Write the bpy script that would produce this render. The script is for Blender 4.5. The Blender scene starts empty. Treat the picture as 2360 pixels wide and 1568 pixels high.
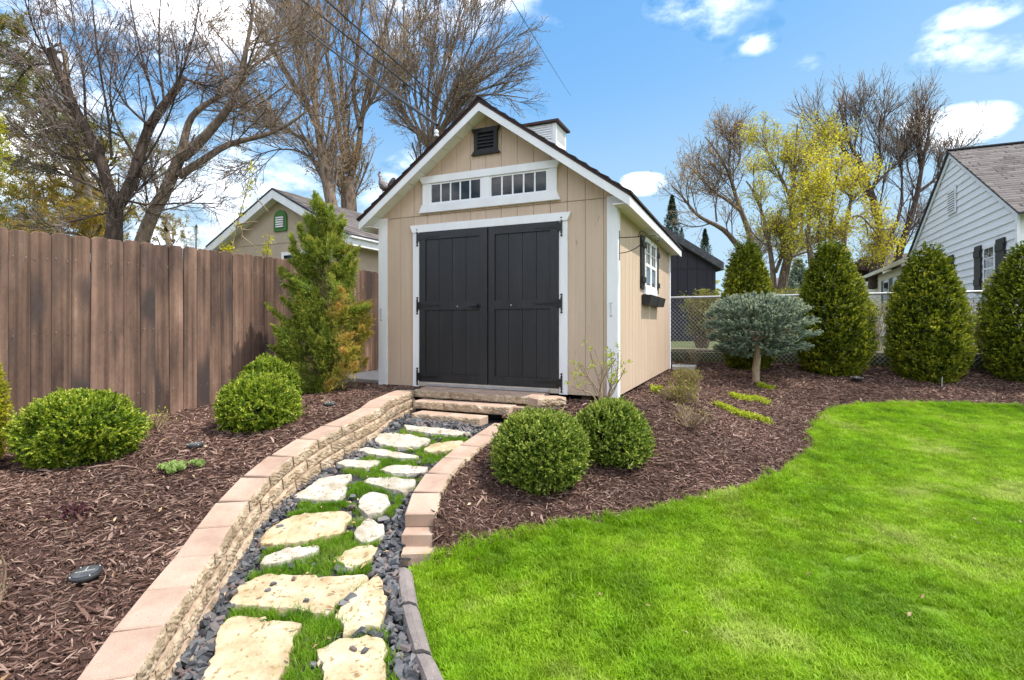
import bpy, math, random
import numpy as np
from mathutils import Vector, Matrix

random.seed(7)
RNG = np.random.default_rng(11)
scene = bpy.context.scene
COL = scene.collection

# ------------------------------------------------------------------ camera, world, sun, exposure
FV, CXV, HYV, CAMH = 1229.0, 1180.0, 748.0, 1.45      # focal length etc. measured on a 2360 px wide view of the photo
cam_d = bpy.data.cameras.new('camera')
cam = bpy.data.objects.new('camera', cam_d)
COL.objects.link(cam)
cam.location = (0, 0, CAMH)
cam.rotation_euler = (math.radians(90), 0, 0)
cam_d.sensor_width = 36.0
cam_d.lens = 36.0 * FV / 2360.0
cam_d.shift_y = -(784.0 - HYV) / 2360.0
cam_d.clip_start = 0.05
cam_d.clip_end = 2000.0
scene.camera = cam

SUN_EL, SUN_AZ = math.radians(61), math.radians(-13)  # azimuth measured from +X towards +Y
sun_dir = Vector((math.cos(SUN_EL) * math.cos(SUN_AZ), math.cos(SUN_EL) * math.sin(SUN_AZ), math.sin(SUN_EL)))
sun_d = bpy.data.lights.new('sun', 'SUN')
sun_d.energy = 2.7
sun_d.angle = math.radians(0.55)
sun_d.color = (1.0, 0.94, 0.84)
sun = bpy.data.objects.new('sun', sun_d)
COL.objects.link(sun)
sun.rotation_euler = sun_dir.to_track_quat('Z', 'Y').to_euler()
sun.location = (20, -5, 40)

world = bpy.data.worlds.new('World')
scene.world = world
world.use_nodes = True
wt = world.node_tree
wt.nodes.clear()
def wn(t, **k):
    n = wt.nodes.new(t)
    for a, b in k.items(): setattr(n, a, b)
    return n
def wl(a, b): wt.links.new(a, b)
w_out = wn('ShaderNodeOutputWorld')
w_bg = wn('ShaderNodeBackground')
w_bg.inputs['Strength'].default_value = 0.15
sky = wn('ShaderNodeTexSky', sky_type='NISHITA')
sky.sun_disc = False
sky.sun_elevation = SUN_EL
sky.sun_rotation = math.pi / 2 - SUN_AZ
sky.altitude = 200
sky.air_density = 1.0
sky.dust_density = 0.2
sky.ozone_density = 2.0
# one tone curve for the whole sky: the deep, even spring blue of the photograph
w_sc = wn('ShaderNodeVectorMath', operation='SCALE'); w_sc.inputs['Scale'].default_value = 0.15
wl(sky.outputs[0], w_sc.inputs[0])
w_cur = wn('ShaderNodeRGBCurve')
for ch, pts in enumerate(([(0, 0), (.15, .045), (.19, .075), (.28, .185), (.39, .25), (.6, .29), (1, .33)],
                          [(0, 0), (.15, .12), (.32, .252), (.46, .355), (.6, .40), (.83, .43), (1, .45)],
                          [(0, 0), (.3, .33), (.58, .52), (.74, .535), (.9, .545), (1, .55)])):
    c = w_cur.mapping.curves[ch]
    c.points[0].location = pts[0]; c.points[1].location = pts[-1]
    for q in pts[1:-1]: c.points.new(*q)
w_cur.mapping.update()
wl(w_sc.outputs[0], w_cur.inputs['Color'])
w_up = wn('ShaderNodeVectorMath', operation='SCALE'); w_up.inputs['Scale'].default_value = 0.86 / 0.15
wl(w_cur.outputs[0], w_up.inputs[0])
w_tc = wn('ShaderNodeTexCoord')
def w_math(op, a, b=None, c=None, clamp=False):
    n = wn('ShaderNodeMath', operation=op)
    n.use_clamp = clamp
    for i, x in enumerate((a, b, c)):
        if x is None: continue
        if isinstance(x, (int, float)): n.inputs[i].default_value = x
        else: wl(x, n.inputs[i])
    return n.outputs[0]
w_noise = wn('ShaderNodeTexNoise')
w_noise.inputs['Scale'].default_value = 17.0
w_noise.inputs['Detail'].default_value = 8.0
w_noise.inputs['Roughness'].default_value = 0.6
w_map = wn('ShaderNodeMapping')
w_map.inputs['Scale'].default_value = (1, 1, 1.9)
w_map.inputs['Rotation'].default_value = (0, 0, math.radians(151.9))
wl(w_tc.outputs['Generated'], w_map.inputs['Vector'])
wl(w_map.outputs[0], w_noise.inputs['Vector'])
w_big = wn('ShaderNodeTexNoise')
w_big.inputs['Scale'].default_value = 1.7
w_big.inputs['Detail'].default_value = 3.0
w_big.noise_dimensions = '4D'; w_big.inputs['W'].default_value = 111.0
wl(w_map.outputs[0], w_big.inputs['Vector'])
def cloud_spot(vx, vy, rx, ry, soft=1.0):
    d = Vector(((vx - CXV) / FV, 1.0, (HYV - vy) / FV)).normalized()
    sub = wn('ShaderNodeVectorMath', operation='SUBTRACT')
    sub.inputs[1].default_value = d
    wl(w_tc.outputs['Generated'], sub.inputs[0])
    sc = wn('ShaderNodeVectorMath', operation='MULTIPLY')
    sc.inputs[1].default_value = (1 / rx, 1 / rx, 1 / ry)
    wl(sub.outputs[0], sc.inputs[0])
    ln = wn('ShaderNodeVectorMath', operation='LENGTH')
    wl(sc.outputs[0], ln.inputs[0])
    return w_math('SUBTRACT', 1.0, ln.outputs['Value'])
spots = [(2215, 292, .065, .032), (2120, 285, .03, .02), (1478, 425, .05, .022), (420, 20, .16, .075), (2240, 40, .06, .02),
         (360, 400, .30, .10), (1745, 100, .035, .02), (560, 560, .25, .09)]
acc = None
for i, (a, b, c, d) in enumerate(spots):
    s = cloud_spot(a, b, c, d)
    k = (1.0, .8, .8, .9, .4, .30, .28, .25)[i]
    s = w_math('MULTIPLY', w_math('MAXIMUM', s, 0.0), k)
    acc = s if acc is None else w_math('MAXIMUM', acc, s)
# clouds all round the sky, mostly unseen, added as white fill for shaded walls
free = w_math('MULTIPLY', w_math('MAXIMUM', w_math('SUBTRACT', w_big.outputs['Fac'], 0.507), 0.0), 6.0)
acc = w_math('MAXIMUM', acc, free)
nz_ = w_math('MULTIPLY', w_math('SUBTRACT', w_noise.outputs['Fac'], 0.52), 3.3)
dens = w_math('ADD', w_math('MULTIPLY', acc, 1.25), w_math('MULTIPLY', nz_, w_math('POWER', w_math('MAXIMUM', acc, 0.0), 0.5)))
dens = w_math('SMOOTH_MAX', dens, 0.0, 0.15)
dens = w_math('MULTIPLY', dens, 1.15, clamp=True)
w_mix = wn('ShaderNodeMix', data_type='RGBA')
wl(dens, w_mix.inputs['Factor'])
wl(w_up.outputs[0], w_mix.inputs['A'])
w_mix.inputs['B'].default_value = (11.0, 11.0, 11.2, 1)
wl(w_mix.outputs['Result'], w_bg.inputs['Color'])
wl(w_bg.outputs[0], w_out.inputs['Surface'])

vs = scene.view_settings
vs.view_transform = 'Standard'
vs.look = 'None'
vs.exposure = 1.02
vs.gamma = 1.0
vs.use_curve_mapping = False

# ------------------------------------------------------------------ helpers: materials
def M(name, cols, scale=6.0, detail=4.0, rough=0.8, bump=0.0, bscale=40.0, stretch=(1, 1, 1), rnd=0.0, spec=0.3,
      tint=False, translucent=0.0, world=False, grain=None, metallic=0.0, speck=None, tmix=0.35, patch=None):
    """cols: list of linear RGB; noise (or the 'tint' attribute) runs through them. rnd: per-object brightness spread."""
    m = bpy.data.materials.new(name)
    m.use_nodes = True
    nt = m.node_tree
    N, L = nt.nodes, nt.links
    N.clear()
    out = N.new('ShaderNodeOutputMaterial')
    b = N.new('ShaderNodeBsdfPrincipled')
    b.inputs['Roughness'].default_value = rough
    b.inputs['Specular IOR Level'].default_value = spec
    b.inputs['Metallic'].default_value = metallic
    tc = N.new('ShaderNodeTexCoord')
    geo = N.new('ShaderNodeNewGeometry')
    info = N.new('ShaderNodeObjectInfo')
    mp = N.new('ShaderNodeMapping')
    mp.inputs['Scale'].default_value = stretch
    L.new(geo.outputs['Position'] if world else tc.outputs['Object'], mp.inputs['Vector'])
    if not world:
        sh = N.new('ShaderNodeVectorMath'); sh.operation = 'SCALE'
        sh.inputs[0].default_value = (37.0, 53.0, 71.0)
        L.new(info.outputs['Random'], sh.inputs['Scale'])
        L.new(sh.outputs[0], mp.inputs['Location'])
    nz = N.new('ShaderNodeTexNoise')
    nz.inputs['Scale'].default_value = scale
    nz.inputs['Detail'].default_value = detail
    nz.inputs['Roughness'].default_value = 0.6
    L.new(mp.outputs[0], nz.inputs['Vector'])
    ramp = N.new('ShaderNodeValToRGB')
    e = ramp.color_ramp.elements
    n = len(cols)
    lo, hi = (0.0, 1.0) if tint else (0.32, 0.68)
    while len(e) < max(n, 2): e.new(0.5)
    if n == 1: cols = [cols[0], cols[0]]; n = 2
    for i, c in enumerate(cols):
        e[i].position = lo + (hi - lo) * i / (n - 1)
        e[i].color = (c[0], c[1], c[2], 1)
    fac = nz.outputs['Fac']
    if tint == 'random':
        fac = info.outputs['Random']
    elif tint:
        at_ = N.new('ShaderNodeAttribute'); at_.attribute_name = 'tint'
        add = N.new('ShaderNodeMath'); add.operation = 'MULTIPLY_ADD'
        L.new(nz.outputs['Fac'], add.inputs[0]); add.inputs[1].default_value = tmix
        sub = N.new('ShaderNodeMath'); sub.operation = 'SUBTRACT'; sub.inputs[1].default_value = 0.5 * tmix
        L.new(at_.outputs['Fac'], sub.inputs[0]); L.new(sub.outputs[0], add.inputs[2])
        fac = add.outputs[0]
    L.new(fac, ramp.inputs['Fac'])
    col = ramp.outputs['Color']
    def mul(col, facsock, lo_, hi_):
        mr = N.new('ShaderNodeMapRange')
        mr.inputs['To Min'].default_value = lo_; mr.inputs['To Max'].default_value = hi_
        L.new(facsock, mr.inputs['Value'])
        mm = N.new('ShaderNodeVectorMath'); mm.operation = 'SCALE'
        L.new(col, mm.inputs[0]); L.new(mr.outputs[0], mm.inputs['Scale'])
        return mm.outputs[0]
    if patch:                       # (scale, amount): broad patches over the ground
        pn = N.new('ShaderNodeTexNoise'); pn.inputs['Scale'].default_value = patch[0]; pn.inputs['Detail'].default_value = 4
        L.new(geo.outputs['Position'], pn.inputs['Vector'])
        pr_ = N.new('ShaderNodeMapRange'); pr_.inputs['From Min'].default_value = 0.35; pr_.inputs['From Max'].default_value = 0.65
        L.new(pn.outputs['Fac'], pr_.inputs['Value'])
        col = mul(col, pr_.outputs[0], 1 - patch[1], 1 + patch[1])
    if rnd: col = mul(col, info.outputs['Random'], 1 - rnd, 1 + rnd)
    if grain:                       # (scale, stretch, amount)
        gm = N.new('ShaderNodeMapping'); gm.inputs['Scale'].default_value = grain[1]
        L.new(mp.outputs[0] if not world else geo.outputs['Position'], gm.inputs['Vector'])
        gn = N.new('ShaderNodeTexNoise'); gn.inputs['Scale'].default_value = grain[0]; gn.inputs['Detail'].default_value = 5
        L.new(gm.outputs[0], gn.inputs['Vector'])
        gr = N.new('ShaderNodeMapRange'); gr.inputs['From Min'].default_value = 0.3; gr.inputs['From Max'].default_value = 0.7
        L.new(gn.outputs['Fac'], gr.inputs['Value'])
        col = mul(col, gr.outputs[0], 1 - grain[2], 1 + grain[2])
    if speck:                       # (scale, threshold, rgb)
        sn = N.new('ShaderNodeTexNoise'); sn.inputs['Scale'].default_value = speck[0]; sn.inputs['Detail'].default_value = 3
        L.new(mp.outputs[0], sn.inputs['Vector'])
        sr = N.new('ShaderNodeMapRange'); sr.inputs['From Min'].default_value = speck[1]; sr.inputs['From Max'].default_value = speck[1] + 0.07
        L.new(sn.outputs['Fac'], sr.inputs['Value'])
        mx = N.new('ShaderNodeMix'); mx.data_type = 'RGBA'
        L.new(sr.outputs[0], mx.inputs['Factor']); L.new(col, mx.inputs['A']); mx.inputs['B'].default_value = (*speck[2], 1)
        col = mx.outputs['Result']
    L.new(col, b.inputs['Base Color'])
    if bump:
        bn = N.new('ShaderNodeTexNoise'); bn.inputs['Scale'].default_value = bscale; bn.inputs['Detail'].default_value = 5
        L.new(mp.outputs[0], bn.inputs['Vector'])
        bp = N.new('ShaderNodeBump'); bp.inputs['Strength'].default_value = bump; bp.inputs['Distance'].default_value = 0.01
        L.new(bn.outputs['Fac'], bp.inputs['Height'])
        L.new(bp.outputs[0], b.inputs['Normal'])
    if translucent:
        tr = N.new('ShaderNodeBsdfTranslucent'); L.new(col, tr.inputs['Color'])
        ms = N.new('ShaderNodeMixShader'); ms.inputs[0].default_value = translucent
        L.new(b.outputs[0], ms.inputs[1]); L.new(tr.outputs[0], ms.inputs[2])
        L.new(ms.outputs[0], out.inputs['Surface'])
    else:
        L.new(b.outputs[0], out.inputs['Surface'])
    return m

MAT = {}
MAT['siding'] = M('tan_siding', [(.51, .385, .285), (.57, .435, .33)], 3, 3, .75, .45, 60, (1, 1, .25), grain=(40, (1, 1, .05), .05), speck=(23, .70, (.38, .28, .20)))
MAT['white'] = M('white_paint', [(.74, .74, .76), (.83, .83, .84)], 5, 4, .55, .15, 70, (1, 1, .3))
MAT['soffit'] = M('soffit_white', [(.70, .68, .62), (.78, .76, .70)], 3, 3, .7, .1, 40)
MAT['door'] = M('charcoal_paint', [(.017, .017, .019), (.026, .026, .029)], 4, 4, .42, .5, 55, (1, 1, .13), spec=.5)
MAT['black'] = M('black_metal', [(.008, .008, .009), (.014, .014, .015)], 8, 2, .38, .1, 60, spec=.5)
MAT['shutter'] = M('black_shutter', [(.015, .014, .014), (.026, .024, .023)], 6, 2, .5, .1, 60)
MAT['roof_dark'] = M('dark_shingle', [(.028, .020, .020), (.060, .045, .044)], 14, 5, .95, .8, 90, rnd=.1)
MAT['roof_edge'] = M('maroon_drip_edge', [(.045, .022, .022), (.07, .036, .034)], 6, 2, .6)
MAT['nail'] = M('rusty_nail', [(.22, .19, .17), (.38, .34, .32)], 12, 3, .6, metallic=.4)
MAT['glass'] = M('window_glass', [(.003, .004, .006), (.005, .007, .010)], 2, 2, .02, spec=.5)
MAT['steel'] = M('galvanised_steel', [(.38, .38, .39), (.52, .52, .54)], 12, 3, .45, metallic=.6, spec=.5)
MAT['concrete'] = M('concrete', [(.36, .35, .33), (.48, .46, .43)], 9, 5, .9, .4, 80)
MAT['threshold'] = M('beige_threshold', [(.40, .34, .28), (.52, .45, .38)], 9, 4, .7, .2, 50)
MAT['fence'] = M('stained_cedar', [(.072, .047, .039), (.135, .084, .064), (.19, .118, .086), (.28, .185, .14)], 2.6, 8, .8, .6, 45, (1.0, 1.0, .36), rnd=.24,
                 grain=(24, (1, 1, .05), .42), spec=.2, speck=(1.5, .57, (.066, .05, .046)))
MAT['cap'] = M('peach_block', [(.36, .245, .185), (.44, .31, .24), (.50, .37, .295)], 4, 7, .9, .45, 160, rnd=.10, speck=(140, .64, (.27, .17, .12)))
MAT['split'] = M('split_block', [(.25, .175, .11), (.41, .315, .22), (.53, .435, .335)], 12, 8, .95, 1.0, 50, rnd=.14, speck=(60, .60, (.19, .12, .075)))
MAT['stone_y'] = M('buff_limestone', [(.35, .26, .145), (.48, .39, .25), (.57, .50, .37)], 6, 10, .92, 1.0, 30, rnd=.08, speck=(30, .60, (.27, .18, .08)))
MAT['stone_w'] = M('pale_limestone', [(.31, .265, .20), (.44, .40, .335), (.52, .485, .43)], 8, 10, .92, 1.0, 30, rnd=.06, speck=(34, .60, (.26, .20, .13)))
MAT['kerb'] = M('grey_edging', [(.17, .145, .135), (.25, .215, .20)], 12, 5, .95, .5, 120, rnd=.08, speck=(150, .64, (.33, .30, .28)))
MAT['slate'] = M('slate_chip', [(.032, .034, .039), (.075, .078, .087), (.14, .142, .15), (.14, .10, .092)], 3, 3, .6, .5, 60, tint='random', spec=.45)
MAT['gravel_bed'] = M('gravel_bed', [(.018, .018, .021), (.045, .045, .05)], 40, 5, .95, .9, 60)
MAT['mulch_bed'] = M('mulch_floor', [(.030, .015, .011), (.075, .040, .030)], 45, 6, .98, 1.0, 60)
MAT['chip'] = M('bark_shred', [(.030, .0145, .0105), (.070, .035, .026), (.125, .068, .051), (.20, .122, .094), (.36, .25, .20)], 3, 3, .85, .4, 70, tint='random', spec=.25, patch=(.9, .28))
MAT['litter'] = M('dry_litter', [(.22, .13, .06), (.38, .26, .14), (.52, .42, .28)], 3, 3, .8, tint='random')
MAT['soil'] = M('lawn_soil', [(.09, .17, .012), (.14, .23, .02)], 30, 5, .98, .6, 60)
MAT['grass'] = M('lawn_grass', [(.135, .27, .005), (.215, .39, .008), (.29, .455, .016), (.44, .53, .11)], 1.3, 8, .55, world=True, translucent=.42, spec=.3, patch=(5.5, .20))
MAT['path_grass'] = M('path_grass', [(.10, .23, .008), (.18, .34, .014), (.30, .38, .07)], 3.5, 6, .55, world=True, translucent=.45)
MAT['ground'] = M('far_ground', [(.07, .085, .03), (.11, .12, .05)], .6, 6, .95)
MAT['bark_dark'] = M('dark_bark', [(.03, .02, .016), (.075, .052, .04), (.13, .095, .075)], 14, 8, .95, 1.0, 30, (1, 1, .3))
MAT['bark_mid'] = M('grey_brown_bark', [(.075, .052, .038), (.17, .125, .092), (.26, .195, .145)], 14, 8, .95, 1.0, 30, (1, 1, .3))
MAT['bark_pale'] = M('pale_bark', [(.20, .15, .105), (.38, .30, .21)], 7, 6, .95, .9, 30, (1, 1, .35))
MAT['twig_red'] = M('reddish_twig', [(.20, .155, .145), (.41, .33, .31)], 6, 3, .8)
MAT['twig_grey'] = M('grey_twig', [(.20, .155, .122), (.39, .31, .25)], 6, 3, .85)
MAT['twig_tan'] = M('tan_twig', [(.22, .15, .10), (.38, .28, .19)], 8, 3, .8)
MAT['wire'] = M('power_cable', [(.012, .012, .013), (.03, .03, .032)], 6, 2, .5)
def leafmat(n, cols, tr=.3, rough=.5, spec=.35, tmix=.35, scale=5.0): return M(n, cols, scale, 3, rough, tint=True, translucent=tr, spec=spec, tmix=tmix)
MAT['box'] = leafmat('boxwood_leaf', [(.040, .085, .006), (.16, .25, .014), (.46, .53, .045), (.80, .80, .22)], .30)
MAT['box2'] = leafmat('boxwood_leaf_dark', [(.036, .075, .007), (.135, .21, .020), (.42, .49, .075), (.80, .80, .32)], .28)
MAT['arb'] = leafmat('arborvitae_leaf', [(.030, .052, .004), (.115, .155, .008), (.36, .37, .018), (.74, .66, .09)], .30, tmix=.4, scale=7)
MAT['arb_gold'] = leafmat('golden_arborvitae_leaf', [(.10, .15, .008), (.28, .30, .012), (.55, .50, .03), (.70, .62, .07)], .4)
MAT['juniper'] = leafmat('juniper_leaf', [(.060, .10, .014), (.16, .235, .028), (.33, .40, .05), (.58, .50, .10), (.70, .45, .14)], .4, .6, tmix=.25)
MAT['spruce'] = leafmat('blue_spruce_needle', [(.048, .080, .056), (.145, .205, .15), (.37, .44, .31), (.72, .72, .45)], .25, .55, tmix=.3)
MAT['pine'] = leafmat('pine_needle', [(.065, .10, .014), (.16, .17, .020), (.38, .25, .03), (.58, .31, .06)], .35)
MAT['yleaf'] = leafmat('spring_leaf', [(.34, .36, .02), (.62, .57, .025), (.80, .72, .05)], .5)
MAT['bud'] = leafmat('tree_bud', [(.17, .10, .045), (.38, .23, .07), (.52, .36, .10)], .4)
MAT['sprout'] = leafmat('fresh_shoot', [(.22, .30, .016), (.48, .54, .04), (.60, .62, .08)], .4)
MAT['sedum'] = leafmat('sedum_leaf', [(.14, .24, .05), (.28, .40, .10), (.44, .54, .22)], .2)
MAT['heuchera'] = leafmat('maroon_leaf', [(.035, .010, .014), (.09, .028, .035), (.16, .08, .085)], .2)
MAT['hedge'] = leafmat('hedge_leaf', [(.10, .12, .015), (.24, .24, .03), (.40, .36, .09)], .3)
MAT['conifer'] = leafmat('dark_conifer', [(.018, .034, .016), (.045, .075, .035), (.10, .13, .055)], .2)
MAT['tan_far'] = M('garage_tan', [(.42, .335, .255), (.47, .38, .295)], 4, 3, .85, .1, 30)
MAT['navy'] = M('navy_siding', [(.014, .013, .020), (.022, .021, .030)], 4, 3, .65, .2, 40, (1, 1, .2))
MAT['navy_roof'] = M('charcoal_roof', [(.035, .037, .042), (.075, .078, .085)], 10, 4, .95, .4, 60)
MAT['house_white'] = M('white_siding', [(.72, .73, .75), (.79, .80, .82)], 4, 3, .7, .15, 40, (.3, .3, 1))
MAT['house_cream'] = M('cream_siding', [(.68, .63, .52), (.74, .69, .58)], 4, 3, .75)
MAT['shingle'] = M('grey_shingle', [(.115, .098, .092), (.21, .185, .175)], 5, 4, .95, .5, 60, tint=True)
MAT['roof_brown'] = M('brown_roof', [(.05, .025, .018), (.085, .045, .034)], 6, 4, .95)
MAT['green'] = M('green_paint', [(.05, .15, .035), (.07, .19, .05)], 6, 2, .6)
MAT['timber'] = M('weathered_timber', [(.30, .25, .19), (.42, .36, .28)], 6, 5, .9, .4, 40, (.2, 1, 1))
MAT['timber_dark'] = M('dark_timber', [(.05, .035, .022), (.11, .08, .045)], 6, 5, .95, .4, 40, (.2, 1, 1))
MAT['pot'] = M('black_planter', [(.022, .022, .024), (.035, .034, .036)], 6, 2, .55, .1, 60)
MAT['rooster'] = M('pewter_metal', [(.07, .055, .055), (.30, .26, .26)], 26, 2, .45, .6, 50, (1, 1, 3), metallic=.4)
MAT['lamp_lens'] = M('lamp_lens', [(.05, .055, .06), (.10, .105, .11)], 20, 3, .25, spec=.6)
MAT['lamp_metal'] = M('lamp_metal', [(.45, .45, .44), (.62, .62, .60)], 12, 2, .35, metallic=.5)
MAT['lamp_dark'] = M('lamp_rim', [(.03, .032, .035), (.06, .062, .065)], 12, 2, .4)

# ------------------------------------------------------------------ helpers: geometry
ORG = {}
class G:
    """collects vertices and faces of one mesh"""
    def __init__(s): s.v = []; s.f = []; s.t = []
    def add(s, vs_, fs, tint=None):
        o = len(s.v)
        s.v.extend([tuple(p) for p in vs_])
        s.f.extend([tuple(i + o for i in f) for f in fs])
        if tint is not None: s.t.extend([tint] * len(fs))
        return s
    def box(s, x0, x1, y0, y1, z0, z1):
        return s.add([(x0, y0, z0), (x1, y0, z0), (x1, y1, z0), (x0, y1, z0), (x0, y0, z1), (x1, y0, z1), (x1, y1, z1), (x0, y1, z1)],
                     [(0, 3, 2, 1), (4, 5, 6, 7), (0, 1, 5, 4), (1, 2, 6, 5), (2, 3, 7, 6), (3, 0, 4, 7)])
    def prism(s, poly, y0, y1):           # polygon in (x, z), from y0 to y1
        n = len(poly)
        vs_ = [(x, y0, z) for x, z in poly] + [(x, y1, z) for x, z in poly]
        return s.add(vs_, [tuple(range(n)), tuple(range(2 * n - 1, n - 1, -1))] + [((i + 1) % n, i, n + i, n + (i + 1) % n) for i in range(n)])
    def slab(s, poly, z0, z1):            # polygon in (x, y), from z0 to z1
        n = len(poly)
        vs_ = [(x, y, z0) for x, y in poly] + [(x, y, z1) for x, y in poly]
        return s.add(vs_, [tuple(range(n - 1, -1, -1)), tuple(range(n, 2 * n))] + [(i, (i + 1) % n, n + (i + 1) % n, n + i) for i in range(n)])
    def tube(s, pts, r, n=8, caps=True):
        pts = [Vector(p) for p in pts]
        rr = r if hasattr(r, '__len__') else [r] * len(pts)
        vs_ = []
        ref = None
        for i, p in enumerate(pts):
            d = (pts[min(i + 1, len(pts) - 1)] - pts[max(i - 1, 0)]).normalized()
            if ref is None: ref = d.orthogonal().normalized()
            a = (ref - d * ref.dot(d))
            a = a.normalized() if a.length > 1e-6 else d.orthogonal().normalized()
            ref = a
            b = d.cross(a)
            for k in range(n):
                an = 2 * math.pi * k / n
                vs_.append(p + (a * math.cos(an) + b * math.sin(an)) * rr[i])
        fs = []
        for i in range(len(pts) - 1):
            for k in range(n):
                fs.append((i * n + k, i * n + (k + 1) % n, (i + 1) * n + (k + 1) % n, (i + 1) * n + k))
        if caps:
            fs.append(tuple(range(n - 1, -1, -1))); fs.append(tuple(range((len(pts) - 1) * n, len(pts) * n)))
        return s.add(vs_, fs)
    def lathe(s, prof, c, n=12):          # prof: (r, z) from bottom to top, about a vertical axis at c
        vs_ = []
        for r, z in prof:
            for k in range(n):
                a = 2 * math.pi * k / n
                vs_.append((c[0] + r * math.cos(a), c[1] + r * math.sin(a), c[2] + z))
        fs = [(i * n + k, i * n + (k + 1) % n, (i + 1) * n + (k + 1) % n, (i + 1) * n + k) for i in range(len(prof) - 1) for k in range(n)]
        fs.append(tuple(range(n - 1, -1, -1))); fs.append(tuple(range((len(prof) - 1) * n, len(prof) * n)))
        return s.add(vs_, fs)
    def map(s, fn, flip=False):
        s.v = [tuple(fn(*p)) for p in s.v]
        if flip: s.f = [tuple(reversed(f)) for f in s.f]
        return s

def mesh_np(name, V, faces, mat, tint=None, smooth=False):
    """V (n,3) array, faces (m,k) int array"""
    me = bpy.data.meshes.new(name)
    V = np.ascontiguousarray(V, dtype=np.float32); faces = np.ascontiguousarray(faces, dtype=np.int32)
    m, k = faces.shape
    me.vertices.add(len(V)); me.vertices.foreach_set('co', V.ravel())
    me.loops.add(m * k); me.loops.foreach_set('vertex_index', faces.ravel())
    me.polygons.add(m)
    me.polygons.foreach_set('loop_start', np.arange(0, m * k, k, dtype=np.int32))
    me.polygons.foreach_set('loop_total', np.full(m, k, dtype=np.int32))
    if smooth: me.polygons.foreach_set('use_smooth', np.ones(m, dtype=bool))
    if tint is not None:
        a = me.attributes.new('tint', 'FLOAT', 'FACE'); a.data.foreach_set('value', np.ascontiguousarray(tint, dtype=np.float32))
    me.update(calc_edges=True)
    me.materials.append(mat)
    return me

def link(o, parent=None):
    COL.objects.link(o)
    if parent is not None: o.parent = parent
    return o

def props(o, label=None, cat=None, group=None, kind=None):
    if label: o['label'] = label
    if cat: o['category'] = cat
    if group: o['group'] = group
    if kind: o['kind'] = kind
    return o

def thing(name, label, cat, loc, group=None):
    o = bpy.data.objects.new(name, None)
    o.empty_display_size = 0.2
    o.location = loc
    link(o)
    ORG[o.name] = np.array(loc, float)
    return props(o, label, cat, group)

def org(o):
    while o is not None:
        if o.name in ORG: return ORG[o.name]
        o = o.parent
    return np.zeros(3)

def obj(name, g, mat, parent=None, loc=None, smooth=False):
    """one mesh object from G (world coordinates); the mesh is stored relative to its thing's base (or to loc)"""
    o0 = org(parent) if parent is not None else (np.array(loc, float) if loc is not None else np.zeros(3))
    me = bpy.data.meshes.new(name)
    V = np.array(g.v, float) - o0
    c = np.zeros(3)
    if parent is not None: # the part's own origin sits at its middle
        c = (V.min(0) + V.max(0)) / 2
        V = V - c
    me.from_pydata(V.tolist(), [], g.f)
    if g.t and len(g.t) == len(g.f):
        a = me.attributes.new('tint', 'FLOAT', 'FACE'); a.data.foreach_set('value', np.array(g.t, np.float32))
    if smooth: me.polygons.foreach_set('use_smooth', np.ones(len(me.polygons), dtype=bool))
    me.update()
    me.materials.append(mat)
    o = bpy.data.objects.new(name, me)
    link(o, parent)
    if parent is not None:
        if parent.name in ORG: o.location = c
        else: o.location = c - PLOC.get(parent.name, np.zeros(3))
        PLOC[o.name] = c
    else:
        o.location = o0
        ORG[o.name] = o0
    return o
PLOC = {}

def obj_np(name, V, F, mat, parent=None, loc=None, tint=None, smooth=False, kind=None):
    o0 = org(parent) if parent is not None else (np.array(loc, float) if loc is not None else np.zeros(3))
    me = mesh_np(name, np.asarray(V) - o0, F, mat, tint, smooth)
    o = bpy.data.objects.new(name, me)
    link(o, parent)
    if parent is None:
        o.location = o0; ORG[o.name] = o0
    else:
        PLOC[o.name] = np.zeros(3)
        if parent.name in PLOC: o.location = -PLOC[parent.name]
    if kind: o['kind'] = kind
    return o

def at(vx, vy, Y):
    """the place at depth Y metres that the photo shows at (vx, vy)"""
    return np.array([(vx - CXV) / FV * Y, Y, CAMH + (HYV - vy) / FV * Y])

def ground_at(vx, vy, zf, y0=1.0, y1=14.0):
    """where the line of sight through (vx, vy) meets the height function zf(x, y)"""
    ys = np.linspace(y0, y1, 1400)
    X = (vx - CXV) / FV * ys; Z = CAMH + (HYV - vy) / FV * ys
    d = Z - zf(X, ys)
    i = np.where(d < 0)[0]
    i = i[0] if len(i) else len(ys) - 1
    if i > 0 and d[i] < 0:
        t = d[i - 1] / (d[i - 1] - d[i]); y = ys[i - 1] + t * (ys[i] - ys[i - 1])
    else: y = ys[i]
    return np.array([(vx - CXV) / FV * y, y, CAMH + (HYV - vy) / FV * y])

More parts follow.
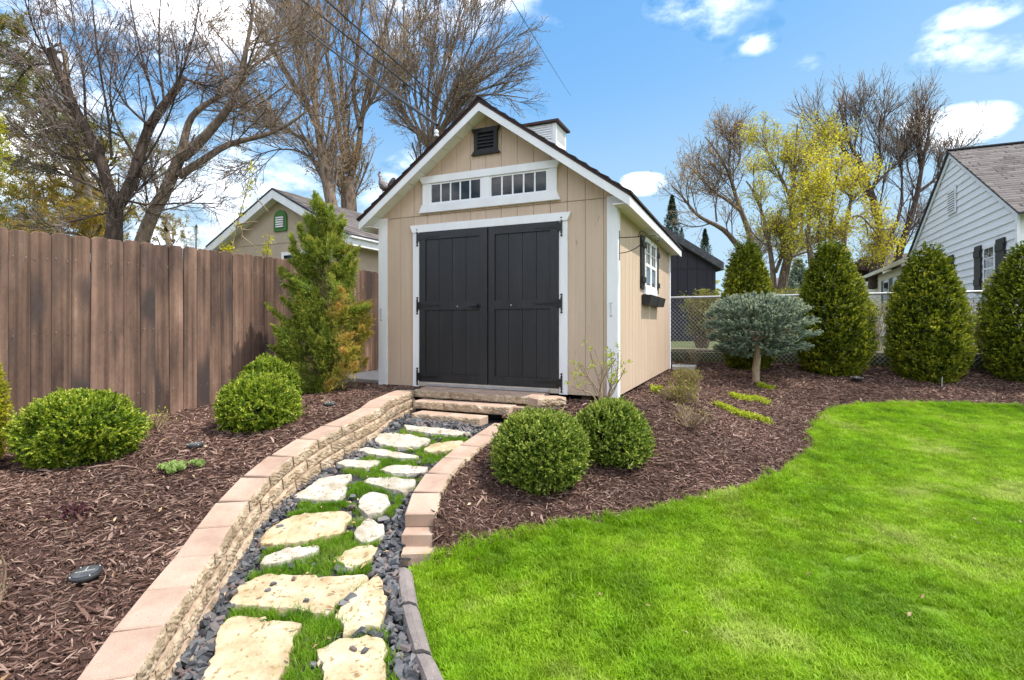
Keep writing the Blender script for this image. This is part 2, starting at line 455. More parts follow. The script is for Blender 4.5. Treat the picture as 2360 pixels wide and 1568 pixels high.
def tubes(P, R, n):
    """P (N,K,3), R (N,K): N tapering tubes of n sides -> verts, quads"""
    N, K, _ = P.shape
    T = np.empty_like(P)
    T[:, 1:-1] = P[:, 2:] - P[:, :-2]; T[:, 0] = P[:, 1] - P[:, 0]; T[:, -1] = P[:, -1] - P[:, -2]
    T /= np.linalg.norm(T, axis=2, keepdims=True) + 1e-9
    mean = P[:, -1] - P[:, 0]
    ref = np.where((np.abs(mean[:, 2]) > .8 * np.linalg.norm(mean, axis=1))[:, None], np.array([[1., .3, 0]]), np.array([[.1, .2, 1.]]))
    A = np.cross(T, ref[:, None, :]); A /= np.linalg.norm(A, axis=2, keepdims=True) + 1e-9
    B = np.cross(T, A)
    an = np.arange(n) * 2 * np.pi / n
    V = P[:, :, None, :] + R[:, :, None, None] * (A[:, :, None, :] * np.cos(an)[None, None, :, None] + B[:, :, None, :] * np.sin(an)[None, None, :, None])
    base = (np.arange(N) * K * n)[:, None, None]
    i = (np.arange(K - 1) * n)[None, :, None]; k = np.arange(n)[None, None, :]; k2 = (k + 1) % n
    F = np.stack([base + i + k, base + i + k2, base + i + n + k2, base + i + n + k], -1).reshape(-1, 4)
    return V.reshape(-1, 3), F

def unit(a): return a / (np.linalg.norm(a, axis=-1, keepdims=True) + 1e-9)

def leaves(P, D, size, aspect=.45, rng=RNG, flat=0.0):
    """diamond leaf faces at P pointing along D -> verts, quads"""
    n = len(P)
    D = unit(D)
    up = unit(rng.normal(size=(n, 3)) + np.array([0, 0, flat]))
    W = unit(np.cross(D, up))
    s = size if hasattr(size, '__len__') else np.full(n, size)
    s = s[:, None]
    nrm = np.cross(W, D)
    V = np.stack([P, P + D * s * .5 + W * s * aspect * .5 + nrm * s * .07, P + D * s, P + D * s * .5 - W * s * aspect * .5 + nrm * s * .07], 1).reshape(-1, 3)
    return V, np.arange(4 * n).reshape(n, 4)

def sprays(P, A, L, m, leaf, aspect, rng, flat=True, fan=1.0):
    """sprigs at P along A of length L: m leaflets each, set alternately along the sprig -> verts, quads, place along sprig (0..1)"""
    n = len(P); A = unit(A)
    side = unit(np.cross(A, rng.normal(size=A.shape))); nrm = np.cross(A, side)
    f = np.tile((np.arange(m) + .5) / m, (n, 1)); sg_ = np.where(np.arange(m) % 2 == 0, 1.0, -1.0)[None, :, None]
    if flat: S_ = side[:, None] * sg_
    else:
        an = np.arange(m) * 2.4 + rng.uniform(0, 6, (n, 1)); S_ = side[:, None] * np.cos(an)[..., None] + nrm[:, None] * np.sin(an)[..., None]
    Pn = P[:, None] + A[:, None] * (f * np.asarray(L).reshape(-1, 1))[..., None]
    Dn = A[:, None] * (.55 + .9 * f[..., None]) + S_ * fan * (1.15 - .8 * f[..., None]) + rng.normal(size=(n, m, 3)) * .16
    sz = leaf * (1.1 - .35 * f) * rng.uniform(.75, 1.2, (n, m))
    V, F = leaves(Pn.reshape(-1, 3), Dn.reshape(-1, 3), sz.reshape(-1), aspect, rng)
    return V, F, f.reshape(-1)

def cat(*vf):
    Vs, Fs, o = [], [], 0
    for V, F in vf:
        Vs.append(V); Fs.append(F + o); o += len(V)
    return np.concatenate(Vs), np.concatenate(Fs)

def resample(pts, K):
    pts = np.asarray(pts, float)
    d = np.r_[0, np.cumsum(np.linalg.norm(np.diff(pts, axis=0), axis=1))]
    # smooth (Catmull-Rom like) by cubic interpolation through chord length
    t = np.linspace(0, d[-1], K)
    out = np.stack([np.interp(t, d, pts[:, j]) for j in range(pts.shape[1])], 1)
    for _ in range(2):
        out[1:-1] = .25 * out[:-2] + .5 * out[1:-1] + .25 * out[2:]
    return out

def grow(P, R, m, t0, t1, lr, ang, K, wander, up, rr, rng, tip=.35, lmin=0.0, lmax=99.):
    N, Kp, _ = P.shape
    L = np.linalg.norm(np.diff(P, axis=1), axis=2).sum(1)
    t = rng.uniform(t0, t1, (N, m))
    f = t * (Kp - 1); i = np.clip(f.astype(int), 0, Kp - 2); w = (f - i)[..., None]
    r = np.arange(N)[:, None]
    pos = P[r, i] * (1 - w) + P[r, i + 1] * w
    tan = unit(P[r, i + 1] - P[r, i])
    rad = (R[r, i] * (1 - w[..., 0]) + R[r, i + 1] * w[..., 0]) * rr * rng.uniform(.75, 1.1, (N, m))
    perp = unit(np.cross(tan, rng.normal(size=tan.shape)))
    a = np.radians(ang) * rng.uniform(.65, 1.3, (N, m))[..., None]
    d = tan * np.cos(a) + perp * np.sin(a)
    ln = np.clip(L[:, None] * lr * (1 - .5 * t) * rng.uniform(.55, 1.3, (N, m)), lmin, lmax)
    pos = pos.reshape(-1, 3); d = d.reshape(-1, 3); ln = ln.reshape(-1); rad = rad.reshape(-1)
    out = np.empty((len(pos), K, 3)); out[:, 0] = pos
    for k in range(1, K):
        d = unit(d + rng.normal(size=d.shape) * wander + np.array([0, 0, up]))
        out[:, k] = out[:, k - 1] + d * (ln / (K - 1))[:, None]
    Rr = rad[:, None] * np.linspace(1, tip, K)[None, :]
    return out, Rr

def inside(px, py, poly):
    poly = np.asarray(poly); px = np.asarray(px); py = np.asarray(py)
    r = np.zeros(px.shape, bool); n = len(poly)
    j = n - 1
    for i in range(n):
        xi, yi = poly[i]; xj, yj = poly[j]
        c = ((yi > py) != (yj > py)) & (px < (xj - xi) * (py - yi) / (yj - yi + 1e-12) + xi)
        r ^= c; j = i
    return r

class TPS:
    """thin-plate surface through height points"""
    def __init__(s, pts, lam=2e-3):
        p = np.asarray(pts, float); s.p = p[:, :2]; n = len(p)
        K = s.k(s.p, s.p) + lam * np.eye(n); Q = np.c_[np.ones(n), s.p]
        A = np.block([[K, Q], [Q.T, np.zeros((3, 3))]])
        s.w = np.linalg.solve(A, np.r_[p[:, 2], 0, 0, 0])
    @staticmethod
    def k(a, b):
        r2 = ((a[:, None, :] - b[None, :, :]) ** 2).sum(-1)
        return .5 * r2 * np.log(r2 + 1e-9)
    def __call__(s, x, y):
        x = np.asarray(x, float); y = np.asarray(y, float); sh = x.shape
        q = np.c_[x.ravel(), y.ravel()]; out = np.empty(len(q))
        for i in range(0, len(q), 20000):
            b = q[i:i + 20000]
            out[i:i + 20000] = s.k(b, s.p) @ s.w[:-3] + np.c_[np.ones(len(b)), b] @ s.w[-3:]
        return out.reshape(sh)

# scattering of alike tiny pieces (grass, chips, gravel) as ONE object each
def scatter(name, P, rot, scl, idx, protos, mat, label=None, cat_=None):
    me = bpy.data.meshes.new(name + '_points')
    me.vertices.add(len(P)); me.vertices.foreach_set('co', np.ascontiguousarray(P, np.float32).ravel())
    a = me.attributes.new('rot', 'FLOAT_VECTOR', 'POINT'); a.data.foreach_set('vector', np.ascontiguousarray(rot, np.float32).ravel())
    a = me.attributes.new('scl', 'FLOAT', 'POINT'); a.data.foreach_set('value', np.ascontiguousarray(scl, np.float32))
    a = me.attributes.new('idx', 'INT', 'POINT'); a.data.foreach_set('value', np.ascontiguousarray(idx, np.int32))
    o = bpy.data.objects.new(name, me); link(o)
    me.materials.append(mat)
    c = bpy.data.collections.new(name + '_pieces')
    for i, pm in enumerate(protos):
        po = bpy.data.objects.new('%s_piece_%02d' % (name, i), pm); c.objects.link(po)
    ng = bpy.data.node_groups.new(name + '_scatter', 'GeometryNodeTree')
    ng.interface.new_socket('Geometry', in_out='INPUT', socket_type='NodeSocketGeometry')
    ng.interface.new_socket('Geometry', in_out='OUTPUT', socket_type='NodeSocketGeometry')
    N, L = ng.nodes, ng.links
    gi = N.new('NodeGroupInput'); go = N.new('NodeGroupOutput')
    ci = N.new('GeometryNodeCollectionInfo'); ci.inputs['Collection'].default_value = c
    ci.inputs['Separate Children'].default_value = True; ci.inputs['Reset Children'].default_value = True
    ip = N.new('GeometryNodeInstanceOnPoints'); ip.inputs['Pick Instance'].default_value = True
    def attr(nm, ty):
        n = N.new('GeometryNodeInputNamedAttribute'); n.data_type = ty; n.inputs['Name'].default_value = nm
        return n.outputs['Attribute']
    L.new(gi.outputs[0], ip.inputs['Points']); L.new(ci.outputs[0], ip.inputs['Instance'])
    L.new(attr('idx', 'INT'), ip.inputs['Instance Index'])
    e2r = N.new('FunctionNodeEulerToRotation'); L.new(attr('rot', 'FLOAT_VECTOR'), e2r.inputs[0])
    L.new(e2r.outputs[0], ip.inputs['Rotation'])
    L.new(attr('scl', 'FLOAT'), ip.inputs['Scale'])
    L.new(ip.outputs[0], go.inputs[0])
    md = o.modifiers.new('scatter', 'NODES'); md.node_group = ng
    o['kind'] = 'stuff'
    props(o, label, cat_)
    return o

# ------------------------------------------------------------------ the shed's frame: t to the left along its front, s back along its side
C0 = np.array([1.093, 5.57]); U = np.array([-.9133, .4073]); W_ = np.array([.4073, .9133])
def S(t, s, z=0.0): return np.array([C0[0] + U[0] * t + W_[0] * s, C0[1] + U[1] * t + W_[1] * s, z])
def shed_map(t, s, z): return S(t, s, z)
TS = np.linalg.inv(np.stack([U, W_], 1))
def to_ts(x, y):
    q = np.stack([np.asarray(x) - C0[0], np.asarray(y) - C0[1]])
    return np.tensordot(TS, q, 1)

# ------------------------------------------------------------------ levels
def path_z(y): return np.interp(y, [0, 2.0, 2.8, 3.2, 4.4, 5.0, 5.3, 5.8, 7], [-.05, -.02, .02, .05, .27, .385, .43, .46, .46])
def capl_z(y): return np.interp(y, [0, 2.0, 2.8, 3.3, 4.4, 5.0, 5.6, 9], [.12, .20, .25, .32, .56, .645, .70, .70])
def capr_z(y): return np.interp(y, [3.0, 3.4, 4.3, 5.0, 5.6], [.20, .24, .39, .485, .55])
def lawn_z(x, y): return .1 * np.logaddexp(0, (np.asarray(y, float) - 3.0) * 4) / 4 + 0 * np.asarray(x, float)

def q7(p): return ((100 + .44915 * p[0]) / 1.08475, (1060 + .44915 * p[1]) / 1.08475)
def q5(p): return ((960 + .21186 * p[0]) / 1.08475, (930 + .21186 * p[1]) / 1.08475)
def q4(p): return ((0 + .40816 * p[0]) / 1.08475, (540 + .40816 * p[1]) / 1.08475)
def q6(p): return ((1500 + .44915 * p[0]) / 1.08475, (560 + .44915 * p[1]) / 1.08475)
def q8(p): return ((960 + .67797 * p[0]) / 1.08475, (1000 + .67797 * p[1]) / 1.08475)

# retaining wall on the left: the upper edge of its face along the path
wl_in = [q7(p) for p in [(540, 1395), (610, 1265), (695, 1130), (840, 905), (980, 720), (1050, 600), (1130, 470), (1215, 350), (1300, 270), (1390, 190), (1480, 130)]]
wl_in += [q4(p) for p in [(2050, 1310), (2250, 1220), (2352, 1170)]] + [q5((0, 345)), q5((85, 328)), q5((185, 282)), q5((350, 213))]
WL = np.array([ground_at(x, y, lambda X, Y: capl_z(Y), .8, 7) for x, y in wl_in])
d0 = WL[0, :2] - WL[1, :2]; d0 /= np.linalg.norm(d0)
WL = np.concatenate([[np.r_[WL[0, :2] + d0 * 1.6, 0], np.r_[WL[0, :2] + d0 * .8, 0]], WL])
WL = resample(WL[:, :2], 60)
# retaining wall on the right: its edge along the path
wr_in = [q7((2030, 505)), q7((2060, 405)), q7((2110, 305)), q7((2180, 235))] + [q5(p) for p in [(770, 930), (925, 820), (1130, 690), (1300, 590)]]
WR = np.array([ground_at(x, y, lambda X, Y: capr_z(Y), .8, 7) for x, y in wr_in])
WR = resample(WR[:, :2], 40)
def offset(line, d):
    t = np.gradient(line, axis=0); t /= np.linalg.norm(t, axis=1, keepdims=True)
    n = np.stack([-t[:, 1], t[:, 0]], 1)
    return line + n * d
WD = .195                                             # depth of a wall block
WL_out = offset(WL, WD); WR_out = offset(WR, -WD)
# kerb of grey edging between the gravel and the lawn
kl = [q7(p) for p in [(1985, 790), (1987, 870), (2000, 950), (2020, 1080), (2060, 1200), (2100, 1320), (2140, 1427)]]
kr = [q7(p) for p in [(2072, 800), (2080, 870), (2095, 950), (2130, 1100), (2170, 1230), (2215, 1340), (2260, 1427)]]
KL = np.array([ground_at(x, y, lambda X, Y: .045 + 0 * Y, .8, 7) for x, y in kl])[:, :2]
KR = np.array([ground_at(x, y, lambda X, Y: .045 + 0 * Y, .8, 7) for x, y in kr])[:, :2]
def extend(line, L):
    d = line[-1] - line[-2]; d = d / np.linalg.norm(d)
    return np.concatenate([line, [line[-1] + d * L * .5, line[-1] + d * L]])
KL, KR = resample(extend(KL, 1.5), 40), resample(extend(KR, 1.5), 40)

# ------------------------------------------------------------------ terrain right of the path (lawn + bed) and left bed
lawn_edge_v = [(1000, 1303)] + [q8(p) for p in [(205, 605), (330, 560), (480, 510), (650, 480), (780, 465), (900, 450), (1000, 430), (1130, 395), (1250, 365), (1380, 330)]]
lawn_edge_v += [q6(p) for p in [(1100, 1370), (1170, 1310), (1222, 1270), (1228, 1230), (1205, 1175), (1230, 1110), (1280, 1068), (1340, 1040), (1480, 1017), (1700, 1010), (2000, 1015), (2360, 1025)]]
LE = np.array([ground_at(x, y, lawn_z) for x, y in lawn_edge_v])
d1 = LE[-1, :2] - LE[-2, :2]; d1 /= np.linalg.norm(d1)
LE = np.concatenate([LE, [np.r_[LE[-1, :2] + d1 * 5, 0]]]); LE[:, 2] = lawn_z(LE[:, 0], LE[:, 1])
CF0 = np.array([3.04, 10.1]); CFd = np.array([.9133, -.4073])     # chain link fence line
ctrl = [tuple(p) for p in LE]
for x, y in [(0, 1), (0, 2), (2, 1), (2, 2.5), (.5, 3), (4, 1), (4, 3), (6, 2), (7, 4), (3, 4), (5, 5), (7, 5.5), (9, 3), (9, 5), (-.3, 1), (-.4, 2.2)]:
    ctrl.append((x, y, float(lawn_z(x, y))))
for i in (0, 8, 16, 24, 32, 39): ctrl.append((*WR_out[i], float(capr_z(WR_out[i][1])) - .035))
for s in (0, 1, 2, 3, 4): ctrl.append((*S(-.02, s)[:2], .62 + .012 * s))
ctrl += [(*S(.35, -.12)[:2], .60), (*S(-.3, -.3)[:2], .55), (*S(1.05, -.9)[:2], .50), (.22, 4.1, .20), (.9, 4.55, .25), (.6, 4.2, .20)]
for k in (-.3, 1, 2.5, 4, 5.5, 7): p = CF0 + CFd * k; ctrl.append((p[0], p[1], .745)); 
for k in (1, 3, 5, 7): p = CF0 + CFd * k + np.array([.4, .9]) * .5; ctrl.append((p[0], p[1], .75))
TR = TPS(ctrl)
FT = 4.41                                             # the board fence stands at t = FT
ctl = []
for i in range(0, 60, 5): ctl.append((*WL_out[i], float(capl_z(WL_out[i][1])) - .035))
for s, z in [(-6.5, .36), (-5, .40), (-4, .42), (-3.15, .44), (-2.2, .465), (-1.2, .525), (0, .58), (1.0, .64), (1.6, .68), (3, .70)]: ctl.append((*S(FT, s)[:2], z))
ctl += [(*S(3.1, 0)[:2], .665), (*S(3.1, 1.5)[:2], .69), (*S(2.7, -.05)[:2], .665), (-2.6, 1.2, .20), (-2.2, 2.2, .26), (-2.6, 3.2, .36)]
TL = TPS(ctl)

def zone_mesh(name, zf, x0, x1, y0, y1, step, keep, mat, amp=0.0, seed=0):
    nx, ny = int((x1 - x0) / step) + 1, int((y1 - y0) / step) + 1
    gx, gy = np.meshgrid(np.linspace(x0, x1, nx), np.linspace(y0, y1, ny))
    gz = zf(gx, gy)
    if amp: gz = gz + np.random.default_rng(seed).normal(size=gz.shape) * amp
    cx = (gx[:-1, :-1] + gx[1:, 1:]) / 2; cy = (gy[:-1, :-1] + gy[1:, 1:]) / 2
    k = keep(cx, cy).ravel()
    i = np.arange(nx * ny).reshape(ny, nx)
    F = np.stack([i[:-1, :-1], i[:-1, 1:], i[1:, 1:], i[1:, :-1]], -1).reshape(-1, 4)[k]
    used = np.unique(F); remap = np.full(nx * ny, -1); remap[used] = np.arange(len(used))
    V = np.c_[gx.ravel(), gy.ravel(), gz.ravel()][used]
    o = obj_np(name, V, remap[F], mat, loc=(0, 0, 0), smooth=True, kind='structure')
    return o

lawn_poly = np.concatenate([KR[::-1], LE[:, :2], [[13, 4.5], [13, -2.5], [KR[-1][0], -2.5]]])
wall_r_poly = np.concatenate([WR, WR_out[::-1]])
bed_r_poly = np.concatenate([LE[:, :2], [S(-9, 6)[:2]], [CF0 + CFd * 9 + np.array([.4, .9]) * .1], [CF0 - CFd * .4 + np.array([.4, .9]) * .1], [S(.0, 4.6)[:2]],
                             [S(0.02, 4.3)[:2], S(0.02, 0.05)[:2], S(.8, .05)[:2], S(.8, -.9)[:2]], WR[::-1]])
bed_r_poly = np.concatenate([LE[:-1, :2], [CF0 + CFd * 10 + np.array([.4, .9]) * .15], [CF0 - CFd * .6 + np.array([.4, .9]) * .15],
                             [S(0.04, 4.6)[:2], S(0.04, 0.05)[:2], S(.9, .05)[:2], S(1.05, -.62)[:2]], WR_out[::-1]])
def in_lawn(x, y): return inside(x, y, lawn_poly)
def in_bed_r(x, y): return inside(x, y, bed_r_poly) & ~inside(x, y, lawn_poly)
lawn = zone_mesh('lawn', TR, -1.2, 12.5, -2.5, 8.2, .06, in_lawn, MAT['soil'])
bed_right = zone_mesh('mulch_bed', TR, -.8, 13, 2.8, 11, .05, in_bed_r, MAT['mulch_bed'], .006, 1)
bed_l_poly = np.concatenate([WL_out, [S(2.3, -.4)[:2], S(2.3, .05)[:2], S(3.0, .05)[:2], S(3.0, 4.5)[:2], S(FT + .1, 4.5)[:2], S(FT + .1, -7.5)[:2], [-2.2, -1.5]]])
def in_bed_l(x, y): return inside(x, y, bed_l_poly)
bed_left = zone_mesh('mulch_bed', TL, -7.5, 1, -1.5, 11.5, .05, in_bed_l, MAT['mulch_bed'], .006, 2)
path_poly = np.concatenate([offset(WL, .1), [S(2.4, -.3)[:2], S(.7, -.3)[:2], S(.8, -.7)[:2]], offset(WR, -.1)[::-1], offset(KL, .03)])
def in_path(x, y): return inside(x, y, path_poly)
path = zone_mesh('garden_path', lambda x, y: path_z(y), -2.3, .6, -.5, 6.6, .04, in_path, MAT['gravel_bed'], .006, 3)

# the wide ground, and the neighbours' higher ground beyond the two fences
g = G(); g.slab([(-400, -400), (400, -400), (400, 400), (-400, 400)], -.6, -.3)
props(obj('ground', g, MAT['ground'], loc=(0, 0, -.3)), kind='structure')
nb = [tuple(S(.6, 4.95)[:2]), tuple(CF0 + CFd * 30 + np.array([.4073, .9133]) * .3), (140, 60), (140, 300), (-160, 300), (-160, 20), tuple(S(FT + .2, -2)[:2]), tuple(S(FT + .2, 4.95)[:2])]
g = G(); g.slab(nb, .5, .93)
props(obj('neighbour_lawn', g, MAT['ground'], loc=(0, 20, .93)), kind='structure')
g = G(); g.slab([tuple(S(t, s)[:2]) for t, s in [(3.06, .12), (4.2, .35), (4.2, 2.6), (3.06, 2.6)]], .55, .715)
props(obj('concrete_slab', g, MAT['concrete'], loc=S(3.6, 1, .7)), kind='structure')
g = G(); g.slab([tuple(S(t, s)[:2]) for t, s in [(-.06, 3.9), (-.42, 3.95), (-.42, 4.4), (.0, 4.4)]], .60, .735)
props(obj('concrete_slab', g, MAT['concrete'], loc=S(-.2, 4, .7)), kind='structure')

# ------------------------------------------------------------------ wall blocks
def block_mesh(name, L, D, H, seed, mat_smooth, mat_split, ends=False, front=1):
    """x along the wall, y: 0 = split face .. D = back, z: -H .. 0 ; split face bulges towards -y"""
    r = random.Random(seed)
    nx, nz = 16, 7
    vs_, fs, mi = [], [], []
    for j in range(nz + 1):
        for i in range(nx + 1):
            x = -L / 2 + L * i / nx; z = -H * j / nz
            e = min(i, nx - i, 1.5) / 1.5 * min(j, nz - j, 1.5) / 1.5
            y = -.004 - (.004 + r.uniform(-.005, .0055)) * e + (.005 if e == 0 else 0) + r.uniform(-.0015, .0015) + .004 * math.sin(x * 37 + seed) * e
            if 0 < i < nx: x += r.uniform(-.005, .005)
            if 0 < j < nz: z += r.uniform(-.003, .003)
            vs_.append((x, y, z))
    w = nx + 1
    for j in range(nz):
        for i in range(nx):
            fs.append((j * w + i, (j + 1) * w + i, (j + 1) * w + i + 1, j * w + i + 1)); mi.append(1)
    c = .006
    o = len(vs_)
    top = [(-L / 2 + c, 0 + .006, 0), (L / 2 - c, 0 + .006, 0), (L / 2 - c, D - c, 0), (-L / 2 + c, D - c, 0)]
    mid = [(-L / 2, .004, -c), (L / 2, .004, -c), (L / 2, D, -c), (-L / 2, D, -c)]
    bot = [(-L / 2, .004, -H), (L / 2, .004, -H), (L / 2, D, -H), (-L / 2, D, -H)]
    vs_ += top + mid + bot
    fs.append((o, o + 1, o + 2, o + 3)); mi.append(0)
    for k in range(1, 4):
        a, b = k, (k + 1) % 4
        fs.append((o + 4 + a, o + 4 + b, o + b, o + a)); mi.append(0)
        fs.append((o + 8 + a, o + 8 + b, o + 4 + b, o + 4 + a)); mi.append(0)
    for i in range(nx):                       # join the split face to the smooth top with a broken arris
        a = (-L / 2 + c + (L - 2 * c) * i / nx, .006, 0); b = (-L / 2 + c + (L - 2 * c) * (i + 1) / nx, .006, 0)
        q = len(vs_); vs_ += [a, b]
        fs.append((i, i + 1, q + 1, q)); mi.append(1)
    fs.append((o + 11, o + 10, o + 9, o + 8)); mi.append(0)
    me = bpy.data.meshes.new(name)
    me.from_pydata(vs_, [], fs)
    me.materials.append(mat_smooth); me.materials.append(mat_split)
    me.polygons.foreach_set('material_index', mi)
    me.update()
    return me

def place(name, me, parent, p, yaw, pitch=0.0, roll=0.0):
    o = bpy.data.objects.new(name, me); link(o, parent)
    o0 = org(parent)
    o.location = np.array(p) - o0
    o.rotation_mode = 'XYZ'
    o.rotation_euler = (roll, pitch, yaw)
    return o

def arc_at(line, d):
    seg = np.linalg.norm(np.diff(line, axis=0), axis=1); c = np.r_[0, np.cumsum(seg)]
    return np.array([np.interp(d, c, line[:, 0]), np.interp(d, c, line[:, 1])]), c[-1]

BH = .092
def build_wall(root, line, zf, L, course_n, side, d_start=0.0, lens=None, d_end=None):
    """side +1: wall body lies left of the line's direction; the split face is at the line for 'in', else at the far edge"""
    total = arc_at(line, 0)[1] if d_end is None else d_end
    meshes = [block_mesh('block', L - .005, WD, BH - .003, 100 + k, MAT['cap'], MAT['split']) for k in range(5)]
    for c in range(course_n):
        d = d_start - (L / 2 if c % 2 else 0)
        i = 0
        while d < total - .04:
            a = max(d, 0); b = min(d + L, total)
            if b - a > .06:
                pa, _ = arc_at(line, a); pb, _ = arc_at(line, b)
                pm = (pa + pb) / 2; tg = pb - pa; ln = np.linalg.norm(tg)
                yaw = math.atan2(tg[1], tg[0])
                za, zb = float(zf(pa[1])), float(zf(pb[1]))
                pitch = -math.atan2(zb - za, ln)
                r = random.Random(i * 17 + c * 131 + int(L * 1000))
                setb = -.012 * c
                n = np.array([-tg[1], tg[0]]) / ln
                q = pm + n * setb * side
                me = meshes[(i + 2 * c) % 5]
                zc = (za + zb) / 2 - c * BH + r.uniform(-.002, .002)
                o = place('block', me, root, (q[0], q[1], zc), yaw + (0 if side > 0 else math.pi) + r.uniform(-.006, .006), pitch if side > 0 else -pitch)
                o.scale = (ln / L, 1, 1)
            d += L; i += 1

wall_left = thing('retaining_wall', 'long curved peach block retaining wall edging the left mulch bed along the path', 'retaining wall', (*WL[20], path_z(WL[20][1])))
build_wall(wall_left, WL, capl_z, .30, 4, +1, d_start=.10)
wall_right = thing('retaining_wall', 'short block wall with stepped end between the path and the two round boxwoods', 'retaining wall', (*WR[0], .02))
# the right wall's split face looks at the bed: walk its far edge
build_wall(wall_right, WR_out, capr_z, .285, 1, +1)
# its end steps down towards the lawn, block by block
e_d = WR[0] - WR[2]; e_d = e_d / np.linalg.norm(e_d); e_n = np.array([-e_d[1], e_d[0]])
if np.dot(e_n, WR_out[0] - WR[0]) < 0: e_n = -e_n
mm = [block_mesh('block', .30, WD, .078, 300 + k, MAT['cap'], MAT['split']) for k in range(2)]
for k, (ext, zt) in enumerate([(.10, .150), (.185, .074)]):
    c = WR[0] + e_d * (ext - .15) + e_n * WD
    place('block', mm[k], wall_right, (c[0], c[1], zt), math.atan2(-e_d[1], -e_d[0]) + (-.04, .05)[k])

# ------------------------------------------------------------------ block steps up to the doors
yaw_u = math.atan2(-U[1], -U[0])                      # along the front, towards the right
steps = thing('block_steps', 'three tan split-face block steps climbing to the double doors', 'steps', S(1.5, -.6, .45))
sm = [block_mesh('block', .36, .20, .080, 500 + k, MAT['cap'], MAT['split']) for k in range(4)]
def step_row(t_left, t_right, n, off, ztop, tilt=0.0):
    w = (t_left - t_right) / n
    for i in range(n):
        t = t_left - w * (i + .5)
        o = place('block', sm[(i * 3 + int(off * 10)) % 4], steps, S(t, -off, ztop), yaw_u + RNG.uniform(-.01, .01), tilt)
        o.scale = ((w - .003) / .355, 1, 1)
step_row(2.25, .72, 4, .41, .700)
step_row(2.10, .955, 3, .63, .612)
step_row(1.965, 1.17, 2, .86, .520)
g = G(); g.map(lambda *p: p)
g.slab([(2.28, -.215), (.74, -.215), (.74, -.005), (2.28, -.005)], .60, .703)
g.map(lambda t, s, z: S(t, s, z), True)
obj('landing', g, MAT['cap'], steps)
o = place('block', sm[1], steps, S(.585, -.36, .692), yaw_u + .95, .02)
o = place('block', sm[2], steps, S(.60, -.335, .609), yaw_u + 1.02, .02)
g = G(); g.slab([(.97, -.52), (.74, -.52), (.74, -.30), (.97, -.30)], .42, .597); g.map(lambda t, s, z: S(t, s, z), True)
obj('footing', g, MAT['split'], steps)

# ------------------------------------------------------------------ grey kerb between gravel and lawn
kerb = thing('concrete_edging', 'curved row of grey concrete edging pieces along the near lawn', 'edging', (*KL[10], .0))
segs = np.linalg.norm(np.diff(KL, axis=0), axis=1).sum()
nk = max(3, int(round(segs / .40)))
for i in range(nk):
    a, b = i / nk, (i + 1) / nk - .012
    pts = []
    K = 7
    for j in range(K):
        f = (a + (b - a) * j / (K - 1)) * 39
        k0 = min(int(f), 38); w = f - k0
        l = KL[k0] * (1 - w) + KL[k0 + 1] * w; r = KR[k0] * (1 - w) + KR[k0 + 1] * w
        pts.append((l, r))
    g = G(); vs_ = []
    for j, (l, r) in enumerate(pts):
        dz = -.012 if j in (0, K - 1) else 0.0
        for q, (w, z) in enumerate([(0, -.06), (0, .030), (.12, .047), (.5, .054), (.88, .047), (1, .030), (1, -.06)]):
            p = l * (1 - w) + r * w; vs_.append((p[0], p[1], z + (dz if 0 < q < 6 else 0) + RNG.uniform(-.0015, .0015)))
    fs = []
    for j in range(K - 1):
        for q in range(6): fs.append((j * 7 + q, (j + 1) * 7 + q, (j + 1) * 7 + q + 1, j * 7 + q + 1))
    fs += [tuple(range(7)), tuple(range((K - 1) * 7 + 6, (K - 1) * 7 - 1, -1))]
    g.add(vs_, fs)
    obj('edging_piece', g, MAT['kerb'], kerb, smooth=False)

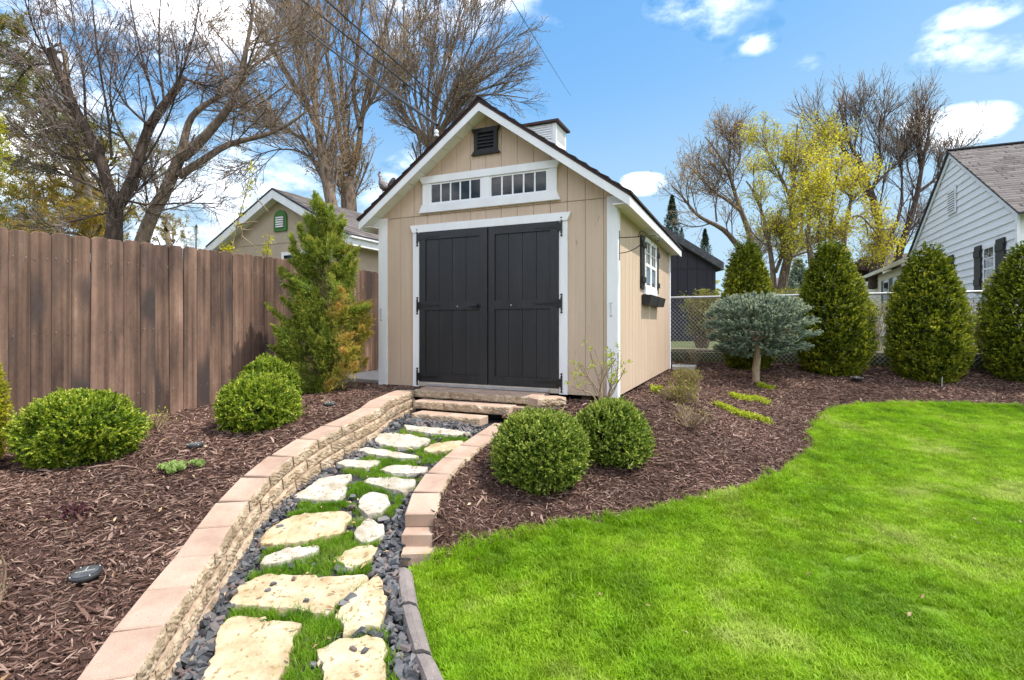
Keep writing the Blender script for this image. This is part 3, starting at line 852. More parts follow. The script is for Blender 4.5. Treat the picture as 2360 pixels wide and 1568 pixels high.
# ------------------------------------------------------------------ flagstones
stones = [
 ('y', [(895, 1427), (985, 1280), (975, 1190), (1020, 1090), (1100, 1070), (1270, 1090), (1450, 1110), (1415, 1180), (1400, 1250), (1370, 1330), (1330, 1427), (1300, 1520), (860, 1520)]),
 ('y', [(1560, 1240), (1640, 1200), (1770, 1188), (1900, 1180), (1920, 1300), (1930, 1420), (1935, 1520), (1555, 1520), (1575, 1350)]),
 ('y', [(1055, 1005), (1085, 935), (1120, 895), (1240, 845), (1330, 840), (1560, 855), (1800, 840), (1815, 870), (1720, 950), (1650, 985), (1600, 1065), (1450, 1030), (1230, 1015)]),
 ('y', [(1640, 1060), (1700, 1000), (1780, 920), (1870, 850), (1910, 870), (1925, 950), (1920, 1050), (1890, 1110), (1780, 1140), (1690, 1180), (1680, 1110)]),
 ('w', [(1220, 780), (1270, 730), (1370, 690), (1550, 680), (1555, 700), (1440, 745), (1300, 780)]),
 ('y', [(1655, 745), (1720, 700), (1830, 680), (1885, 695), (1850, 740), (1800, 770), (1720, 805)]),
 ('y', [(1220, 670), (1245, 610), (1310, 560), (1400, 505), (1530, 495), (1700, 487), (1735, 510), (1700, 560), (1690, 610), (1560, 630), (1400, 660)]),
 ('w', [(1750, 640), (1755, 595), (1810, 535), (1850, 530), (1870, 555), (1905, 560), (1905, 610), (1860, 640), (1830, 660)]),
 ('w', [(1775, 470), (1770, 430), (1830, 380), (1930, 390), (1940, 430), (1950, 450), (1890, 500), (1800, 500)]),
 ('w', [(1415, 410), (1480, 350), (1560, 300), (1740, 280), (1720, 330), (1700, 390), (1650, 430), (1540, 425)]),
 ('w', [(1795, 320), (1840, 300), (1960, 300), (2085, 310), (2075, 340), (2030, 385), (1960, 365), (1880, 345)]),
 ('w', [(1895, 255), (1960, 225), (2090, 235), (2155, 240), (2140, 270), (2040, 275), (1950, 275)]),
 ('w', [(1645, 220), (1690, 197), (1900, 205), (1870, 225), (1820, 245), (1710, 235)]),
 ('w', [(1770, 150), (1800, 130), (1950, 150), (2110, 180), (2095, 193), (2000, 190), (1850, 170)]),
 ('w', [(1860, 90), (1905, 50), (2060, 60), (2170, 85), (2110, 125), (2030, 130), (1900, 115)]),
 ('y', [(2140, 150), (2180, 115), (2260, 100), (2360, 95), (2330, 140), (2170, 158)]),
 ('w5', [(240, 625), (330, 635), (700, 670), (1020, 715), (850, 750), (560, 722), (280, 690)]),
]
stone_polys = []
for k, (kind, poly) in enumerate(stones):
    cv = [(q5 if kind == 'w5' else q7)(p) for p in poly]
    P2 = np.array([ground_at(x, y, lambda X, Y: path_z(Y) + .032, .5, 7)[:2] for x, y in cv])
    c = P2.mean(0); P2 = c + (P2 - c) * 1.02
    stone_polys.append(P2)
    # finely broken outline
    d = np.linalg.norm(np.roll(P2, -1, 0) - P2, axis=1).sum(); n = max(28, min(70, int(d / .03)))
    closed = np.vstack([P2, P2[:1]]); L_ = np.r_[0, np.cumsum(np.linalg.norm(np.diff(closed, axis=0), axis=1))]
    tt = np.linspace(0, L_[-1], n, endpoint=False)
    out = np.stack([np.interp(tt, L_, closed[:, j]) for j in range(2)], 1)
    for _ in range(1): out = .1 * np.roll(out, 1, 0) + .8 * out + .1 * np.roll(out, -1, 0)
    rad = np.linalg.norm(out - c, axis=1, keepdims=True)
    rng = np.random.default_rng(50 + k)
    jit = rng.normal(size=n) * .006 + np.interp(np.arange(n), np.arange(0, n + 4, 4), rng.normal(size=len(np.arange(0, n + 4, 4)))) * .007
    out = c + (out - c) * (1 + jit[:, None] / rad)
    rings = [(1.0, -.05, 0), (1.008, .010, .004), (.998, .027, .003), (.982, .034, .002), (.94, .035, 0), (.8, .035, 0), (.6, .035, 0), (.4, .035, 0), (.2, .035, 0)]
    V, F = [], []
    for sc, dz, am in rings:
        q = c + (out - c) * sc
        ph = k * 1.7
        z = path_z(q[:, 1]) + dz + (rng.normal(size=n) * am if dz < .034 else 0) + .0022 * (np.sin(q[:, 0] * 31 + ph) * np.sin(q[:, 1] * 27 + 2 * ph) + .7 * np.sin(q[:, 0] * 61 + q[:, 1] * 40 + ph))
        V += [(a, b, e) for (a, b), e in zip(q, z)]
    m = len(rings)
    for j in range(m - 1):
        for i in range(n): F.append((j * n + i, j * n + (i + 1) % n, (j + 1) * n + (i + 1) % n, (j + 1) * n + i))
    F.append(tuple(range((m - 1) * n, m * n)))
    area = 0.5 * np.sum(out[:, 0] * np.roll(out[:, 1], -1) - np.roll(out[:, 0], -1) * out[:, 1])
    if area < 0: F = [tuple(reversed(f)) for f in F]
    g = G(); g.add(V, F)
    obj('flagstone', g, MAT['stone_y' if kind == 'y' else 'stone_w'], path)
def on_stone(x, y, grow_=1.0):
    r = np.zeros(np.shape(x), bool)
    for P2 in stone_polys:
        c = P2.mean(0); r |= inside(x, y, c + (P2 - c) * grow_)
    return r

# ------------------------------------------------------------------ scattered small stuff
def rand_in(n, x0, x1, y0, y1, test, rng):
    x = rng.uniform(x0, x1, n); y = rng.uniform(y0, y1, n)
    k = test(x, y)
    return x[k], y[k]
def slope_rot(zf, x, y, rng, tilt=.25):
    e = .03
    gx = (zf(x + e, y) - zf(x - e, y)) / (2 * e); gy = (zf(x, y + e) - zf(x, y - e)) / (2 * e)
    return np.stack([np.arctan(gy) + rng.normal(size=len(x)) * tilt, -np.arctan(gx) + rng.normal(size=len(x)) * tilt, rng.uniform(0, 6.28, len(x))], 1)

def chip_mesh(k):
    r = random.Random(k)
    L = r.uniform(.025, .085); w = r.uniform(.0035, .011); h = r.uniform(.0025, .005)
    vs_, fs = [], []
    n = 4; bend = r.uniform(-.16, .16); sag = r.uniform(-.006, .008)
    for i in range(n):
        f = i / (n - 1) - .5
        x = L * f; yo = bend * L * (f * f - .1); zo = sag * (1 - 4 * f * f) + r.uniform(-.001, .001)
        ww = w * (.35 if i in (0, n - 1) else r.uniform(.75, 1.15)) / 2; hh = h * (.5 if i in (0, n - 1) else 1)
        for a, b in ((-ww, 0), (ww, r.uniform(-.001, .001)), (ww * .8, hh), (-ww * .8, hh * r.uniform(.6, 1.2))): vs_.append((x, yo + a, zo + b))
    for i in range(n - 1):
        for q in range(4): fs.append((i * 4 + q, i * 4 + (q + 1) % 4, i * 4 + 4 + (q + 1) % 4, i * 4 + 4 + q))
    fs += [(3, 2, 1, 0), tuple(range(4 * n - 4, 4 * n))]
    me = bpy.data.meshes.new('shred'); me.from_pydata(vs_, [], fs); me.materials.append(MAT['chip']); me.update()
    return me
chips = [chip_mesh(k) for k in range(14)]
def mulch(name, zf, x0, x1, y0, y1, test, n, seed, label):
    rng = np.random.default_rng(seed)
    x, y = rand_in(n, x0, x1, y0, y1, test, rng)
    # fewer where nothing is seen: behind the camera's sides
    vis = (y > .9) & (np.abs(x) < 1.12 * y + .9)
    keep = vis & (rng.uniform(size=len(x)) < np.clip(1.25 - y / 14, .4, 1))
    x, y = x[keep], y[keep]
    z = zf(x, y) + rng.uniform(.000, .016, len(x))
    big = np.where(rng.uniform(size=len(x)) < .02, rng.uniform(1.3, 1.9, len(x)), rng.uniform(.45, .95, len(x)))
    o = scatter(name, np.c_[x, y, z], slope_rot(zf, x, y, rng, .22), big * (1 + y * .025), rng.integers(0, len(chips), len(x)), chips, MAT['chip'])
    return o
mulch('bark_mulch', TR, -.8, 9.5, 2.8, 10.5, in_bed_r, 320000, 21, '')
mulch('bark_mulch', TL, -6.5, 0.2, .6, 9.5, in_bed_l, 270000, 22, '')

def rock_mesh(k):
    r = random.Random(900 + k)
    a, b, c = r.uniform(.016, .030), r.uniform(.010, .017), r.uniform(.005, .010)
    vs_ = []
    for sx in (-1, 1):
        for sy in (-1, 1):
            for sz in (-1, 1):
                vs_.append((sx * a * r.uniform(.55, 1.1), sy * b * r.uniform(.5, 1.15), sz * c * r.uniform(.6, 1.2)))
    vs_ += [(a * 1.15 * r.uniform(.8, 1.2), r.uniform(-.004, .004), 0), (-a * 1.1, r.uniform(-.004, .004), 0)]
    fs = [(0, 1, 3, 2), (0, 4, 5, 1), (2, 3, 7, 6), (0, 2, 6, 4), (1, 5, 7, 3), (4, 6, 8), (6, 7, 8), (7, 5, 8), (5, 4, 8)]
    fs[0] = (0, 1, 9); fs += [(1, 3, 9), (3, 2, 9), (2, 0, 9)]
    me = bpy.data.meshes.new('slate'); me.from_pydata(vs_, [], fs); me.materials.append(MAT['slate']); me.update()
    return me
rocks = [rock_mesh(k) for k in range(12)]
rng = np.random.default_rng(31)
def dist_line(x, y, line):
    d = np.full(len(x), 9.0)
    for i in range(0, len(line) - 1):
        a, b = line[i], line[i + 1]; ab = b - a
        t = np.clip(((x - a[0]) * ab[0] + (y - a[1]) * ab[1]) / (ab @ ab + 1e-9), 0, 1)
        d = np.minimum(d, np.hypot(x - a[0] - t * ab[0], y - a[1] - t * ab[1]))
    return d
path_in = np.concatenate([WL, [S(2.2, -.62)[:2], S(2.0, -.86)[:2], S(1.17, -.86)[:2]], WR[::-1], KL])
PEDGE = np.concatenate([WR[::-1], KL])
x, y = rand_in(60000, -2.2, .6, 1.0, 6.2, lambda a, b: inside(a, b, path_in) & ~on_stone(a, b, .97), rng)
dl, dr = dist_line(x, y, WL), dist_line(x, y, PEDGE)
lim_l = np.interp(y, [1.8, 2.6, 3.5, 5], [.17, .125, .12, .15]); lim_r = np.interp(y, [1.8, 2.6, 3.0, 3.4, 4.2], [.07, .08, .14, .12, .05])
nx_, ny_ = to_ts(x, y)
top = ny_ > -1.10
grv = (dl < lim_l) | (dr < lim_r) | top
prob = np.where(grv, 1.0, .03)
k = rng.uniform(size=len(x)) < prob * .42
xg, yg = x[k], y[k]
zg = path_z(yg) + rng.uniform(.0, .030, len(xg))
scatter('slate_gravel', np.c_[xg, yg, zg], np.stack([rng.normal(size=len(xg)) * .5, rng.normal(size=len(xg)) * .5, rng.uniform(0, 6.28, len(xg))], 1),
        rng.uniform(.75, 1.45, len(xg)), rng.integers(0, 12, len(xg)), rocks, MAT['slate'])
# a few chips that have strayed onto the stones
P_, R_ = [], []
for (vx, vy) in [(q7((1335, 567))), (q7((1270, 925))), (q7((1485, 980))), (q7((1810, 1260))), (q7((1745, 1250))), (q7((1410, 862))), (q7((1300, 890)))]:
    p = ground_at(vx, vy, lambda X, Y: path_z(Y) + .042, .8, 6); P_.append(p)
scatter('slate_gravel', np.array(P_), np.c_[np.zeros((len(P_), 2)), rng.uniform(0, 6, len(P_))], np.full(len(P_), .8), rng.integers(0, 12, len(P_)), rocks, MAT['slate'])

def clump_mesh(k, hgt, rad, n, mat, lean=.6):
    r = random.Random(700 + k)
    vs_, fs = [], []
    for i in range(n):
        a, q = r.uniform(0, 6.28), rad * math.sqrt(r.random())
        x, y = q * math.cos(a), q * math.sin(a)
        h = hgt * r.uniform(.55, 1.15); w = r.uniform(.0012, .0024)
        b = r.uniform(0, 6.28); ln = h * r.uniform(.1, lean)
        dx, dy = math.cos(b), math.sin(b); px, py = -dy * w, dx * w
        o = len(vs_)
        vs_ += [(x - px, y - py, -.006), (x + px, y + py, -.006), (x + dx * ln * .35 + px * .8, y + dy * ln * .35 + py * .8, h * .6), (x + dx * ln * .35 - px * .8, y + dy * ln * .35 - py * .8, h * .6), (x + dx * ln, y + dy * ln, h)]
        fs += [(o, o + 1, o + 2, o + 3), (o + 3, o + 2, o + 4)]
    me = bpy.data.meshes.new('clump'); me.from_pydata(vs_, [], fs); me.materials.append(mat); me.update()
    return me
lawn_cl = [clump_mesh(k, .027, .050, 84, MAT['grass'], 1.5) for k in range(5)]
rng = np.random.default_rng(41)
x, y = rand_in(56000, -.9, 9.5, .9, 8.0, in_lawn, rng)
k = (np.abs(x) < 1.1 * y + .8)
x, y = x[k], y[k]
z = TR(x, y)
sc = rng.uniform(.75, 1.3, len(x)) * (1 + .25 * np.sin(x * 2.1 + 1) * np.sin(y * 2.7))
scatter('lawn_grass', np.c_[x, y, z], np.stack([rng.normal(size=len(x)) * .12, rng.normal(size=len(x)) * .12, rng.uniform(0, 6.28, len(x))], 1), sc, rng.integers(0, 5, len(x)), lawn_cl, MAT['grass'])
# ragged longer fringe along the edge of the lawn
fr = [clump_mesh(40 + k, .050, .030, 26, MAT['grass'], 1.5) for k in range(4)]
rng = np.random.default_rng(44)
LEd = resample(LE[:-1, :2], 400)
i = rng.integers(0, 400, 1500); q = LEd[i] + rng.normal(size=(1500, 2)) * .035
scatter('lawn_fringe', np.c_[q, TR(q[:, 0], q[:, 1])], np.stack([rng.normal(size=1500) * .25, rng.normal(size=1500) * .25, rng.uniform(0, 6.28, 1500)], 1), rng.uniform(.5, 1.25, 1500), rng.integers(0, 4, 1500), fr, MAT['grass'])
tuft = [clump_mesh(20 + k, .048, .045, 64, MAT['path_grass'], 1.1) for k in range(4)]
rng = np.random.default_rng(43)
x, y = rand_in(26000, -2.1, .5, 1.3, 5.6, lambda a, b: inside(a, b, path_in) & ~on_stone(a, b, 1.0), rng)
dl, dr = dist_line(x, y, WL), dist_line(x, y, PEDGE)
lim_l = np.interp(y, [1.8, 2.6, 3.5, 5], [.19, .15, .145, .19]); lim_r = np.interp(y, [1.8, 2.6, 3.0, 3.4, 4.2], [.10, .10, .16, .14, .06])
tt_, ss_ = to_ts(x, y)
nz_ = np.sin(x * 9 + 1.3) * np.sin(y * 7 + .4)
k = (dl > lim_l) & (dr > lim_r) & (ss_ < -1.16) & (rng.uniform(size=len(x)) < np.clip(.35 + .25 * nz_, .06, .6) * .62)
x, y = x[k], y[k]
scatter('path_grass', np.c_[x, y, path_z(y) + .005], np.stack([rng.normal(size=len(x)) * .2, rng.normal(size=len(x)) * .2, rng.uniform(0, 6.28, len(x))], 1),
        rng.uniform(.6, 1.15, len(x)) * np.interp(y, [2, 5], [1, .75]), rng.integers(0, 4, len(x)), tuft, MAT['path_grass'])

# dry leaves and bits lying about
def litter_mesh(k):
    r = random.Random(60 + k); a = r.uniform(.012, .026); b = a * r.uniform(.3, .6); c = a * .25
    me = bpy.data.meshes.new('leaf'); me.from_pydata([(-a, 0, 0), (-a * .2, -b, c), (a, 0, c * .4), (0, b, c * 1.2), (0, 0, c * .2)], [], [(0, 1, 4), (1, 2, 4), (2, 3, 4), (3, 0, 4)]); me.materials.append(MAT['litter']); me.update(); return me
lit = [litter_mesh(k) for k in range(6)]
rng = np.random.default_rng(47)
def litter(test, zf, box, n, dz):
    x, y = rand_in(n, *box, test, rng)
    k = (np.abs(x) < 1.1 * y + .5); x, y = x[k], y[k]
    scatter('leaf_litter', np.c_[x, y, zf(x, y) + dz], np.stack([rng.normal(size=len(x)) * .4, rng.normal(size=len(x)) * .4, rng.uniform(0, 6.28, len(x))], 1), rng.uniform(.5, 1.2, len(x)), rng.integers(0, 6, len(x)), lit, MAT['litter'])
litter(in_bed_r, TR, (-.8, 9, 2.8, 10), 900, .022)
litter(in_bed_l, TL, (-6.5, .2, 1, 9), 900, .022)
litter(in_lawn, TR, (-.9, 9, 1.2, 7), 260, .022)
litter(lambda a, b: inside(a, b, path_in), lambda a, b: path_z(b), (-2.1, .5, 1.2, 6), 420, .045)

# ------------------------------------------------------------------ the shed
shed = thing('garden_shed', 'tan wooden garden shed with charcoal double doors and white trim', 'shed', S(1.517, 2.0, .69))
def sg(g, name, mat, parent=shed, smooth=False):
    g.map(shed_map, True)
    return obj(name, g, mat, parent, smooth=smooth)
SW, SL, TC = 3.034, 4.01, 1.517
ZB, ZW, ZA, SLOPE = .690, 2.655, 3.905, .718
def gable_z(t): return ZA - SLOPE * abs(t - TC)
# walls: a core behind the grooved boards
def gable_poly(a, b, z0, dz=0.0, zmax=None):
    ts = [a] + ([TC] if a < TC < b else []) + [b]
    top = [(t, gable_z(t) + dz) for t in ts]
    if zmax is not None: top = [(t, min(z, zmax)) for t, z in top]
    return [(a, z0)] + top + [(b, z0)]
g = G(); g.prism(gable_poly(.03, SW - .03, ZB, -.02), .012, .09)
front = sg(g, 'front_wall', MAT['siding'])
g = G(); g.prism(gable_poly(.03, SW - .03, ZB, -.02), SL - .09, SL - .004)
back = sg(g, 'back_wall', MAT['siding'])
def clip_board(a, b, z0, zmax=None): return gable_poly(a, b, z0, -.012, zmax)
edges = [.02] + [.139 + .1985 * i for i in range(15)] + [SW - .02]
edges = [e for e in edges if .02 <= e <= SW - .02]
gap = .0024
for i in range(len(edges) - 1):
    a, b = edges[i] + gap, edges[i + 1] - gap
    if b - a < .02: continue
    g = G(); g.prism(clip_board(a, b, 2.785), -.002, .014); sg(g, 'siding_board', MAT['siding'], front)
    z0 = 2.60 if (a > .53 and b < 2.51) else ZB
    g = G(); g.prism([(a, z0), (a, 2.778), (b, 2.778), (b, z0)], 0, .014); sg(g, 'siding_board', MAT['siding'], front)
g = G()
for i in range(1, 15):
    for z in (2.772, 2.792):
        t = .139 + .1985 * i
        g.tube([(t + .012, .001, z), (t + .012, -.0045, z)], .0038, 5)
o = sg(g, 'nail_heads', MAT['nail'], front); o['kind'] = 'stuff'
# side walls
for t0, t1, nm in ((0, 1, 'right'), (0, 1, 'left')):
    right = nm == 'right'
    g = G()
    if right: g.box(.012, .09, .09, SL - .09, ZB, ZW + .02)
    else: g.box(SW - .09, SW - .012, .09, SL - .09, ZB, ZW + .02)
    sw = sg(g, 'side_wall', MAT['siding'])
    n = 20
    for i in range(n):
        a, b = .05 + (SL - .1) * i / n + gap, .05 + (SL - .1) * (i + 1) / n - gap
        g = G()
        if right: g.box(0, .014, a, b, ZB, ZW + .01)
        else: g.box(SW - .014, SW, a, b, ZB, ZW + .01)
        sg(g, 'siding_board', MAT['siding'], sw)
# skids under the floor
for t in (.35, 1.517, 2.68):
    g = G(); g.box(t - .05, t + .05, .06, SL - .06, .50, ZB - .004); sg(g, 'skid', MAT['timber_dark'])
# corner boards
for a, b, c, d in ((-.016, .098, -.02, .0), (-.02, .0, .0, .075), (SW - .114, SW + .016, -.02, .0), (SW, SW + .02, .0, .075), (-.02, 0, SL - .09, SL + .01), (SW, SW + .02, SL - .09, SL + .01)):
    g = G(); g.box(a, b, c - (.001 if c < 0 else -.001), d - .001, ZB - .005, 2.79 if c < 0 else ZW); sg(g, 'corner_board', MAT['white'])
# roof: deck, shingle courses, rake boards, soffits, fascias
EO, RO = .178, .205                                   # eave and rake overhang
ZE = ZA + .045 - SLOPE * (TC + EO)                    # underside of the deck at the eave edge
def roofline(t, dz): return ZA + .045 - SLOPE * abs(t - TC) + dz
for sgn in (1, -1):
    te = TC - sgn * (TC + EO)
    g = G()
    g.prism([(TC, roofline(TC, 0)), (te, roofline(te, 0)), (te, roofline(te, .03)), (TC, roofline(TC, .03))], -RO - .006, SL + RO)
    if sgn < 0: g.f = [tuple(reversed(f)) for f in g.f]
    sg(g, 'roof_deck', MAT['roof_edge'])
g = G()
nc = 15
for sgn in (1, -1):
    for i in range(nc):
        a, b = i / nc, (i + 1) / nc
        ta = TC - sgn * (TC + EO + .02) * a; tb = TC - sgn * (TC + EO + .02) * b
        nj = 11
        for j in range(nj):
            s0 = -RO - .02 + (SL + 2 * RO + .04) * j / nj; s1 = s0 + (SL + 2 * RO + .04) / nj - .006
            lift = RNG.uniform(0, .004)
            g.prism([(ta, roofline(ta, .032)), (tb, roofline(tb, .032)), (tb, roofline(tb, .056 + lift)), (ta, roofline(ta, .040))], s0, s1)
            if sgn < 0:
                g.f[-6:] = [tuple(reversed(f)) for f in g.f[-6:]]
o = sg(g, 'roof_shingles', MAT['roof_dark']); o['kind'] = 'stuff'
for i in range(14):
    s0 = -RO - .02 + i * (SL + 2 * RO + .04) / 14
    g = G(); g.prism([(TC - .12, roofline(TC - .12, .056)), (TC, roofline(TC, .058)), (TC + .12, roofline(TC + .12, .056)), (TC + .12, roofline(TC + .12, .064)), (TC, roofline(TC, .070)), (TC - .12, roofline(TC - .12, .064))], s0, s0 + .32)
    sg(g, 'ridge_cap', MAT['roof_dark'])
for s0, s1 in ((-RO, -RO + .022), (SL + RO - .022, SL + RO)):
    for sgn in (1, -1):
        te = TC - sgn * (TC + EO); tc = TC
        g = G(); g.prism([(tc, roofline(tc, -.092)), (te, roofline(te, -.100)), (te, roofline(te, -.002)), (tc, roofline(tc, -.002))], s0, s1)
        if sgn < 0: g.f = [tuple(reversed(f)) for f in g.f]
        sg(g, 'rake_board', MAT['white'])
for s0, s1 in ((-RO + .022, -.002), (SL + .002, SL + RO - .022)):
    for sgn in (1, -1):                               # sloped soffit boards under the rake
        nb_ = 10
        for i in range(nb_):
            a, b = i / nb_, (i + 1) / nb_ - .004
            ta = TC - sgn * (TC + EO - .03) * a; tb = TC - sgn * (TC + EO - .03) * b
            g = G(); g.prism([(ta, roofline(ta, -.075)), (tb, roofline(tb, -.075)), (tb, roofline(tb, -.06)), (ta, roofline(ta, -.06))], s0, s1)
            if sgn < 0: g.f = [tuple(reversed(f)) for f in g.f]
            sg(g, 'soffit_panel', MAT['soffit'])
zf0 = roofline(-EO, -.10)
for sgn in (1, -1):
    te = TC - sgn * (TC + EO)
    x0, x1 = sorted((te, te + sgn * .02))
    g = G(); g.box(x0, x1, -RO + .023, SL + RO - .023, zf0, roofline(te, -.001)); sg(g, 'fascia_board', MAT['white'])
    x0, x1 = sorted((te + sgn * .021, TC - sgn * TC + sgn * .0 - sgn * .001))
    n = 8
    for i in range(n):
        s0 = -.0 + (SL) * i / n
        g = G(); g.box(x0, x1, s0 + .002, s0 + SL / n - .002, 2.662, 2.672); sg(g, 'soffit_panel', MAT['soffit'])
    for s0, s1 in ((-RO + .023, -.003), (SL + .003, SL + RO - .023)):   # boxed eave returns
        g = G(); g.box(x0, x1, s0, s1, 2.664, 2.674); sg(g, 'soffit_panel', MAT['soffit'])
    g = G(); g.prism([(x0, 2.676), (x1, 2.676), (x1, roofline(x1, -.078)), (x0, roofline(x0, -.078))], -.020, -.008); sg(g, 'eave_return', MAT['white'])

# ---- double doors
DB, DT = .757, 2.572
g = G()
g.box(2.424, 2.520, -.030, -.004, ZB, 2.572)
sg(g, 'door_casing', MAT['white'])
g = G(); g.box(.530, .624, -.030, -.004, ZB, 2.572); sg(g, 'door_casing', MAT['white'])
g = G(); g.prism([(.530, 2.574), (2.520, 2.574), (2.556, 2.664), (.490, 2.664)], -.044, -.004); sg(g, 'door_casing', MAT['white'])
g = G(); g.box(.625, 2.423, -.05, -.002, .700, .752); sg(g, 'threshold', MAT['threshold'])
g = G(); g.box(.72, 2.30, -.075, -.052, .712, .735); sg(g, 'threshold', MAT['steel'])
def bolt(g, t, z, r=.012, s=-.052):
    g.tube([(t, s, z), (t, s - .006, z)], [r, r * .6], 8)
def door(t0, t1, hinge_left, stiles):
    g = G(); g.box(t0 + .004, t1 - .004, -.016, -.003, DB, DT)
    d = sg(g, 'door', MAT['door'])
    m0, m1 = stiles
    n = 4
    for i in range(n):
        a, b = m0 + (m1 - m0) * i / n, m0 + (m1 - m0) * (i + 1) / n
        for z0, z1 in ((.855, 1.624), (1.726, 2.480)):
            g = G(); g.box(a + .0025, b - .0025, -.026, -.0165, z0 + .001, z1 - .001); sg(g, 'panel_board', MAT['door'], d)
    for z0, z1 in ((DB, .855), (1.624, 1.726), (2.480, DT)):
        g = G(); g.box(m0, m1, -.042, -.0165, z0, z1); sg(g, 'rail', MAT['door'], d)
    for a, b in ((t0 + .004, m0), (m1, t1 - .004)):
        g = G(); g.box(a, b - .0005, -.043, -.0165, DB + .0005, DT - .0005); sg(g, 'stile', MAT['door'], d)
    ht = t1 if hinge_left else t0
    dirn = -1 if hinge_left else 1
    for z in (2.512, 1.678, .815):
        zs = z
        g = G(); hc = ht - dirn * .030
        g.tube([(hc, -.036, zs - .075), (hc, -.036, zs + .075)], .011, 8)
        for e in (-1, 1):
            g.tube([(hc, -.036, zs + e * .074), (hc, -.036, zs + e * .088)], [.005, .005], 8)
            g.lathe([(.002, -.012), (.012, -.006), (.014, 0), (.012, .006), (.002, .012)], (hc, -.036, zs + e * .096), 8)
        g.box(min(hc, ht + dirn * .03), max(hc, ht + dirn * .03), -.047, -.0435, zs - .045, zs + .045)
        a, b = ht + dirn * .028, ht + dirn * .27
        g.prism([(a, zs - .020), (b, zs - .006), (b, zs + .006), (a, zs + .020)] if dirn > 0 else [(b, zs - .006), (a, zs - .020), (a, zs + .020), (b, zs + .006)], -.0475, -.0440)
        g.tube([(b, -.0435, zs), (b, -.0485, zs)], .013, 8)
        sg(g, 'hinge', MAT['black'], d)
    return d
dl_ = door(1.487, 2.424, True, (1.594, 2.332))
dr_ = door(.624, 1.479, False, (.720, 1.396))
g = G()
g.tube([(1.602, -.042, 1.668), (1.602, -.085, 1.668)], .011, 8)
g.tube([(1.602, -.050, 1.668), (1.602, -.0505, 1.668)], .030, 12)
g.tube([(1.602, -.083, 1.670), (1.655, -.088, 1.662), (1.715, -.084, 1.650)], [.011, .010, .006], 8)
sg(g, 'handle', MAT['black'], dl_)
for t, z in ((1.885, 1.662), (1.19, 1.668)):
    g = G(); bolt(g, t, z, .010, -.042); sg(g, 'bolt', MAT['lamp_metal'], dl_ if t > 1.5 else dr_)

# ---- transom window with two lights of five panes
win = G(); win.box(.752, 2.276, -.014, -.003, 2.905, 3.158)
tw = sg(win, 'transom_window', MAT['black'])
for prof in ([(.649, 3.160), (2.379, 3.160), (2.426, 3.243), (.610, 3.243)], [(.610, 2.808), (2.426, 2.808), (2.384, 2.903), (.648, 2.903)]):
    g = G(); g.prism(prof, -.046, -.004); sg(g, 'window_casing', MAT['white'], tw)
for a, b in ((.650, .752), (1.468, 1.568), (2.276, 2.378)):
    g = G(); g.box(a, b, -.034, -.004, 2.903, 3.160); sg(g, 'window_casing', MAT['white'], tw)
for a, b in ((.752, 1.468), (1.568, 2.276)):
    f = G(); f.box(a, a + .022, -.028, -.014, 2.904, 3.159); f.box(b - .022, b, -.028, -.014, 2.904, 3.159)
    f.box(a + .022, b - .022, -.028, -.014, 2.904, 2.924); f.box(a + .022, b - .022, -.028, -.014, 3.138, 3.159)
    sg(f, 'sash', MAT['white'], tw)
    w = (b - a - .044) / 5
    for i in range(5):
        p0 = a + .022 + i * w
        g = G(); g.box(p0 + .007, p0 + w - .007, -.020, -.0145, 2.925, 3.137); sg(g, 'pane', MAT['glass'], tw)
        if i: 
            g = G(); g.box(p0 - .009, p0 + .009, -.026, -.0142, 2.925, 3.137); sg(g, 'muntin', MAT['white'], tw)
# ---- gable vent
g = G(); g.box(1.411, 1.619, -.008, -.003, 3.468, 3.672)
gv = sg(g, 'gable_vent', MAT['black'])
for prof in ([(1.370, 3.672), (1.667, 3.672), (1.705, 3.724), (1.336, 3.724)], [(1.332, 3.420), (1.706, 3.420), (1.668, 3.468), (1.370, 3.468)], [(1.370, 3.468), (1.411, 3.468), (1.411, 3.672), (1.370, 3.672)], [(1.619, 3.468), (1.667, 3.468), (1.667, 3.672), (1.619, 3.672)]):
    g = G(); g.prism(prof, -.040, -.004); sg(g, 'vent_frame', MAT['shutter'], gv)
for i in range(5):
    z = 3.476 + i * .0395
    g = G(); g.add([(1.412, -.034, z), (1.618, -.034, z), (1.618, -.012, z + .034), (1.412, -.012, z + .034), (1.412, -.034, z - .005), (1.618, -.034, z - .005), (1.618, -.012, z + .029), (1.412, -.012, z + .029)],
                   [(0, 1, 2, 3), (4, 7, 6, 5), (0, 4, 5, 1), (2, 6, 7, 3)]); sg(g, 'louvre', MAT['door'], gv)
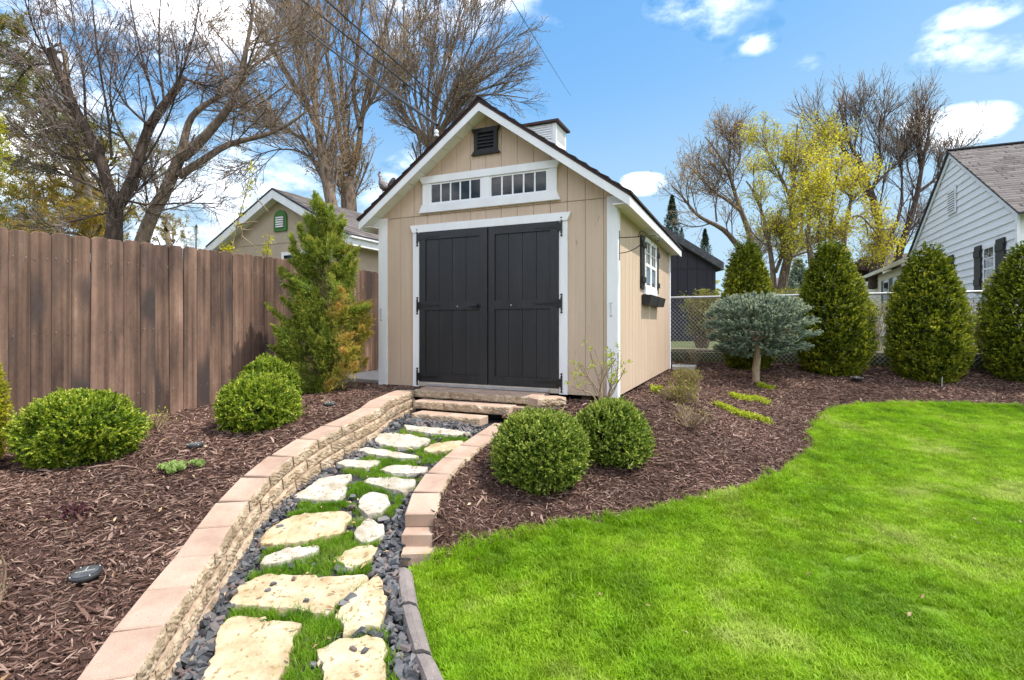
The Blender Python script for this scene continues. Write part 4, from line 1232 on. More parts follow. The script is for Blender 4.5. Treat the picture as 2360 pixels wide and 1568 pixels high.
# ---- side window with shutters and a planter box: x = outwards (negative t), y = s
def sb(g, a, b, s0, s1, z0, z1): g.box(-b, -a, s0, s1, z0, z1)
g = G(); sb(g, .004, .010, 1.56, 2.41, 1.95, 2.575)
sw_ = sg(g, 'side_window', MAT['black'])
for s0, s1, z0, z1, e in ((1.510, 1.575, 1.945, 2.60, .03), (2.395, 2.455, 1.945, 2.60, .03), (1.955, 2.015, 1.945, 2.575, .028), (1.575, 1.955, 2.545, 2.60, .03), (2.015, 2.395, 2.545, 2.60, .03), (1.50, 2.47, 1.845, 1.945, .036)):
    g = G(); sb(g, .003, e, s0 + .0005, s1 - .0005, z0, z1); sg(g, 'window_casing', MAT['white'], sw_)
for s0, s1 in ((1.575, 1.955), (2.015, 2.395)):
    g = G(); sb(g, .010, .024, s0, s1, 2.222, 2.262); sb(g, .010, .024, s0, s0 + .03, 1.946, 2.222); sb(g, .010, .024, s1 - .03, s1, 1.946, 2.222); sb(g, .010, .024, s0 + .03, s1 - .03, 1.946, 1.975)
    sb(g, .010, .022, s0, s0 + .03, 2.262, 2.545); sb(g, .010, .022, s1 - .03, s1, 2.262, 2.545); sg(g, 'sash', MAT['white'], sw_)
    g = G(); sb(g, .0105, .014, s0 + .03, s1 - .03, 1.975, 2.222); sg(g, 'pane', MAT['glass'], sw_)
    m = (s0 + s1) / 2
    for a, b, c, d in ((s0 + .03, m - .008, 2.262, 2.395), (m + .008, s1 - .03, 2.262, 2.395), (s0 + .03, m - .008, 2.411, 2.545), (m + .008, s1 - .03, 2.411, 2.545)):
        g = G(); sb(g, .0105, .014, a, b, c, d); sg(g, 'pane', MAT['glass'], sw_)
    g = G(); sb(g, .0108, .020, m - .008, m + .008, 2.262, 2.545); sb(g, .0108, .0205, s0 + .03, m - .009, 2.396, 2.410); sb(g, .0108, .0205, m + .009, s1 - .03, 2.396, 2.410); sg(g, 'muntin', MAT['white'], sw_)
for s0, s1 in ((1.285, 1.505), (2.460, 2.680)):
    g = G(); sb(g, .003, .022, s0, s1, 1.905, 2.585); sh = sg(g, 'shutter', MAT['shutter'])
    for z0, z1 in ((1.99, 2.06), (2.44, 2.51)):
        g = G(); sb(g, .0225, .042, s0 - .005, s1 + .005, z0, z1); sg(g, 'batten', MAT['shutter'], sh)
    for i in range(1, 3):
        pass
for s0, s1 in ((1.385, 2.015), (2.035, 2.665)):
    g = G(); g.add([(-.004, s0, 1.83), (-.125, s0, 1.83), (-.125, s1, 1.83), (-.004, s1, 1.83), (-.004, s0 + .015, 1.705), (-.100, s0 + .015, 1.705), (-.100, s1 - .015, 1.705), (-.004, s1 - .015, 1.705),
                    (-.014, s0 + .01, 1.83), (-.115, s0 + .01, 1.83), (-.115, s1 - .01, 1.83), (-.014, s1 - .01, 1.83), (-.014, s0 + .02, 1.80), (-.113, s0 + .02, 1.80), (-.113, s1 - .02, 1.80), (-.014, s1 - .02, 1.80)],
                   [(0, 4, 5, 1), (1, 5, 6, 2), (2, 6, 7, 3), (3, 7, 4, 0), (4, 7, 6, 5), (0, 1, 9, 8), (1, 2, 10, 9), (2, 3, 11, 10), (3, 0, 8, 11), (8, 9, 13, 12), (9, 10, 14, 13), (10, 11, 15, 14), (11, 8, 12, 15), (12, 13, 14, 15)])
    sg(g, 'planter_box', MAT['pot'])
# ---- small hooks on the corner boards
for t, z0, z1 in ((3.006, 1.504, 1.642), (.055, 1.540, 1.671)):
    g = G(); g.tube([(t, -.022, z1), (t, -.036, z1 + .004), (t, -.038, z1 - .012), (t - .002, -.030, (z0 + z1) / 2), (t - .003, -.034, z0 + .012), (t - .006, -.040, z0), (t - .012, -.036, z0 + .006)], .0035, 6)
    g.tube([(t + .012, -.024, z1 + .004), (t - .012, -.024, z1 + .004)], .004, 6); g.tube([(t + .014, -.024, z0), (t - .014, -.024, z0)], .004, 6)
    sg(g, 'hook', MAT['steel'])
# ---- hanging-basket bracket on the corner (arm points along -t)
g = G()
g.box(-.026, -.0205, .030, .044, 2.122, 2.432)
arm = [(-.02 - .36 * k / 10, .037, 2.361 - .005 * math.sin(k / 10 * 3.14)) for k in range(11)]
arm += [(-.40, .037, 2.352), (-.425, .037, 2.335), (-.428, .037, 2.312), (-.412, .037, 2.297), (-.392, .037, 2.302), (-.388, .037, 2.318)]
g.tube(arm, .0048, 6)
g.tube([(-.023 - .27 * math.sin(k / 10 * 1.45), .037, 2.197 + .165 * (1 - math.cos(k / 10 * 1.5708))) for k in range(11)], .0045, 6)
g.tube([(-.215, .037, 2.361), (-.235, .037, 2.405), (-.265, .037, 2.408), (-.31, .037, 2.372)], .0042, 6)
sg(g, 'plant_bracket', MAT['black'])
# ---- cupola
ct, cs, hw = TC, 1.985, .228
g = G(); g.prism([(ct - hw, roofline(ct - hw, .03)), (ct - hw, 4.365), (ct + hw, 4.365), (ct + hw, roofline(ct + hw, .03)), (ct, roofline(ct, .03))], cs - hw + .006, cs + hw - .006)
cu = sg(g, 'cupola', MAT['white'])
for a in (-1, 1):
    for b in (-1, 1):
        g = G(); x, y = ct + a * (hw - .022), cs + b * (hw - .022); g.box(x - .026, x + .026, y - .026, y + .026, roofline(ct + hw, .02), 4.366); sg(g, 'post', MAT['white'], cu)
for k in range(6):
    z = 4.155 + k * .034
    for face in (0, 1):
        for b in (-1, 1):
            g = G()
            if face == 0:
                y = cs + b * hw
                g.add([(ct - hw + .05, y + b * .008, z), (ct + hw - .05, y + b * .008, z), (ct + hw - .05, y - b * .006, z + .024), (ct - hw + .05, y - b * .006, z + .024), (ct - hw + .05, y + b * .008, z - .006), (ct + hw - .05, y + b * .008, z - .006), (ct + hw - .05, y - b * .006, z + .016), (ct - hw + .05, y - b * .006, z + .016)],
                      [(0, 1, 2, 3), (7, 6, 5, 4), (0, 4, 5, 1), (3, 2, 6, 7)])
            else:
                x = ct + b * hw
                g.add([(x + b * .008, cs - hw + .05, z), (x + b * .008, cs + hw - .05, z), (x - b * .006, cs + hw - .05, z + .024), (x - b * .006, cs - hw + .05, z + .024), (x + b * .008, cs - hw + .05, z - .006), (x + b * .008, cs + hw - .05, z - .006), (x - b * .006, cs + hw - .05, z + .016), (x - b * .006, cs - hw + .05, z + .016)],
                      [(0, 1, 2, 3), (7, 6, 5, 4), (0, 4, 5, 1), (3, 2, 6, 7)])
            sg(g, 'louvre', MAT['white'], cu)
e = hw + .055
g = G(); g.add([(ct - e, cs - e, 4.372), (ct + e, cs - e, 4.372), (ct + e, cs + e, 4.372), (ct - e, cs + e, 4.372), (ct - e, cs - e, 4.402), (ct + e, cs - e, 4.402), (ct + e, cs + e, 4.402), (ct - e, cs + e, 4.402), (ct, cs, 4.50)],
               [(3, 2, 1, 0), (0, 1, 5, 4), (1, 2, 6, 5), (2, 3, 7, 6), (3, 0, 4, 7), (4, 5, 8), (5, 6, 8), (6, 7, 8), (7, 4, 8)])
sg(g, 'cupola_roof', MAT['roof_edge'], cu)
# ---- white cable insulator on the far left slope
g = G()
b0 = (2.20, .0)
g.tube([(b0[0], b0[1], roofline(b0[0], .03)), (b0[0], b0[1], roofline(b0[0], .27))], .012, 8)
sg(g, 'cable_mast', MAT['black'])
g = G(); g.lathe([(.010, 0), (.03, .01), (.03, .03), (.016, .04), (.028, .05), (.028, .075), (.010, .09)], (b0[0], b0[1], roofline(b0[0], .26)), 10)
sg(g, 'insulator', MAT['white'])

# ------------------------------------------------------------------ rooster figure on the left roof slope
rp = S(2.864, -.15, roofline(2.864, .062))
rooster = thing('rooster_figure', 'pewter metal rooster figure standing on the left roof slope of the shed', 'rooster figure', rp)
# local frame: x towards the tail (to the right in view), z up
def rmap(x, y, z): 
    a = U * -x; b = W_ * y
    return (rp[0] + a[0] + b[0], rp[1] + a[1] + b[1], rp[2] + z)
def ellipse_tube(path_pts, rad, n=10):
    g = G(); g.tube(path_pts, rad, n); g.map(rmap); return g
obj('body', ellipse_tube([(-.075, 0, .275), (-.066, 0, .262), (-.055, 0, .235), (-.048, 0, .205), (-.035, 0, .165), (-.01, 0, .125), (.025, 0, .10), (.055, 0, .095), (.085, 0, .105)], [.010, .019, .021, .027, .044, .058, .056, .040, .012], 12), MAT['rooster'], rooster, smooth=True)
g = G()
for k in range(5):
    a = .2 + k * .28
    pts = [(.06 + .012 * k, 0, .11)]
    for j in range(1, 7):
        f = j / 6; pts.append((.06 + .10 * math.sin(f * 2.2) * (1 - .08 * k), .006 * (k % 2) - .003, .11 + (.075 - .016 * k) * math.sin(f * 2.6) + .012 * (1 - k * .2)))
    g.tube(pts, [.010, .016, .018, .018, .016, .012, .004], 6)
g.map(rmap); obj('tail', g, MAT['rooster'], rooster, smooth=True)
g = G()
for y in (-.02, .02):
    g.tube([(-.005, y, .085), (-.002, y, .045), (-.005, y, .0), (-.03, y, -.004)], [.012, .006, .005, .003], 6)
    g.tube([(-.005, y, .0), (-.02, y + .014, -.003)], [.004, .002], 5)
g.map(rmap); obj('leg', g, MAT['rooster'], rooster)
g = G(); g.prism([(-.088, .290), (-.080, .306), (-.074, .296), (-.066, .310), (-.060, .296), (-.052, .302), (-.055, .278), (-.08, .278)], -.003, .003); g.map(rmap); obj('comb', g, MAT['rooster'], rooster)
g = G(); g.tube([(-.082, 0, .274), (-.108, 0, .266)], [.008, .001], 6); g.tube([(-.083, 0, .262), (-.082, 0, .242)], [.007, .005], 6); g.map(rmap); obj('beak', g, MAT['black'], rooster)

# ------------------------------------------------------------------ board fence on the left
fence = thing('wooden_fence', 'brown stained dog-eared board fence along the left side of the garden', 'fence', S(FT, -1, .5))
rng = np.random.default_rng(61)
def fence_top(s): return float(np.interp(s, [-6.5, -3.1, -2.08, -.5, 4.5], [2.17, 2.26, 2.30, 2.325, 2.325]))
def picket_mesh(k, w, h):
    c = .026
    e = .004
    def prof(d, dz): return [(-w / 2 + d, 0), (-w / 2 + d, h - c - dz * .4), (-w / 2 + c + dz * .4, h - dz), (w / 2 - c - dz * .4, h - dz), (w / 2 - d, h - c - dz * .4), (w / 2 - d, 0)]
    g = G(); A, B = prof(e, e), prof(0, 0); m = 6
    g.add([(x, 0, z) for x, z in A] + [(x, e, z) for x, z in B] + [(x, .021, z) for x, z in B],
          [tuple(range(m)), tuple(range(3 * m - 1, 2 * m - 1, -1))] + [((i + 1) % m + o, i + o, m + i + o, m + (i + 1) % m + o) for o in (0, m) for i in range(m)])
    me = bpy.data.meshes.new('picket'); me.from_pydata(g.v, [], g.f); me.materials.append(MAT['fence']); me.update(); return me
pk = [picket_mesh(k, .1515, 1.86) for k in range(3)]
s = -6.6
yaw_v = math.atan2(W_[1], W_[0])
i = 0
while s < 4.6:
    o = bpy.data.objects.new('picket', pk[i % 3]); link(o, fence)
    zt = fence_top(s) + rng.normal() * .006
    o.location = S(FT + (.004 if i % 2 else 0) + rng.uniform(0, .008), s, zt - 1.86) - ORG[fence.name]
    o.rotation_euler = (rng.normal() * .003, rng.normal() * .004, yaw_v)
    o.scale = (rng.uniform(.99, 1.008), 1, 1)
    s += .1525; i += 1
for dz in (-.28, -.95, -1.6):
    g = G(); g.box(FT + .03, FT + .07, -6.6, 4.6, 0, .09); g.v = [(a, b, c + fence_top(b) + dz) for a, b, c in g.v]; g.map(shed_map, True); obj('rail', g, MAT['fence'], fence)
for s in np.arange(-6.3, 4.7, 2.4):
    g = G(); g.box(FT + .072, FT + .16, s, s + .09, .3, fence_top(s) - .08); g.map(shed_map, True); obj('post', g, MAT['fence'], fence)
g = G()
i = 0
s = -6.6
while s < 4.6:
    for dz in (-.235, -.90, -1.55):
        for ds in (-.045, .045):
            if rng.uniform() < .8: g.tube([(FT - .001, s + ds, fence_top(s) + dz + rng.normal() * .012), (FT - .004, s + ds, fence_top(s) + dz)], .0032, 5)
    s += .1525
g.map(shed_map, True)
o = obj('nail_heads', g, MAT['nail'], fence); o['kind'] = 'stuff'

# ------------------------------------------------------------------ chain link fence behind the bed
clf = thing('chain_link_fence', 'galvanised chain link fence with a top rail behind the rounded evergreens', 'fence', (*(CF0 + CFd * 2.5), .74))
CZ0, CZ1, CL = .80, 1.955, 7.2
def cf(a, n, z): p = CF0 + CFd * a + np.array([.4073, .9133]) * n; return (p[0], p[1], z)
g = G(); g.tube([cf(-.6, 0, CZ1), cf(CL, 0, CZ1)], .021, 10); obj('top_rail', g, MAT['steel'], clf)
for a in (-.55, 1.22, 2.62, 3.96, 5.6):
    g = G(); g.tube([cf(a, .03, .6), cf(a, .03, CZ1 + .05)], .026, 10); p = cf(a, .03, CZ1 + .05)
    g.lathe([(.028, 0), (.028, .02), (.01, .04)], p, 10); obj('post', g, MAT['steel'], clf)
pitch = .072
H_ = CZ1 - CZ0
P, R = [], []
for sgn in (1, -1):
    for j in range(-int(H_ / pitch) - 2, int((CL + .6) / pitch) + int(H_ / pitch) + 2):
        a0 = -.6 + j * pitch
        z0, z1 = CZ0, CZ1
        aa, bb = a0, a0 + sgn * (H_ * .95)
        lo, hi = -.6, CL
        def clipt(v): return (v - aa) / (bb - aa)
        t0, t1 = sorted((clipt(lo), clipt(hi))); t0, t1 = max(t0, 0), min(t1, 1)
        if t1 - t0 < .02: continue
        K = 14
        f = np.linspace(t0, t1, K)
        al = aa + (bb - aa) * f; z = z0 + (z1 - z0) * f
        n = .004 * sgn + .002 * np.sin(f * 60)
        pt = CF0[None] + al[:, None] * CFd[None] + n[:, None] * np.array([[.4073, .9133]])
        P.append(np.c_[pt, z]); R.append(np.full(K, .0020))
V, F = tubes(np.array(P), np.array(R), 4)
o = obj_np('wire_mesh', V, F, MAT['steel'], clf, kind='stuff')
g = G()
j = -.6
while j < CL:
    for e in (-1, 1): g.tube([cf(j, 0, CZ0), cf(j + e * .018, .0, CZ0 - .04)], .002, 4)
    j += pitch
o = obj('wire_ends', g, MAT['steel'], clf); o['kind'] = 'stuff'
# low timber wall holding the neighbours' ground
tw_ = thing('timber_edging', 'low dark timber edging with a pale top running behind the chain link fence', 'timber edging', cf(2, .22, .7))
for i in range(5):
    a, b = -1.2 + i * 2.4, -1.2 + (i + 1) * 2.4 - .012
    g = G(); g.add([cf(a, .17, .6), cf(b, .17, .6), cf(b, .30, .6), cf(a, .30, .6), cf(a, .17, .945), cf(b, .17, .945), cf(b, .30, .945), cf(a, .30, .945)], [(0, 3, 2, 1), (4, 5, 6, 7), (0, 1, 5, 4), (1, 2, 6, 5), (2, 3, 7, 6), (3, 0, 4, 7)])
    obj('timber', g, MAT['timber_dark'], tw_)
    g = G(); g.add([cf(a, .15, .948), cf(b, .15, .948), cf(b, .32, .948), cf(a, .32, .948), cf(a, .15, .985), cf(b, .15, .985), cf(b, .32, .985), cf(a, .32, .985)], [(0, 3, 2, 1), (4, 5, 6, 7), (0, 1, 5, 4), (1, 2, 6, 5), (2, 3, 7, 6), (3, 0, 4, 7)])
    obj('cap_board', g, MAT['timber'], tw_)

# ------------------------------------------------------------------ neighbour's tan garage on the left (parallel to the shed)
YP = 14.0
GP = np.array([(627 - CXV) / FV * YP, YP])            # under its ridge end
GW, GZE, GZP, GOV = 2.56, 3.64, 5.02, .30
def gm(t, s, z): return (GP[0] + U[0] * t + W_[0] * s, GP[1] + U[1] * t + W_[1] * s, z)   # t left of the ridge, s back
garage = thing('neighbour_garage', 'tan gabled garage with a green arched vent beyond the board fence', 'garage', gm(0, 3, .93))
def gg(g, name, mat, parent=garage): g.map(gm, True); return obj(name, g, mat, parent)
gs = (GZP - GZE) / GW
def gz(t, d=0.0): return GZP - gs * abs(t) + d
ww = GW - .38
g = G(); g.prism([(-ww, .93), (-ww, gz(ww, -.2)), (0, gz(0, -.2)), (ww, gz(ww, -.2)), (ww, .93)], GOV, 6.5); gw = gg(g, 'wall', MAT['tan_far'])
g = G(); g.prism([(-ww + .005, 3.62), (-ww + .005, 3.645), (ww - .005, 3.645), (ww - .005, 3.62)], GOV - .015, GOV - .001); gg(g, 'band', MAT['tan_far'], gw)
for sgn in (1, -1):
    e = sgn * GW
    def pr(p): return p if sgn < 0 else p[::-1]
    g = G(); g.prism(pr([(0, gz(0, -.03)), (e, gz(e, -.03)), (e, gz(e, .02)), (0, gz(0, .02))]), -.01, 6.9); rf = gg(g, 'roof', MAT['navy_roof'])
    g = G(); g.prism(pr([(0, gz(0, -.25)), (e, gz(e, -.25)), (e, gz(e, -.035)), (0, gz(0, -.035))]), 0, .03); gg(g, 'rake_board', MAT['white'])
    g = G(); g.prism(pr([(0, gz(0, -.20)), (e, gz(e, -.20)), (e, gz(e, -.18)), (0, gz(0, -.18))]), .032, GOV - .002); gg(g, 'soffit', MAT['soffit'])
    x0, x1 = sorted((e, e - sgn * .03)); g = G(); g.box(x0, x1, .032, 6.8, gz(e, -.25), gz(e, -.035)); gg(g, 'fascia_board', MAT['white'])
    x0, x1 = sorted((e - sgn * .032, sgn * ww + sgn * .002)); g = G(); g.box(x0, x1, .032, 6.8, gz(e, -.20), gz(e, -.18)); gg(g, 'soffit', MAT['soffit'])
    x0, x1 = sorted((e + sgn * .002, e + sgn * .08)); g = G(); g.box(x0, x1, .0, 6.8, gz(e, -.07), gz(e, -.03)); gg(g, 'gutter', MAT['white'])
    # shingle courses on the slope
    V, F, T = [], [], []
    n = 16
    for i in range(n):
        for j in range(23):
            a, b = sgn * GW * (i / n), sgn * GW * ((i + 1) / n + .004)
            s0 = j * .3 + (.15 if i % 2 else 0); s1 = s0 + .296
            if s1 > 6.95: continue
            o_ = len(V); V += [gm(a, s0, gz(a, .022)), gm(b, s0, gz(b, .036)), gm(b, s1, gz(b, .036)), gm(a, s1, gz(a, .022))]; F.append((o_, o_ + 1, o_ + 2, o_ + 3)); T.append(RNG.uniform())
    o = obj_np('shingle_courses', np.array(V), np.array(F), MAT['shingle'], rf, tint=np.array(T), kind='stuff')
for sgn in (1, -1):
    x0, x1 = sorted((sgn * ww + sgn * .015, sgn * (ww - .09))); g = G(); g.box(x0, x1, GOV - .02, GOV - .002, .93, 3.36); gg(g, 'corner_board', MAT['white'])
# vent (arched, green) at its place in the gable
vt = -.60 + .0
def arch(c, w, z0, z1, n=10):
    r = w / 2; return [(c - r, z0), (c + r, z0)] + [(c + r * math.cos(math.pi * k / n), z1 - r + r * math.sin(math.pi * k / n)) for k in range(n + 1)]
def plane_garage(vx, vy, off=GOV):
    o_ = GP + W_ * off; r = np.array([(vx - CXV) / FV, 1.0]); A = np.array([[r[0], -U[0]], [r[1], -U[1]]]); k, t = np.linalg.solve(A, o_); return t, CAMH + k * (HYV - vy) / FV
va, vb = plane_garage(634, 535), plane_garage(663, 483)
vc = (va[0] + vb[0]) / 2; vw = abs(va[0] - vb[0])
g = G(); g.prism(arch(vc, vw, va[1], vb[1]), GOV - .05, GOV - .002); vent = gg(g, 'vent', MAT['green'])
for k in range(5):
    z = va[1] + .10 + k * (vb[1] - va[1] - .30) / 4.4
    g = G(); g.box(vc - vw * .30, vc + vw * .30, GOV - .075, GOV - .051, z, z + .038); gg(g, 'louvre', MAT['white'], vent)
g = G(); g.box(vc - vw * .32, vc + vw * .32, GOV - .054, GOV - .0502, va[1] + .08, vb[1] - .17); gg(g, 'vent_hole', MAT['black'], vent)
wa = plane_garage(650, 600); 
g = G(); g.box(wa[0] - 1.3, wa[0], GOV - .03, GOV - .002, 2.3, plane_garage(652, 582)[1]); wf = gg(g, 'window', MAT['white'])
g = G(); g.box(wa[0] - 1.2, wa[0] - .10, GOV - .035, GOV - .031, 2.4, plane_garage(652, 590)[1]); gg(g, 'pane', MAT['glass'], wf)

# ------------------------------------------------------------------ dark navy outbuilding behind the shed
nx0, nY = 6.35, 16.5
navy = thing('navy_outbuilding', 'dark navy outbuilding with grooved siding just behind the right side of the shed', 'outbuilding', (4, nY + 2, .93))
def rl(x): return 3.42 + .60 * (nx0 - x)
xl = 1.2
pkx = 3.0
def rz(x): return rl(x) if x > pkx else rl(pkx) - .6 * (pkx - x)
g = G(); g.prism([(xl, .93), (xl, rz(xl) - .25), (pkx, rz(pkx) - .25), (nx0 - .12, rz(nx0) - .20), (nx0 - .12, .93)], nY, nY + 5); nw = obj('wall', g, MAT['navy'], navy)
x = xl + .02
seam = CAMH + (748 - 621) / FV * nY
while x < nx0 - .16:
    b = min(x + .30, nx0 - .125)
    g = G(); g.prism([(x + .006, .93), (x + .006, seam - .012), (b - .006, seam - .012), (b - .006, .93)], nY - .018, nY - .001); obj('siding_panel', g, MAT['navy'], nw)
    tops = [(x + .006, rz(x) - .26)] + ([(pkx, rz(pkx) - .26)] if x + .006 < pkx < b - .006 else []) + [(b - .006, rz(b) - .26)]
    if tops[0][1] > seam + .05 and tops[-1][1] > seam + .03:
        g = G(); g.prism([(x + .006, seam + .012)] + tops + [(b - .006, seam + .012)], nY - .018, nY - .001); obj('siding_panel', g, MAT['navy'], nw)
    x = b
g = G(); g.prism([(pkx, rz(pkx) - .24), (nx0 + .12, rz(nx0 + .12) - .24), (nx0 + .12, rz(nx0 + .12)), (pkx, rz(pkx))], nY - .22, nY + 5.2); obj('roof', g, MAT['navy_roof'], navy)
g = G(); g.prism([(xl - .3, rz(xl - .3) - .24), (pkx, rz(pkx) - .24), (pkx, rz(pkx)), (xl - .3, rz(xl - .3))], nY - .22, nY + 5.2); obj('roof', g, MAT['navy_roof'], navy)
g = G(); g.box(nx0 - .15, nx0 - .06, nY - .03, nY - .0185, .93, rz(nx0) - .26); obj('corner_board', g, MAT['navy'], navy)

# ------------------------------------------------------------------ white house on the right (gable wall parallel to the shed's side)
YH = 15.0
HP = np.array([(2193 - CXV) / FV * YH, YH]); hw_ = .2754 * YH
HZP, HZE = CAMH + (HYV - 352) / FV * YH, 3.86
hs = (HZP - HZE) / hw_
def hm(n, s, z): return (HP[0] - U[0] * n + W_[0] * s, HP[1] - U[1] * n + W_[1] * s, z)   # n: into the house (right), s: along the gable
def hz(s, d=0.0): return HZP - hs * abs(s) + d
house = thing('white_house', 'white clapboard house with black shutters and a grey shingle roof at the right', 'house', hm(3, 0, .93))
def hg(g, name, mat, parent=house, flip=False): g.map(hm, flip); return obj(name, g, mat, parent)
def hprism(poly_sz, n0, n1):       # polygon in (s, z), thickness along n
    g = G(); m = len(poly_sz)
    g.add([(n0, s, z) for s, z in poly_sz] + [(n1, s, z) for s, z in poly_sz],
          [tuple(range(m)), tuple(range(2 * m - 1, m - 1, -1))] + [((i + 1) % m, i, m + i, m + (i + 1) % m) for i in range(m)])
    return g
wall_h = hg(hprism([(-hw_ + .1, .6), (-hw_ + .1, hz(hw_ - .1, -.1)), (0, hz(0, -.1)), (hw_ - .1, hz(hw_ - .1, -.1)), (hw_ - .1, .6)], .03, 7.0), 'wall', MAT['house_white'])
ex = .195
z = .95
while z < HZP - .15:
    z1 = min(z + ex, HZP - .11)
    def half(zz): return hw_ - .12 if zz <= HZE - .1 else max((HZP - .1 - zz) / hs, .01)
    a, b = half(z), half(z1)
    g = G()
    vs_ = [(-.012, -a, z), (-.012, a, z), (.012, b, z1), (.012, -b, z1), (.032, -a, z), (.032, a, z), (.032, b, z1), (.032, -b, z1)]
    g.add(vs_, [(0, 1, 2, 3), (0, 4, 5, 1), (1, 5, 6, 2), (3, 7, 4, 0), (2, 6, 7, 3)])
    hg(g, 'clapboard', MAT['house_white'], wall_h)
    z += ex
for sgn in (1, -1):
    e = sgn * (hw_ + .05)
    pts = [(0, hz(0, -.14)), (e, hz(e, -.14)), (e, hz(e, .0)), (0, hz(0, .0))]
    hg(hprism(pts if sgn > 0 else pts[::-1], -.045, -.014), 'rake_board', MAT['house_white'])
    e = sgn * (hw_ + .22)
    pts = [(0, hz(0, .002)), (e, hz(e, .002)), (e, hz(e, .05)), (0, hz(0, .05))]
    rf = hg(hprism(pts if sgn > 0 else pts[::-1], -.09, 7.2), 'roof', MAT['navy_roof'])
    V, F, T = [], [], []
    L = (hw_ + .22) * math.hypot(1, hs); n = int(L / .15)
    for i in range(n):
        for j in range(24):
            a, b = e * i / n, e * ((i + 1) / n + .004)
            n0 = -.10 + j * .305 + RNG.uniform(-.02, .02) + (.15 if i % 2 else 0) - .15; n1 = n0 + .300
            n0 = max(n0, -.10); lf = RNG.uniform(0, .006)
            o_ = len(V); V += [hm(n0, a, hz(a, .053)), hm(n0, b, hz(b, .066 + lf)), hm(n1, b, hz(b, .066 + lf)), hm(n1, a, hz(a, .053)), hm(n0, b, hz(b, .05)), hm(n1, b, hz(b, .05))]
            F += [(o_, o_ + 1, o_ + 2, o_ + 3), (o_ + 1, o_ + 4, o_ + 5, o_ + 2)]; q = RNG.uniform(); T += [q, q]
    obj_np('shingle_courses', np.array(V), np.array(F), MAT['shingle'], rf, tint=np.array(T), kind='stuff')
g = G(); g.box(-.10, 7.2, -.10, .10, HZP + .05, HZP + .085); hg(g, 'ridge_cap', MAT['navy_roof'])
g = G(); g.box(.0, 7.2, -hw_ - .25, -hw_ - .12, HZE - .12, HZE - .02); hg(g, 'gutter', MAT['house_white'])
g = G(); g.box(-.03, .02, -hw_ + .02, -hw_ + .12, .9, HZE - .05); hg(g, 'corner_board', MAT['house_white'])
def plane_house(vx, vy, n=0.0):
    o_ = HP - U * n; r = np.array([(vx - CXV) / FV, 1.0]); A = np.array([[r[0], -W_[0]], [r[1], -W_[1]]]); k, s = np.linalg.solve(A, o_); return s, CAMH + k * (HYV - vy) / FV
def q3(p): return ((2060 + .28058 * p[0]) / 1.08475, (340 + .28058 * p[1]) / 1.08475)
# attic vent
(a0, z0), (a1, z1) = plane_house(*q3((1120, 690))), plane_house(*q3((1178, 470)))
s0, s1 = sorted((a0, a1)); zb, zt = z0, z1
g = G(); g.box(-.045, -.014, s0 - .07, s1 + .07, zb - .07, zt + .12); v = hg(g, 'gable_vent', MAT['house_white'])
g = G(); g.box(-.047, -.0455, s0, s1, zb, zt); hg(g, 'vent_hole', MAT['black'], v)
for k in range(9):
    zz = zb + (zt - zb) * (k + .2) / 9; g = G(); g.box(-.062, -.0475, s0, s1, zz, zz + (zt - zb) / 16); hg(g, 'louvre', MAT['house_white'], v)
# windows and shutters on the gable wall
def house_window(sa, sb, za, zb_, shut):
    s0, s1 = sorted((sa, sb)); z0, z1 = sorted((za, zb_))
    g = G(); g.box(-.05, -.014, s0, s1, z0, z1); w = hg(g, 'window', MAT['white'])
    nx, nz = 2, 4
    for i in range(nx):
        for j in range(nz):
            a = s0 + .07 + (s1 - s0 - .14) * i / nx; b = s0 + .07 + (s1 - s0 - .14) * (i + 1) / nx
            c = z0 + .07 + (z1 - z0 - .14) * j / nz; d = z0 + .07 + (z1 - z0 - .14) * (j + 1) / nz
            g = G(); g.box(-.054, -.051, a + .012, b - .012, c + .012, d - (.035 if j == 1 else .012)); hg(g, 'pane', MAT['glass'], w)
    for a, b in shut:
        g = G(); g.box(-.045, -.014, a, b, z0 - .02, z1 + .06); sh = hg(g, 'shutter', MAT['shutter'])
        for zz in (z0 + .16, z1 - .22):
            g = G(); g.box(-.065, -.0455, a + .01, b - .01, zz, zz + .16); hg(g, 'batten', MAT['shutter'], sh)
sA, zA = plane_house(*q3((1440, 985))); sB, _ = plane_house(*q3((1545, 935))); sC, _ = plane_house(*q3((1355, 985))); sD, _ = plane_house(*q3((1412, 985))); sE, _ = plane_house(*q3((1625, 920)))
zw0 = plane_house(*q3((1440, 1385)))[1]
house_window(sA - .0, sB - .0, zw0, zA, [tuple(sorted((sC, sD))), tuple(sorted((sB - .02, sE)))])
sF, zF = plane_house(*q3((1105, 1075))); sG, _ = plane_house(*q3((1162, 1070)))
wd = abs(sA - sB)
house_window(max(sF, sG) + .02, max(sF, sG) + .02 + wd, zw0, zA, [tuple(sorted((sF, sG)))])
